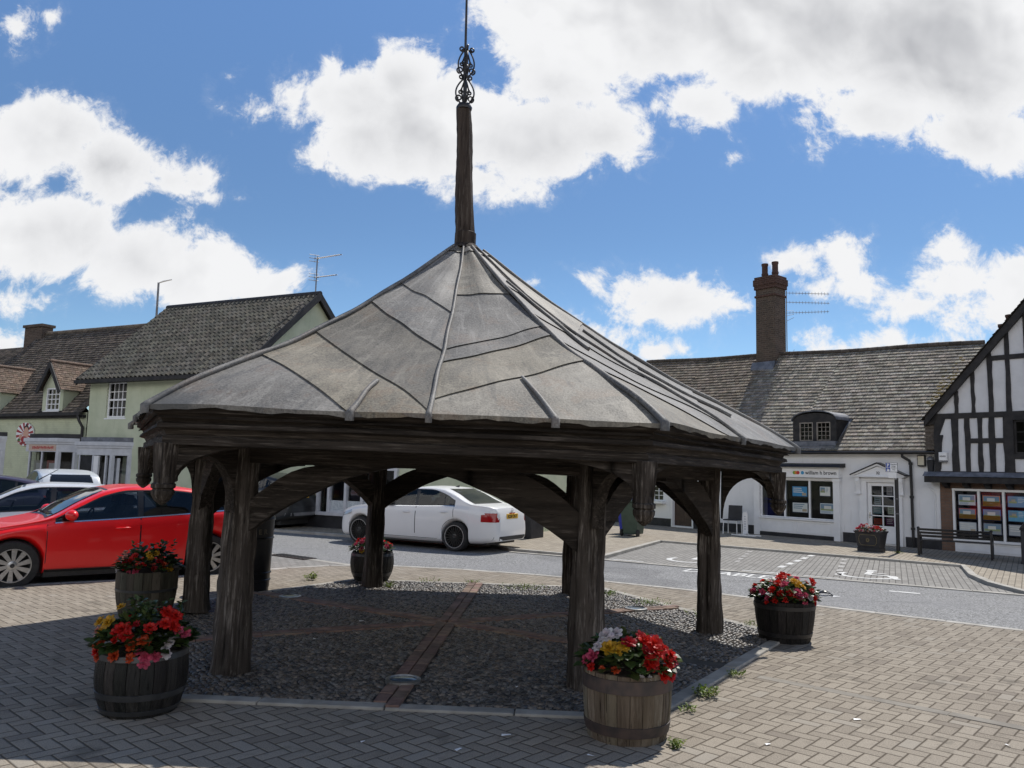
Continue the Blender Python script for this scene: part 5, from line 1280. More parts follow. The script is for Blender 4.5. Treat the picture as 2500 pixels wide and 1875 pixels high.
b = MB(); sg = lambda s, f: .035*math.sin(s*1.1)*f
dorm = lambda x, z: -1.50 < x < .10 and 2.66 < z < 3.55
S_ = [-10.3, -7.2, -4.4, -1.5, .1, 2.88]
for q, (sa, sb) in enumerate(zip(S_, S_[1:])):
    left = sb <= -4.3
    tile_roof(b, (sa, -.16, 2.60+sg(sa, .4)), (sb, -.16, 2.60+sg(sb, .4)), (sa, 3.6, ridge(sa)+sg(sa, .6)), (sb, 3.6, ridge(sb)+sg(sb, .6)), .165, .185, 20+q, 'plain', 1 if left else 0, .038, .62, 1.3, dorm)
b.face([(-10.3, 7.36, 2.5), (2.88, 7.36, 2.5), (2.88, 3.6, ridge(2.88)), (-10.3, 3.6, ridge(-10.3))])
M['mid_tile'] = tiles('weathered brown tile', (.115, .092, .072), (.18, .15, .12), (.13, .10, .08), (.44, .40, .34))
b.v = b.v; wr_ = b.obj('roof', [M['plain_tile'], M['mid_tile']], wt)
b = MB()
s = -10.3
while s < 2.8: b.tube([(s, 3.6, ridge(s)+.03+sg(s, .6)), (s+.31, 3.6, ridge(s+.31)+.035+sg(s+.31, .6))], .075, 10, 0, R.uniform(.6, 1.0)); s += .32
b.obj('ridge_tiles', M['brown_tile'], wr_, smooth=40)
b = MB(); b.tube([(-10.2, -.20, 2.56), (2.84, -.20, 2.55)], .05, 10); b.obj('gutter', M['black'], wt, smooth=40)
b = MB(); b.box(-10.2, 2.86, -.10, -.002, 2.50, 2.56); b.obj('fascia_board', M['trim'], wt)
for (sa, sb) in ((-10.2, -6.06), (-5.16, -2.74), (.16, .66), (1.94, 2.86)): b = MB(); b.box(sa, sb, -.012, .0, 0, .27); b.obj('plinth', M['blacksatin'], wt)
# shop front
sf = MB(); sf.box(-2.70, -2.50, -.14, .0, 0, 1.80); sf.box(-.05, .14, -.14, .0, 0, 1.80); sf.box(-2.72, -2.48, -.16, .0, 1.70, 1.80); sf.box(-.07, .16, -.16, .0, 1.70, 1.80)
sf.box(-2.50, -.05, -.13, -.02, .12, .53); sf.box(-2.52, -.03, -.19, 0, .53, .575); sf.box(-2.50, -.05, -.10, .02, 1.745, 1.80)
for x0, x1 in ((-2.42, -1.33), (-1.22, -.12)):
    for (a, c, d, e) in ((x0, x1, .17, .19), (x0, x1, .46, .48), (x0, x0+.02, .19, .46), (x1-.02, x1, .19, .46)): sf.box(a, c, -.142, -.13, d, e)
sfo = sf.obj('shopfront', M['trim'], wt, bevel=.004)
b = MB(); b.box(-2.5, -.05, -.12, -.02, 0, .115); b.obj('kick_board', M['blacksatin'], sfo)
fa = MB(); fa.box(-2.72, .16, -.20, 0, 1.81, 2.08); fa.box(-2.74, .19, -.24, 0, 2.08, 2.12); fas = fa.obj('fascia_sign', M['trim'], wt, bevel=.004)
b = MB(); b.prism([(-.36, 2.125), (0, 2.125), (0, 2.24), (-.30, 2.20)], -2.78, .27, 'x'); b.obj('fascia_canopy', M['blacksatin'], wt)
m_txt = pmat('dark sign lettering', (.03, .03, .035), (.04, .04, .045), .5)
text('william h brown', .158, m_txt, fas, (-.885, -.2025, 1.905), (rad(90), 0, 0), 'sign_lettering', .0018, sx=.955)
for x, c in ((-1.245, (.16, .36, .05)), (-1.185, (.70, .25, .03)), (-1.12, (.55, .03, .03)), (-.975, (.05, .32, .60))):
    b = MB(); b.lathe([(.052, -.2035-(x+2)*.001), (.001, -.2035-(x+2)*.001)], 20, c=(x, 1.95), cap=False, ax='y'); b.obj('sign_dot', pmat('sign dot', c, None, .5), fas)
b = MB(); b.box(-2.49, -2.45, -.06, .03, .58, 1.745); b.box(-.10, -.055, -.06, .03, .58, 1.745); b.box(-1.69, -1.635, -.06, .03, .58, 1.745); b.box(-.87, -.815, -.06, .03, .58, 1.745); b.box(-2.45, -.10, -.059, .029, .58, .61); b.box(-2.45, -.10, -.059, .029, 1.715, 1.745)
wf = b.obj('shop_window', M['trim'], sfo, bevel=.003)
b = MB(); b.face([(-2.45, -.02, .61), (-.10, -.02, .61), (-.10, -.02, 1.715), (-2.45, -.02, 1.715)]); b.obj('shop_pane', M['glass'], sfo)
b = MB(); b.box(-2.52, -.04, .04, 1.6, .5, 1.80, 0, 1., ('f',)); b.obj('shop_interior', M['room'], wt, recalc=False)
def litcard(c):
    """a card in a back-lit display panel"""
    m = Mat('backlit card'); m.set(.5, 0, .3, c); m.b.inputs['Emission Color'].default_value = (*c, 1); m.b.inputs['Emission Strength'].default_value = .32; return m.m
def poster(x0, x1, z0, z1, y, base, parent, seed, border=(.02, .03, .07)):
    """a framed property card: border, photo blocks and text lines"""
    rg = random.Random(seed); cols = [base, (.62, .64, .66), (.20, .30, .42), (.30, .36, .20), (.45, .38, .30), (.70, .70, .70), border]
    ms = [litcard(c) for c in cols]; b = MB()
    b.box(x0-.018, x1+.018, y, y+.012, z0-.018, z1+.018, 6); b.box(x0, x1, y-.004, y, z0, z1, 0)
    w, h = x1-x0, z1-z0; st = rg.choice([0, 1, 2])
    if st == 0:
        b.box(x0+.05*w, x0+.50*w, y-.006, y-.004, z0+.35*h, z0+.92*h, 2); b.box(x0+.05*w, x0+.50*w, y-.007, y-.006, z0+.35*h, z0+.55*h, 3); b.box(x0+.2*w, x0+.42*w, y-.008, y-.007, z0+.5*h, z0+.72*h, 4)
        for q in range(4): b.box(x0+.56*w, x0+rg.uniform(.75, .95)*w, y-.006, y-.004, z0+(.85-.14*q)*h, z0+(.90-.14*q)*h, 1 if base[0] < .4 else 2)
    elif st == 1:
        b.box(x0+.04*w, x0+.96*w, y-.006, y-.004, z0+.30*h, z0+.94*h, 2); b.box(x0+.04*w, x0+.96*w, y-.007, y-.006, z0+.30*h, z0+.50*h, 3); b.box(x0+.25*w, x0+.70*w, y-.008, y-.007, z0+.45*h, z0+.76*h, 5)
        for q in range(2): b.box(x0+.06*w, x0+rg.uniform(.5, .9)*w, y-.006, y-.004, z0+(.18-.1*q)*h, z0+(.23-.1*q)*h, 2)
    else:
        for q in range(3): b.box(x0+.06*w, x0+rg.uniform(.55, .85)*w, y-.006, y-.004, z0+(.78-.2*q)*h, z0+(.87-.2*q)*h, 5 if base[0] < .6 or base[1] < .5 else 2)
        b.box(x0+.66*w, x0+.95*w, y-.006, y-.004, z0+.08*h, z0+.36*h, 4)
    return b.obj('window_poster', ms, parent)
PG = 'property cards in the white shop window'
for i, (x0, x1, z0, z1, c, lab) in enumerate([(-2.12, -1.86, 1.28, 1.55, (.55, .66, .72), 'pale card with green picture, upper left, behind the white shop window'), (-2.12, -1.84, .78, 1.02, (.72, .72, .70), 'white card at the lower left of the white shop window'),
        (-1.50, -1.02, 1.24, 1.53, (.06, .30, .60), 'bright blue card in the middle pane of the white shop window'), (-1.50, -1.01, .76, 1.04, (.66, .70, .72), 'white card with house photo below the blue one'), (-.60, -.10, .76, 1.06, (.64, .69, .74), 'white card with two photos in the right hand shop pane'),
        (-.60, -.28, 1.28, 1.55, (.80, .80, .78), 'plain bright white card high in the right hand shop pane')]):
    o = empty('property_card', wloc((x0+x1)/2, .12, (z0+z1)/2), WA, lab, 'poster', PG)
    poster(-(x1-x0)/2, (x1-x0)/2, -(z1-z0)/2, (z1-z0)/2, 0, c, o, 3+i)
# door with pediment
fr = MB(); fr.box(.70, .91, -.09, 0, 0, 1.76); fr.box(1.77, 1.90, -.09, 0, 0, 1.76); fr.box(.91, 1.77, -.09, 0, 1.725, 1.76); fr.box(.66, 1.95, -.10, 0, 1.762, 1.86)
for x in (.64, 1.84):
    fr.prism([(-.20, 1.86), (-.10, 1.86), (-.10, 1.42), (-.13, 1.42), (-.145, 1.55), (-.17, 1.66), (-.20, 1.74)], x, x+.12, 'x'); fr.box(x-.01, x+.13, -.15, -.10, 1.38, 1.43)
pe = fr.obj('door_case', M['trim'], wt, bevel=.004)
b = MB(); b.prism([(.62, 1.90), (1.98, 1.90), (1.31, 2.17)], -.19, 0, 'y'); b.box(.58, 2.02, -.235, 0, 1.862, 1.90)
for p, q in (((.56, 1.88), (1.31, 2.19)), ((1.31, 2.19), (2.05, 1.88))):
    b.prism([p, q, (q[0], q[1]+.05), (p[0], p[1]+.05)], -.25, 0, 'y')
b.obj('pediment', M['trim'], pe, bevel=.003)
b = MB()
for p, q in (((.53, 1.905), (1.31, 2.245)), ((1.31, 2.245), (2.08, 1.905))): b.prism([p, q, (q[0], q[1]+.032), (p[0], p[1]+.032)], -.28, 0, 'y')
b.obj('pediment_roof', M['black'], pe)
text('32', .105, m_txt, pe, (1.305, -.192, 1.945), (rad(90), 0, 0), 'house_number', .003, 'CENTER')
dr = MB()
for a in ((.92, 1.03, .04, 1.72), (1.65, 1.76, .04, 1.72), (1.03, 1.65, 1.62, 1.72), (1.03, 1.65, .04, .52)): dr.box(a[0], a[1], -.03, .03, a[2], a[3])
dr.box(1.325, 1.355, -.03, .02, .52, 1.62)
for q in range(1, 4): z = lerp(.52, 1.62, q/4); dr.box(1.03, 1.325, -.029, .02, z-.015, z+.015); dr.box(1.355, 1.65, -.029, .02, z-.015, z+.015)
dob = dr.obj('door', M['trim'], wt, bevel=.003)
b = MB(); b.face([(1.03, 0, .52), (1.65, 0, .52), (1.65, 0, 1.62), (1.03, 0, 1.62)]); b.obj('door_pane', M['glass'], dob)
b = MB(); b.box(1.0, 1.68, .06, .5, .3, 1.70, 0, 1., ('f',)); b.obj('door_interior', M['dark'], dob, recalc=False)
b = MB(); b.tube([(.975, -.03, .80), (.975, -.07, .80), (1.05, -.07, .80)], .009, 6); b.box(.955, .995, -.036, -.03, .72, .88); b.obj('door_handle', M['chrome'], dob)
for i, (x0, x1, z0, z1, c) in enumerate([(1.44, 1.60, 1.38, 1.60, (.66, .62, .62)), (1.09, 1.27, 1.10, 1.32, (.50, .60, .66)), (1.05, 1.29, .85, 1.03, (.25, .42, .48)), (1.46, 1.62, .86, 1.05, (.50, .62, .48)), (1.06, 1.30, .56, .72, (.45, .06, .03)), (1.40, 1.62, .55, .74, (.16, .03, .14))]):
    b = MB(); b.box(x0, x1, .014, .02, z0, z1, 0)
    for q in range(3): b.box(x0+.03, x1-.03-.02*(q % 2), .012, .014, lerp(z0, z1, .72-.24*q), lerp(z0, z1, .80-.24*q), 1)
    b.obj('door_notice', [pmat('notice', c, None, .6), m_txt if c[0] > .3 else M['trim']], dob)
# downpipe, boxes, lamp
b = MB(); b.tube([(1.98, -.19, 2.54), (1.98, -.18, 2.44), (2.13, -.09, 2.33), (2.15, -.07, 2.26), (2.17, -.07, .0)], .038, 10)
for z in (2.25, 1.35, .5): b.lathe([(.038, z-.04), (.055, z-.03), (.055, z+.03), (.038, z+.04)], 10, c=(lerp(2.17, 2.15, z/2.26), -.07))
b.obj('downpipe', M['black'], wt, smooth=40)
o = empty('flood_light_box', wloc(2.435, 0, 2.18), WA, 'small cream fronted box high on the white wall right of the downpipe', 'wall box')
b = MB(); b.box(-.10, .10, -.09, 0, 0, .30); b.obj('case', M['blacksatin'], o, bevel=.005); b = MB(); b.box(-.08, .08, -.098, -.09, .035, .275); b.obj('front_panel', pmat('cream panel', (.60, .55, .42), None, .5), o)
o = empty('wall_lantern', wloc(2.69, 0, 1.98), WA, 'dark tapering wall lamp at the right end of the white wall', 'lamp')
b = MB(); b.prism([(-.05, 0), (.05, 0), (.085, .36), (-.085, .36)], -.16, -.04, 'y'); b.obj('lamp_body', M['blacksatin'], o, bevel=.006); b = MB(); b.lathe([(.001, .36), (.09, .37), (.085, .43), (.03, .47)], 14, c=(0, -.10)); b.box(-.03, .03, -.1, 0, .38, .44); b.obj('lamp_top', M['greymetal'], o, smooth=50)
M['wornbar'] = pmat('worn glazing bar', (.22, .19, .16), (.32, .29, .25), .7)
# dormer
dm = MB(); n = 12; xa, xb = -1.46, -.05; xm = (xa+xb)/2
arc = [(xm+(xa-xm)*math.cos(PI*q/n)*1.0, 3.54+.22*math.sin(PI*q/n)) for q in range(n+1)]
WIN1, WIN2 = (-1.24, -.80, 2.92, 3.48), (-.68, -.24, 2.92, 3.48)
b = MB(); wall_holes(b, xa, xb, 2.72, 3.54, [WIN1, WIN2], .12, .26); b.prism(arc, .12, .2, 'y')
b.face([(xa, .12, 2.72), (xa, 1.3, 2.9), (xa, 1.3, 3.54), (xa, .12, 3.54)]); b.face([(xb, .12, 2.72), (xb, 1.3, 2.9), (xb, 1.3, 3.54), (xb, .12, 3.54)])
do = b.obj('dormer', M['beam'], wt)
b = MB(); big = [(xm+(xa-.03-xm)*math.cos(PI*q/n), 3.54+.27*math.sin(PI*q/n)) for q in range(n+1)]
b.strip([(p[0], p[1]+.03) for p in big], big, .06, 1.35, 'y'); b.obj('dormer_roof', M['lead_dark'], do, smooth=40)
b = MB(); b.box(xa-.05, xb+.05, -.08, .13, 2.66, 2.74); b.box(xa-.02, xb+.02, .02, .125, 2.74, 2.90); b.obj('dormer_apron', M['lead_dark'], do)
win_unit(do, *WIN1, .15, 3, 4, .03, .014, M['wornbar'], 'dormer_window', False); win_unit(do, *WIN2, .15, 3, 4, .03, .014, M['wornbar'], 'dormer_window', False)
b = MB(); b.add([(xb+.01, .0, 2.74), (xb+.10, .0, 2.72), (xb+.10, .95, 3.62), (xb+.01, .95, 3.64)], [(0, 1, 2, 3)]); b.obj('flashing', M['lead_dark'], do)
# chimney
cm = MB(); cx0, cx1, cy0, cy1 = -4.78, -3.98, 3.26, 3.96
cm.box(cx0, cx1, cy0, cy1, 4.6, 8.72, 0); chm = cm.obj('chimney', M['chimbrick'], wr_)
b = MB(); b.box(cx0-.04, cx1+.04, cy0-.04, cy1+.04, 8.42, 8.50); b.box(cx0-.05, cx1+.05, cy0-.05, cy1+.05, 8.72, 8.86); b.box(cx0-.075, cx1+.075, cy0-.075, cy1+.075, 8.86, 9.10); b.box(cx0-.04, cx1+.04, cy0-.04, cy1+.04, 9.10, 9.20); b.obj('chimney_cap', M['capbrick'], chm, bevel=.01)
for x in (-4.60, -4.17):
    b = MB(); b.lathe([(.115, 9.18), (.112, 9.3), (.128, 9.32), (.128, 9.37), (.11, 9.40), (.108, 9.66), (.125, 9.69), (.125, 9.76), (.095, 9.77), (.09, 9.5)], 18, c=(x, 3.6), cap=False); b.obj('chimney_pot', M['pot'], chm, smooth=35)
b = MB(); b.box(cx0-.07, cx1+.07, cy0-.16, cy1+.07, 5.72, 5.98); b.prism([(cy0-.32, 5.62), (cy0-.16, 5.62), (cy0-.05, 5.98), (cy0-.16, 5.98)], cx0-.07, cx1+.07, 'x'); b.obj('chimney_flashing', M['lead_dark'], chm)
b = MB()
for z, L, t in ((8.62, 1.62, .0), (8.27, 1.62, .0), (7.86, 1.6, .06)):
    ym = cy1+.02; b.tube([(cx1, ym, z), (cx1+.64*L, ym+.768*L, z+t*L)], .011, 5)
    for i in range(13): q = .15+i*(L-.2)/12; x, y = cx1+.64*q, ym+.768*q; b.tube([(x, y, z+t*q-.06), (x, y, z+t*q+.06)], .007, 4)
b.tube([(cx1+.03, ym, 5.7), (cx1+.03, ym, 8.7)], .016, 6)
for q in range(3): b.tube([(cx1+.02, ym, 7.55+q*.2), (cx1+.2, ym+.22, 7.7+q*.12)], .007, 4)
b.tube([(cx1+.03, ym, 6.3), (cx1+.45, ym+.5, 6.3)], .009, 5); b.tube([(cx1+.1, ym+.1, 6.05), (cx1+.2, ym+.2, 6.5)], .008, 4)
tag(b.obj('television_aerial', M['greymetal'], None, wloc(0, 0), (0, 0, WA)), 'stack of three long aerials fixed to the side of the tall brick chimney', 'aerial', 'television aerials')
# cottage end: bay like casement with bracket shelf, door
cw = win_unit(wt, *HW, .05, 4, 3, .05, .02, M['trim'], 'casement_window', False)
b = MB(); b.box(HW[0]-.05, HW[1]+.10, -.22, .0, .78, .86); b.prism([(-.18, .78), (0, .78), (0, .55), (-.04, .60)], HW[1]-.45, HW[1]-.40, 'x'); b.obj('window_shelf', M['trim'], cw, bevel=.005)
b = MB()
for q in range(4): b.box(HD[0]+q*.205, HD[0]+.2+q*.205, .10, .14, .05, 1.75, 0)
b.obj('cottage_door', pmat('dark brown door', (.045, .025, .02), (.07, .04, .03), .5), wt, bevel=.004)
b = MB(); b.box(HD[0]-.06, HD[0]-.001, -.03, .05, 0, 1.80); b.box(HD[1]+.001, HD[1]+.06, -.03, .05, 0, 1.80); b.box(HD[0]-.06, HD[1]+.06, -.029, .05, 1.752, 1.82); b.obj('door_frame', M['trim'], wt)
b = MB(); b.tube([(2.60, -.03, 1.62), (2.70, -.03, 1.52), (2.74, -.03, 1.4), (2.74, -.03, .3)], .014, 6); b.obj('cable_conduit', M['trim'], wt)
# ------------------------------------------------------------------ timber framed house at the right edge
th = empty('timber_framed_house', (*W0, 0), WA, 'black and white timber framed house with a steep jettied gable at the right edge', 'building')
s0, s1, AX, AZ = 2.87, 9.75, 6.31, 7.62       # left wall, right wall, apex
def verge(s): return 3.42+(s-2.69)*1.151 if s < AX else 3.42+(2*AX-s-2.69)*1.151
yf = -.26
WG1 = (4.74, 5.95, 2.50, 3.34)
b = MB(); wall_holes(b, s0, s1, 2.02, 3.44, [WG1], yf, yf+.2)
b.face([(s0, yf, 3.44), (s1, yf, 3.44), (s1, yf, verge(s1)), (AX, yf, AZ-.05), (s0, yf, verge(s0))])
b.obj('gable_wall', M['plaster'], th)
b = MB(); b.box(s0, s0+.01, yf, 8, 1.9, 3.5); b.box(s1-.01, s1, yf, 8, 0, 3.5); b.box(s0, s1, 8, 8.1, 0, 3.5); b.obj('side_wall', M['plaster'], th)
t = MB(); yo = yf-.025
def wob_post(xa, xb, za, zb, y0=yo, y1=yf+.03, seed=0):
    rg = random.Random(seed*7+1); n = 6; L, Rr = [], []
    for i in range(n+1):
        z = lerp(za, zb, i/n); L.append((xa+rg.uniform(-.012, .012), z)); Rr.append((xb+rg.uniform(-.012, .012), z))
    for i in range(n): t.prism([L[i], Rr[i], Rr[i+1], L[i+1]], y0-rg.uniform(0, .004), y1, 'y')
for i, (a, c) in enumerate([(2.87, 3.0), (3.31, 3.47), (3.62, 3.75), (3.93, 4.04), (4.19, 4.33), (4.52, 4.74), (5.95, 6.12), (6.45, 6.58), (6.9, 7.05), (7.4, 7.5), (7.9, 8.05), (8.5, 8.62), (9.1, 9.25), (9.6, 9.75)]):
    wob_post(a, c, 2.04, 3.42, seed=i)
t.prism([(2.99, 2.95), (3.16, 3.42), (2.99, 3.42)], yo-.001, yf+.03, 'y'); t.prism([(2.99, 2.1), (3.02, 2.1), (3.06, 2.8), (3.10, 3.0), (2.99, 3.0)], yo-.0015, yf+.03, 'y')
for i, (a, c) in enumerate([(3.40, 3.50), (3.81, 3.90), (4.21, 4.32), (4.62, 4.73), (5.05, 5.16), (5.5, 5.62), (5.95, 6.05), (6.5, 6.6), (7.0, 7.1), (7.5, 7.6), (8.0, 8.1), (8.5, 8.6), (9.0, 9.1)]):
    wob_post(a, c, 3.56, min(verge(a), verge(c))-.1, seed=20+i)
t.box(s0, s1, yo-.006, yf+.03, 3.42, 3.56); t.box(4.3, 8.2, yo-.007, yf+.03, 4.86, 4.98); t.box(3.75, 4.52, yo-.006, yf+.03, 2.78, 2.90); t.box(4.74, 5.95, yo-.007, yf+.03, 2.38, 2.50); t.box(s0, s1, yo-.005, yf+.03, 2.0, 2.06); t.box(4.74, 5.95, yo-.007, yf+.03, 3.34, 3.43)
t.prism([(2.62, 3.25), (2.90, 3.30), (2.90, 3.62), (2.62, 3.36)], yo-.008, yf+.03, 'y')
t.obj('timber_frame', M['beam'], th)
bb_ = MB()
for q in (1, -1):
    X = lambda s: s if q > 0 else 2*AX-s
    pts = [(X(2.70), 3.26), (X(AX), AZ-.30), (X(AX), AZ-.06), (X(2.70), 3.48)]
    bb_.prism(pts if q > 0 else pts[::-1], yf-.14, yf-.03, 'y'); bb_.prism([(X(2.70), 3.34), (X(AX), AZ-.18), (X(AX), AZ-.08), (X(2.70), 3.44)], yf-.03, yf+.01, 'y')
bb_.obj('bargeboard', M['beam'], th)
b = MB()
tile_roof(b, (2.62, 8.2, 3.40), (2.62, yf-.18, 3.40), (AX, 8.2, AZ), (AX, yf-.18, AZ), .11, .17, 50, 'plain', 0, .02, .6, 1.1)
b.face([(2*AX-2.62, yf-.18, 3.4), (2*AX-2.62, 8.2, 3.4), (AX, 8.2, AZ), (AX, yf-.18, AZ)]); tr_ = b.obj('roof', M['brown_tile'], th)
b = MB(); b.tube([(2.62, yf+.05, 2.0), (2.60, yf+.05, 2.6), (2.66, yf+.05, 3.2)], .05, 8) if False else b.box(2.62, 2.87, -.22, .02, 2.62, 3.32)
for i in range(6): b.box(2.60, 2.88, -.235, -.21, 2.64+i*.11, 2.70+i*.11)
b.obj('tile_hung_cheek', M['brown_tile'], th)
win_unit(th, *WG1, yf+.05, 6, 3, .05, .02, M['beam'], 'leaded_window', False)
b = MB(); b.box(2.62, s1, yf-.12, 0.0, 1.76, 1.92); b.obj('jetty_beam', M['beam'], th, bevel=.01)
b = MB(); b.prism([(yf-.16, 1.922), (yf+.0, 1.922), (yf-.0, 2.04), (yf-.03, 2.04)], 2.60, s1, 'x'); b.obj('jetty_flashing', M['lead_dark'], th)
b = MB()
for i in range(14): x = 3.0+i*.5; b.prism([(-.26, 1.76), (0, 1.76), (0, 1.60), (-.20, 1.70)], x, x+.13, 'x')
b.obj('joist_end', M['beam'], th)
SW = (3.22, 6.5, .32, 1.58)
b = MB(); wall_holes(b, 2.872, s1, 0, 1.76, [(3.20, 6.55, 0, 1.62)], -.02, .2); b.obj('brick_wall', M['brownbrick'], th)
b = MB()
for x in (3.18, 3.78, 4.35, 4.95, 5.55, 6.15): b.box(x, x+.055, -.05, .04, .34, 1.56)
b.box(3.18, 6.55, -.06, .05, 1.56, 1.62); b.box(3.18, 6.55, -.08, .05, .28, .34); b.box(3.20, 6.55, -.02, .04, .0, .28)
for x in (3.26, 4.12, 5.0): 
    for a in ((x, x+.76, .05, .065), (x, x+.76, .225, .24), (x, x+.015, .065, .225), (x+.745, x+.76, .065, .225)): b.box(a[0], a[1], -.032, -.02, a[2], a[3])
sh = b.obj('shop_window', M['trim'], th, bevel=.003)
b = MB(); b.face([(3.22, 0, .34), (6.5, 0, .34), (6.5, 0, 1.56), (3.22, 0, 1.56)]); b.obj('shop_pane', M['glass'], sh)
b = MB(); b.box(3.2, 6.5, .10, 1.5, .1, 1.75, 0, 1., ('f',)); b.obj('shop_interior', M['dark'], th, recalc=False)
pc = [(.62, .64, .68), (.62, .14, .10), (.55, .60, .66), (.70, .26, .10), (.12, .28, .60), (.30, .32, .36), (.20, .34, .55), (.15, .40, .62), (.42, .46, .52)]
nm_ = [('photo card, top of the left column', 'white'), ('red and orange card, middle of the left column', 'red'), ('grey photo card, bottom of the left column', ''), ('orange red card, top of the second column', ''), ('blue sky card over a yellow field, middle of the second column', ''), ('dark photo card, bottom of the second column', ''), ('house photo card, top of the third column', ''), ('blue card with white words, middle of the third column', ''), ('pale photo card, bottom of the third column', '')]
for cI in range(3):
    for rI in range(3):
        x0 = 3.30+cI*.575; z1 = 1.46-rI*.35; i = cI*3+rI
        o = empty('property_card', wloc(x0+.20, .045, z1-.13), WA, nm_[i][0]+', timber house window', 'poster', 'property cards in the timber house window')
        poster(-.20, .20, -.13, .13, 0, pc[i], o, 60+i)
        if i in (1, 3, 4):
            bx = MB(); bx.box(-.20, .20, -.009, -.008, -.13, -.02); bx.obj('coloured_band', pmat('card band', (.66, .34, .05), None, .5), o)
o = empty('alarm_box', wloc(3.10, yf-.03, 2.42), WA, 'white alarm box with dark lettering on the left end of the timber frame', 'alarm box')
b = MB(); b.prism([(-.10, -.09), (.10, -.09), (.10, .13), (-.10, .13)], -.07, 0, 'y'); b.obj('cover', M['trim'], o, bevel=.01); b = MB(); b.box(-.10, .10, -.073, -.0, -.13, -.092); b.obj('strobe', M['greymetal'], o)
text('KINGS', .052, m_txt, o, (0, -.0715, .005), (rad(90), 0, 0), 'lettering', .001, 'CENTER')
b = MB(); b.box(-.3, .3, 0, .6, 5.4, 6.72); q_ = [o for o in [b.obj('chimney', M['chimbrick'], th, (3.1, 5.0, 0))]][0]
b = MB(); b.box(-.36, .36, -.06, .66, 6.62, 6.72); b.obj('chimney_cap', M['capbrick'], q_)
for x in (-.13, .12): b = MB(); b.lathe([(.12, 6.7), (.11, 6.95), (.13, 6.98), (.13, 7.04), (.09, 7.05)], 14, c=(x, .3)); b.obj('chimney_pot', M['pot'], q_, smooth=35)
# moss on the roof beside the verge
b = MB(); rg = random.Random(12)
for _ in range(95):
    u = .38+rg.random()*.5; s = 2.45-rg.random()**2*.42+u*.5*0; z = lerp(2.6, 5.9, u); y = lerp(-.16, 3.6, u)
    if not 0 < u < 1: continue
    r = rg.uniform(.02, .06)
    b.grid(lambda a, c: (s+r*math.cos(2*PI*a)*math.sin(PI*c/2)*1.5, y-.03+r*math.sin(2*PI*a)*math.sin(PI*c/2), z+.02+r*.8*math.cos(PI*c/2)+r*.5*math.sin(2*PI*a)*math.sin(PI*c/2)), 6, 3)
tag(b.obj('roof_moss', M['moss'], wr_, smooth=True), kind='stuff')

# ------------------------------------------------------------------ pale green houses on the left
GA = math.atan2(-.469, .883); G0 = (-5.35, 23.7)
def gloc(s, y, z=0.):
    d = Vector((.883, -.469)).normalized(); n = Vector((-d.y, d.x)); p = Vector(G0)+d*s+n*y; return (p.x, p.y, z)
lo_h = empty('low_green_house', (*G0, 0), GA, 'low pale green painted house with brown tiled roof and gabled dormers at the left edge', 'building')
def bay(parent, x0, x1, glaz, zf0, zf1, sign=None, depth=.45, roofm='blacksatin', ztop=2.56):
    """shop bay with splayed right side: posts, fascia, little lead roof"""
    P = [(x0, 0), (x0+.12, -depth), (x1-.55, -depth), (x1, 0)]
    b = MB(); b.prism([(p[0], p[1]) for p in P], zf0, zf1, 'z'); b.prism([(P[0][0]-.06, 0), (P[1][0]-.06, -depth-.08), (P[2][0]+.04, -depth-.08), (P[3][0]+.06, 0)], zf1, zf1+.14, 'z')
    b.prism([(P[0][0]-.03, 0), (P[1][0]-.03, -depth-.04), (P[2][0]+.02, -depth-.04), (P[3][0]+.03, 0)], zf1-.08, zf1, 'z')
    for x in glaz: b.box(x-.035, x+.035, -depth+.01, -depth+.09, 0, zf0)
    b.prism([(x1-.10, 0), (x1-.20, -.10), (x1-.06, -.10), (x1, 0)], 0, zf0, 'z'); b.prism([(x1-.62, -depth+.0), (x1-.50, -depth+.0), (x1-.46, -depth+.1), (x1-.60, -depth+.1)], 0, zf0, 'z')
    b.prism([(p[0], p[1]*.99) for p in P], 0, .5, 'z')
    f = b.obj('shop_bay', M['greywhite'], parent, bevel=.006)
    g = MB(); g.face([(glaz[0], -depth+.05, .5), (glaz[-1], -depth+.05, .5), (glaz[-1], -depth+.05, zf0), (glaz[0], -depth+.05, zf0)]); g.face([(x1-.52, -depth+.06, .5), (x1-.12, -.06, .5), (x1-.12, -.06, zf0), (x1-.52, -depth+.06, zf0)])
    g.obj('pane', M['glass'], f)
    r = MB(); r.box(x0+.1, x1-.15, -.02, .6, .4, zf0-.02, 0, 1., ('f',)); r.obj('bay_interior', M['room'], f, recalc=False)
    r = MB(); r.prism([(P[0][0]-.02, 0), (P[1][0]+.05, -depth+.08), (P[2][0]+.0, -depth+.08), (P[3][0]+.05, 0)], zf1+.14, zf1+.30, 'z'); r.obj('bay_roof', M[roofm], f)
    return f
E1 = 3.52
b = MB(); wall_holes(b, -26, -11.40, 0, E1, [(-14.05, -11.95, .45, 2.06)], 0, .3); b.face([(-26, 0, 0), (-26, 6.4, 0), (-26, 6.4, E1), (-26, 3.2, 7.3), (-26, 0, E1)]); b.face([(-26, 6.4, 0), (-11.4, 6.4, 0), (-11.4, 6.4, E1), (-26, 6.4, E1)])
b.obj('wall', M['green'], lo_h)
b = MB()
RS = [-19.9, -17.2, -14.6, -13.3, -11.45]
dsk = lambda x, z: (-14.05 < x < -12.68 or -18.05 < x < -16.68) and z < 4.5
for q, (a, c) in enumerate(zip(RS, RS[1:])): tile_roof(b, (a, -.18, E1-.02), (c, -.18, E1-.02), (a, 3.2, 7.40-.007*(a+19.8)), (c, 3.2, 7.40-.007*(c+19.8)), .145, .175, 70+q, 'plain', 0, .032, .55, 1.3, dsk)
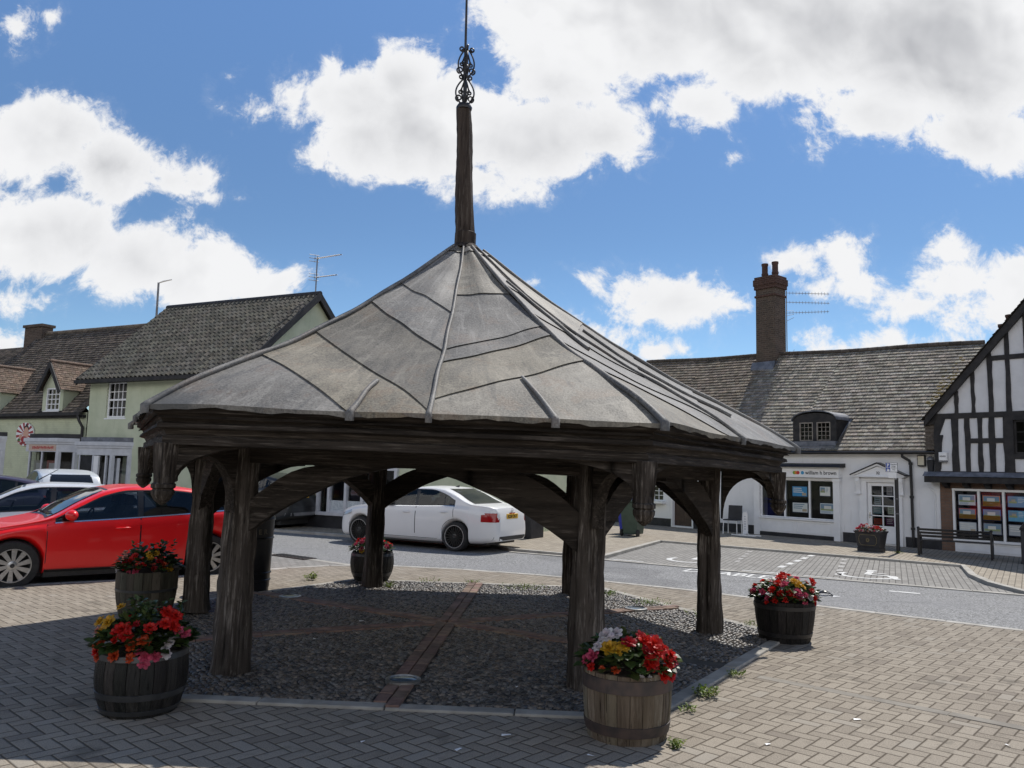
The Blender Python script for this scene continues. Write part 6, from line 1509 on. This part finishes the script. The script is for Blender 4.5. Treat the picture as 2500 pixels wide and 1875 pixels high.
b.face([(-19.9, 6.5, E1), (-11.45, 6.5, E1), (-11.45, 3.2, 7.35), (-19.9, 3.2, 7.4)])
lr = b.obj('roof', M['brown_tile'], lo_h)
b = MB(); tile_roof(b, (-26, -.18, E1-.02), (-20.0, -.18, E1-.02), (-26, 3.2, 6.9), (-20.0, 3.2, 6.9), .105, .165, 77, 'plain', 0, .02, .5, 1.0); b.face([(-26, 6.5, E1), (-20.0, 6.5, E1), (-20.0, 3.2, 6.9), (-26, 3.2, 6.9)]); b.obj('lower_roof', M['brown_tile'], lo_h)
b = MB(); s = -19.9
while s < -11.7: b.tube([(s, 3.2, 7.43-.007*(s+19.8)), (s+.33, 3.2, 7.43-.007*(s+20.1))], .085, 10, 0, R.uniform(.7, 1.1)); s += .34
b.obj('ridge_tiles', M['mid_tile'], lr, smooth=40)
b = MB(); b.box(-20.75, -19.45, 2.95, 3.45, 6.2, 7.72); ch = b.obj('chimney', M['chimbrick'], lr); b = MB(); b.box(-20.82, -19.38, 2.88, 3.52, 7.72, 7.84); b.obj('chimney_cap', M['chimbrick'], ch)
b = MB(); b.box(-26, -11.5, -.26, -.14, E1-.12, E1-.01); b.box(-26, -11.45, -.13, .0, E1-.20, E1-.10); b.obj('gutter', M['beam'], lo_h)
b = MB(); b.tube([(-11.62, -.22, E1-.1), (-11.56, -.2, E1-.3), (-11.50, -.08, E1-.55), (-11.50, -.07, .2)], .05, 10); b.obj('downpipe', M['black'], lo_h, smooth=40)
def gable_dormer(x):
    """small gabled dormer with white casement; x = left edge"""
    b = MB(); xm = x+.68; hw = .62
    b2 = (xm-.42, xm+.42, E1+.08, 4.46); wall_holes(b, xm-hw, xm+hw, E1-.05, 4.5, [b2], -.10, .06); b.face([(xm-hw, -.10, 4.5), (xm+hw, -.10, 4.5), (xm, -.10, 5.30)])
    for q in (-1, 1): b.add([(xm+q*hw, -.10, E1-.05), (xm+q*hw, .9, 4.5), (xm+q*hw, -.10, 4.5)], [(0, 1, 2)])
    d = b.obj('dormer', M['greenr'], lo_h)
    r = MB()
    tile_roof(r, (xm+hw+.12, -.30, 4.36), (xm+hw+.12, .95, 4.36), (xm, -.30, 5.44), (xm, 1.85, 5.44), .11, .16, 5, 'plain', 0, .018, .7, 1.3)
    tile_roof(r, (xm-hw-.12, .95, 4.36), (xm-hw-.12, -.30, 4.36), (xm, 1.85, 5.44), (xm, -.30, 5.44), .11, .16, 6, 'plain', 0, .018, .7, 1.3)
    r.tube([(xm, -.32, 5.47), (xm, 1.8, 5.47)], .06, 8, 0, 1.2); r.obj('dormer_roof', M['red_tile'], d)
    k_ = MB()
    for q in (-1, 1): k_.prism([(xm+q*(hw+.16), 4.30), (xm+q*(hw+.0), 4.24), (xm, 5.20), (xm, 5.46)] if q > 0 else [(xm, 5.46), (xm, 5.20), (xm-hw, 4.24), (xm-hw-.16, 4.30)], -.345, -.30, 'y')
    k_.obj('bargeboard', M['beam'], d)
    win_unit(d, *b2, -.06, 3, 4, .06, .03, M['trim'], 'dormer_window', True)
gable_dormer(-14.04); gable_dormer(-18.04)
by = bay(lo_h, -14.3, -11.72, [-13.95, -13.2, -12.35], 2.06, 2.42)
b = MB(); b.box(-13.98, -12.36, -.462, -.45, 2.10, 2.32, 0); rg = random.Random(3)
for q in range(15): x = -13.75+q*.085; b.box(x, x+.055, -.466, -.462, 2.16+rg.uniform(-.01, .02), 2.25+rg.uniform(-.01, .02), 1)
b.obj('shop_sign', [pmat('cream and red sign', (.50, .34, .28), (.58, .46, .36), .5, scale=20.), pmat('red sign lettering', (.42, .03, .03), None, .5)], by)
for x, c in ((-13.55, (.62, .60, .50)), (-12.78, (.50, .16, .12))): b = MB(); b.box(x-.28, x+.26, -.30, -.29, .8, 1.75, 0); b.box(x-.14, x+.2, -.305, -.30, 1.35, 1.65, 1); b.obj('window_poster', [pmat('poster', c, None, .6), M['trim']], by)
bay(lo_h, -18.6, -16.25, [-18.3, -17.5, -16.85], 2.1, 2.5)
# oval shop sign: red rays on white, a plain dark haired figure and red lettering
o = empty('oval_sign', gloc(-14.98, -.04, 2.72), GA, 'oval red and white rayed shop sign with a dark haired figure', 'sign')
n = 36; el = [(.545*math.cos(2*PI*i/n), .45*math.sin(2*PI*i/n)) for i in range(n)]
b = MB(); b.prism(el, -.03, .02, 'y', 0)
for i in range(1, n, 3): 
    a0, a1 = 2*PI*(i-.5)/n, 2*PI*(i+.9)/n; b.face([(.1*math.cos(a0), -.032, .1*math.sin(a0)), (.54*math.cos(a0), -.032, .445*math.sin(a0)), (.54*math.cos(a1), -.032, .445*math.sin(a1)), (.1*math.cos(a1), -.032, .1*math.sin(a1))], 1)
def disc(cx, cz, rx, rz, y, m): b.face([(cx+rx*math.cos(2*PI*i/18), y, cz+rz*math.sin(2*PI*i/18)) for i in range(18)], m)
disc(.09, .02, .17, .26, -.036, 2); disc(.09, .20, .165, .14, -.034, 3); disc(.09, .36, .045, .05, -.035, 3); disc(.0, -.2, .2, .12, -.037, 1); disc(-.25, -.12, .1, .12, -.035, 2); disc(-.33, -.22, .09, .06, -.0365, 4)
b.obj('board', [M['trim'], pmat('sign red', (.36, .03, .035), None, .5), pmat('sign skin tone', (.62, .36, .27), None, .6), pmat('sign black', (.015, .012, .012), None, .5), pmat('sign green', (.08, .16, .05), None, .6)], o, recalc=False)
text('Sayfood', .16, bpy.data.materials['sign red'], o, (-.02, -.042, -.38), (rad(90), 0, 0), 'sign_lettering', .004, 'CENTER')
# --- taller pantiled house
tg = empty('pantiled_green_house', (*G0, 0), GA, 'taller pale green house with dark pantile roof, black bargeboards and a sash window', 'building')
E2, XA, XB, RY, RZ = 4.70, -11.30, -3.80, 3.3, 7.93
SASH = (-10.34, -9.28, 3.30, 4.60); BO = (-11.0, -9.2, .4, 1.98)
b = MB(); wall_holes(b, XA, XB, 0, E2, [SASH, BO], -.03, .25)
b.face([(XB, -.03, 0), (XB, 6.6, 0), (XB, 6.6, E2), (XB, RY, RZ-.1), (XB, -.03, E2)]); b.face([(XA, -.03, 0), (XA, 6.6, 0), (XA, 6.6, E2), (XA, RY, RZ-.1), (XA, -.03, E2)]); b.face([(XA, 6.6, 0), (XB, 6.6, 0), (XB, 6.6, E2), (XA, 6.6, E2)])
b.obj('wall', M['greenr'], tg)
b = MB(); tile_roof(b, (-11.65, -.30, 4.66), (-3.62, -.30, 4.66), (-11.65, RY, RZ+.08), (-3.62, RY, RZ), .26, .225, 91, 'pan', 0, .02, .65, 1.35); tile_roof(b, (-3.62, 6.9, 4.66), (-11.65, 6.9, 4.66), (-3.62, RY, RZ), (-11.65, RY, RZ+.08), .5, .45, 92, 'plain')
pr = b.obj('roof', M['pantile'], tg)
b = MB(); b.tube([(-11.68, RY, RZ+.12), (-3.60, RY, RZ+.04)], .10, 10); b.obj('ridge_tiles', M['blacksatin'], pr, smooth=40)
for x0 in (-11.72, -3.64):
    b = MB()
    for q in (1, -1):
        Y = lambda y: y if q > 0 else 2*RY-y
        P = [(Y(-.34), 4.48), (Y(RY), RZ-.20), (Y(RY), RZ+.10), (Y(-.34), 4.74)]
        b.prism(P, x0, x0+.055, 'x')
    b.obj('bargeboard', M['beam'], tg)
b = MB(); b.box(-11.68, -3.64, -.44, -.31, 4.53, 4.66); b.box(-11.3, -3.64, -.30, -.03, 4.55, 4.60); b.obj('gutter', M['beam'], tg)
win_unit(tg, *SASH, .06, 4, 4, .075, .03, M['trim'], 'sash_window', True, room='room', sash=True)
b = MB(); b.box(-10.2, -9.42, .14, .15, 3.4, 4.5); b.obj('net_curtain', pmat('net curtain', (.55, .53, .50), (.44, .42, .40), .9, scale=20., stretch=(8, 1, .3)), tg)
b2 = bay(tg, -11.25, -8.72, [-11.0, -10.25, -9.55], 1.97, 2.30, roofm='lead_dark')
b = MB(); b.box(-10.98, -10.27, -.41, -.36, .45, 1.95); b.obj('open_doorway', M['dark'], b2); b = MB(); b.box(-9.30, -9.0, -.30, -.27, .5, 1.88); b.obj('bay_blind', M['greywhite'], b2)
b = MB(); b.box(-10.15, -9.9, -.47, -.40, .1, 1.95); b.obj('door_panel', M['trim'], b2)
aerial(gloc(-3.80, 3.25, 7.6), GA+.15, 'mast with two toothed aerials on the gable end of the pantiled house', 1.75, [(1.68, 1.0, 12, .08), (.98, .85, 10, .05)])
# --- lower green wing along the road
lw = empty('green_road_wing', (*G0, 0), GA, 'pale green wing with white shop windows on a black plinth, seen under the arches', 'building')
b = MB(); wall_holes(b, XB+.01, 5.4, 0, 3.2, [(-.30, 2.5, .40, 1.75)], 0, .25); b.face([(5.4, 0, 0), (5.4, 5.5, 0), (5.4, 5.5, 3.2), (5.4, 2.7, 4.4), (5.4, 0, 3.2)]); b.face([(XB, 5.5, 0), (5.4, 5.5, 0), (5.4, 5.5, 3.2), (XB, 5.5, 3.2)]); b.obj('wall', M['greenr'], lw)
b = MB(); tile_roof(b, (XB+.02, -.2, 3.15), (5.5, -.2, 3.15), (XB+.02, 2.7, 4.45), (5.5, 2.7, 4.45), .26, .225, 95, 'pan'); b.face([(XB+.02, 5.7, 3.1), (5.5, 5.7, 3.1), (5.5, 2.7, 4.45), (XB+.02, 2.7, 4.45)]); b.obj('roof', M['pantile'], lw)
b = MB(); b.box(XB+.02, 5.4, -.03, 0, 0, .36); b.box(-.36, 2.6, -.06, -.03, 0, .36); b.obj('plinth', M['blacksatin'], lw)
b = MB()
for x in (-.33, .08, .70, 1.3, 1.9, 2.45): b.box(x, x+.09, -.10, .06, .36, 1.78)
b.box(-.36, 2.56, -.12, .06, .36, .46); b.box(-.36, 2.56, -.11, .06, 1.70, 1.80); b.box(.17, 2.45, -.05, .03, .46, .50)
ww_ = b.obj('shop_window', M['greywhite'], lw, bevel=.005)
b = MB(); b.box(.17, 2.45, -.01, .0, .50, .80); b.obj('frosted_panel', pmat('frosted lace panel', (.42, .47, .50), (.56, .60, .62), .6, scale=18., lo=.4, hi=.6), ww_)
b = MB(); b.face([(-.3, .01, .46), (2.5, .01, .46), (2.5, .01, 1.7), (-.3, .01, 1.7)]); b.obj('shop_pane', M['glass'], ww_)
b = MB(); b.box(-.3, 2.5, .05, 1., .40, 1.75, 0, 1., ('f',)); b.obj('shop_interior', M['dark'], lw, recalc=False)
# ------------------------------------------------------------------ street furniture
o = empty('street_lamp', (-18.1, 40., 0), 0, 'slim grey street lamp with a flat arm rising behind the pantiled roof', 'street lamp')
b = MB(); b.tube([(0, 0, 0), (0, 0, 6), (-.06, 0, 10.9)], [.09, .07, .05], 10); b.obj('pole', M['greymetal'], o, smooth=50)
b = MB(); b.tube([(-.06, 0, 10.88), (.2, 0, 10.98), (.62, 0, 11.08)], [.05, .07, .05], 8, flat=.5); b.obj('lamp_head', M['trim'], o, smooth=50)
# parking sign
o = empty('parking_sign', (9.67, 20.09, 0), WA+.12, 'blue and white disabled parking sign on a black post in front of the shop door', 'sign')
b = MB(); b.lathe([(.045, 0), (.045, 1.84), (.03, 1.85)], 14); b.obj('post', M['black'], o, smooth=40); b = MB(); b.lathe([(.052, .95), (.052, .97)], 14); b.lathe([(.052, 1.32), (.052, 1.335)], 14); b.obj('clip', M['greymetal'], o)
b = MB(); b.box(-.235, .055, -.062, -.048, 1.99, 2.225, 1); b.box(-.228, .048, -.064, -.062, 1.997, 2.218, 0); b.box(-.220, -.120, -.066, -.064, 2.115, 2.21, 2); b.box(-.220, -.120, -.066, -.064, 2.005, 2.105, 2); b.box(-.17, .03, -.061, -.048, 1.84, 1.985, 0)
m_bl = pmat('sign blue', (.02, .07, .36), None, .4); sg_ = b.obj('sign_plate', [M['trim'], M['black'], m_bl], o)
b = MB(); b.box(-.02, .02, -.05, .0, 1.8, 2.2); b.obj('bracket', M['greymetal'], o)
text('P', .105, M['trim'], sg_, (-.170, -.0665, 2.125), (rad(90), 0, 0), 'lettering', .003, 'CENTER', .0008)
text('Disabled\nbadge\nholders\nonly', .042, m_txt, sg_, (-.035, -.0645, 2.165), (rad(90), 0, 0), 'lettering', .0006, 'CENTER', .0006)
b = MB(); y = -.0672
b.face([(-.170+.030*math.cos(2*PI*i/16), y, 2.035+.028*math.sin(2*PI*i/16)) for i in range(16)]); b.box(-.178, -.168, y-.001, y, 2.04, 2.085); b.box(-.17, -.140, y-.001, y, 2.045, 2.055); b.face([(-.175+.009*math.cos(2*PI*i/10), y-.001, 2.093+.009*math.sin(2*PI*i/10)) for i in range(10)]); b.box(-.146, -.134, y-.001, y, 2.015, 2.05)
b.obj('wheelchair_symbol', M['trim'], sg_, recalc=False)
# planter
o = empty('square_planter', (9.15, 20.42, 0), WA+.10, 'black square planter with gold lined panel in front of the white shop', 'planter')
def taper(b, w0, w1, z0, z1, m=0): b.add([(-w0, -w0*.8, z0), (w0, -w0*.8, z0), (w0, w0*.8, z0), (-w0, w0*.8, z0), (-w1, -w1*.8, z1), (w1, -w1*.8, z1), (w1, w1*.8, z1), (-w1, w1*.8, z1)], [(0, 3, 2, 1), (0, 1, 5, 4), (1, 2, 6, 5), (2, 3, 7, 6), (3, 0, 4, 7), (4, 5, 6, 7)], m)
b = MB(); taper(b, .345, .345, 0, .10); taper(b, .325, .325, .1, .12); taper(b, .335, .40, .12, .50); taper(b, .415, .43, .50, .53); taper(b, .43, .43, .53, .555); pb = b.obj('planter_box', M['blacksatin'], o, bevel=.006)
pts = [(-.24, .19), (-.20, .17), (.20, .17), (.24, .19), (.24, .21), (.27, .24), (.28, .38), (.25, .40), (.25, .43), (.21, .45), (-.21, .45), (-.25, .43), (-.25, .40), (-.28, .38), (-.27, .24), (-.24, .21), (-.24, .19)]
yy = lambda z: -(.335+(z-.12)/.38*.065)*.8-.004
b = MB(); b.tube([(x, yy(z), z) for x, z in pts], .005, 5); b.tube([(.05*math.cos(2*PI*i/12), yy(.31), .31+.05*math.sin(2*PI*i/12)) for i in range(13)], .006, 5); b.tube([(.03*math.cos(2*PI*i/12), yy(.31), .31+.03*math.sin(2*PI*i/12)) for i in range(13)], .008, 5); b.obj('gold_line', pmat('dull gold paint', (.17, .13, .06), (.25, .20, .10), .4), pb)
rg = random.Random(44); L = []
for i in range(46):
    x = rg.uniform(-.40, .40); y_ = rg.uniform(-.33, .2); pal = ['red', 'red', 'pink'] if abs(x) > .12 else ['white', 'white', 'peach', 'pink']
    hz = .10+.07*math.cos(x*9+.8)*.6+(.05 if abs(x+.2) < .12 or abs(x-.2) < .12 else 0); L.append((x, y_, hz*rg.uniform(.6, 1.1), rg.choice(pal), rg.uniform(.05, .07), (rg.uniform(-.5, .5), rg.uniform(-1, 0), .8)))
for i in range(14): L.append((rg.uniform(-.42, .42), -.34, rg.uniform(.0, .03), rg.choice(['peach', 'white', 'pink']), .035, (0, -1, .5)))
for q in L: pass
L = [(x*.78, y*.78, z*.8, c, s*.85, d) for x, y, z, c, s, d in L]
o.scale = (.78, .78, .92)
p_ = planting((9.15, 20.42, 0), .33, .27, .12, .50, 'low red and white flowers filling the black square planter', None, L, 200, 45, WA+.10, .06)
# bench
o = empty('park_bench', (10.58, 19.22, 0), math.atan2(-.87, 1.31), 'black slatted bench with its back to the road in front of the timber house', 'bench')
for x in (-.78, .74):
    b = MB(); b.box(x, x+.05, -.03, .03, 0, .72); b.box(x, x+.05, .40, .45, 0, .52); b.box(x+.002, x+.048, .0, .45, .36, .40); b.tube([(x+.025, 0, .56), (x+.025, .25, .56), (x+.025, .45, .52)], .022, 8); b.lathe([(.03, .72), (.038, .74), (.02, .77)], 10, c=(x+.025, 0)); b.obj('leg_frame', M['black'], o, bevel=.005)
b = MB()
for i in range(3): z = .50+i*.085; b.prism([(-.02, z), (.015, z), (.005, z+.062), (-.03, z+.062)], -.78, .79, 'x')
b.obj('backrest', M['black'], o, bevel=.004); b = MB()
for i in range(5): b.box(-.78, .79, .03+i*.085, .10+i*.085, .40, .425)
b.obj('seat', M['black'], o, bevel=.004)
o.scale = (1, 1, .89)
# chair and stand by the cottage
o = empty('metal_chair', (7.02, 25.35, 0), WA+.25, 'black backed chair with white metal legs against the white wall', 'chair')
b = MB(); b.prism([(.20, .44), (.24, .44), (.30, .88), (.265, .88)], -.22, .22, 'x'); b.obj('backrest', M['blacksatin'], o, bevel=.01); b = MB(); b.box(-.23, .23, -.22, .22, .42, .455); b.obj('seat', M['blacksatin'], o, bevel=.01)
for x in (-.21, .21):
    for y in (-.20, .20): b = MB(); b.tube([(x, y, .42), (x*1.06, y*1.1, 0)], .014, 6); b.obj('leg', M['trim'], o)
o = empty('sign_stand', (7.25, 24.75, 0), WA+.1, 'slim white free standing sign post with wide feet beside the black chair', 'sign stand')
b = MB(); b.prism([(-.08, .06), (.08, .06), (.08, .66), (.05, .72), (-.05, .72), (-.08, .66)], -.025, .025, 'y', 0); b.obj('panel', M['trim'], o, bevel=.004)
b = MB(); b.box(-.40, .40, -.14, -.10, .0, .03); b.box(-.30, .45, .10, .14, 0, .03); b.box(-.04, .04, -.14, .14, .03, .06); b.obj('foot', M['trim'], o)
b = MB()
for q in range(6): b.box(-.03, .03, -.0265, -.025, .18+q*.075, .22+q*.075)
b.obj('sign_print', M['greywhite'], o)
# wheelie bins
def wheelie(loc, rz, m, label):
    o = empty('wheelie_bin', loc, rz, label, 'wheelie bin', 'wheelie bins by the far white wall'); b = MB()
    b.add([(-.22, -.24, .06), (.22, -.24, .06), (.22, .24, .06), (-.22, .24, .06), (-.29, -.34, .98), (.29, -.34, .98), (.29, .32, .98), (-.29, .32, .98)], [(0, 3, 2, 1), (0, 1, 5, 4), (1, 2, 6, 5), (2, 3, 7, 6), (3, 0, 4, 7), (4, 5, 6, 7)]); b.box(-.14, .14, -.30, -.22, .30, .34); b.obj('bin_body', m, o, bevel=.02)
    b = MB(); b.prism([(-.36, .985), (.36, .985), (.33, 1.06), (-.30, 1.03)], -.31, .31, 'x'); b.tube([(-.25, .38, 1.0), (.25, .38, 1.0)], .018, 8); b.obj('lid', m, o, bevel=.015)
    for x in (-.27, .23): b = MB(); b.lathe([(.001, x), (.10, x), (.10, x+.045), (.001, x+.045)], 18, c=(0, .10), cap=False, ax='y'); b.v = [(p[1], p[0]+.22, p[2]) for p in b.v]; b.obj('wheel', M['rubber'], o)
wheelie((3.62, 23.5, 0), WA+.3+PI, pmat('dark green bin', (.035, .06, .045), (.05, .08, .06), .5), 'dark green wheelie bin standing beyond the bay, behind the front corner pendant')
wheelie((3.66, 24.4, 0), WA+.3, pmat('blue bin', (.02, .04, .42), (.03, .05, .5), .45), 'bright blue bin half hidden behind the green wheelie bin')
# dark cabinet behind the white saloon, dark bin at the right edge
o = empty('low_cabinet', (.42, 22.0, 0), GA, 'low dark grey cabinet with sloping top behind the white saloon', 'cabinet')
b = MB(); b.prism([(-.38, 0), (.38, 0), (.38, .52), (-.38, .66)], -.6, .42, 'x'); b.obj('box', M['blacksatin'], o, bevel=.02); b = MB(); b.prism([(-.42, .67), (.42, .53), (.42, .56), (-.42, .70)], -.64, .46, 'x'); b.obj('lid', pmat('grey lid', (.10, .11, .11), None, .4), o, bevel=.01); b = MB(); b.box(-.12, .0, -.1, .0, .62, .78); b.obj('vent', M['trim'], o)
o = empty('square_bin', (11.78, 18.15, 0), math.atan2(-.87, 1.31), 'black square litter bin at the right edge past the bench', 'litter bin')
b = MB(); b.box(-.24, .24, -.24, .24, .02, .74); b.box(-.26, .26, -.26, .26, 0, .03); b.obj('bin_body', M['blacksatin'], o, bevel=.01); b = MB(); b.box(-.26, .26, -.26, .26, .745, .78); b.prism([(-.26, .78), (.26, .78), (.18, .90), (-.18, .90)], -.25, .25, 'y'); b.obj('lid', M['black'], o, bevel=.01); b = MB(); b.lathe([(.02, -.245), (.001, -.25)], 12, c=(-.15, .55), cap=False, ax='y'); b.obj('lock', M['chrome'], o)
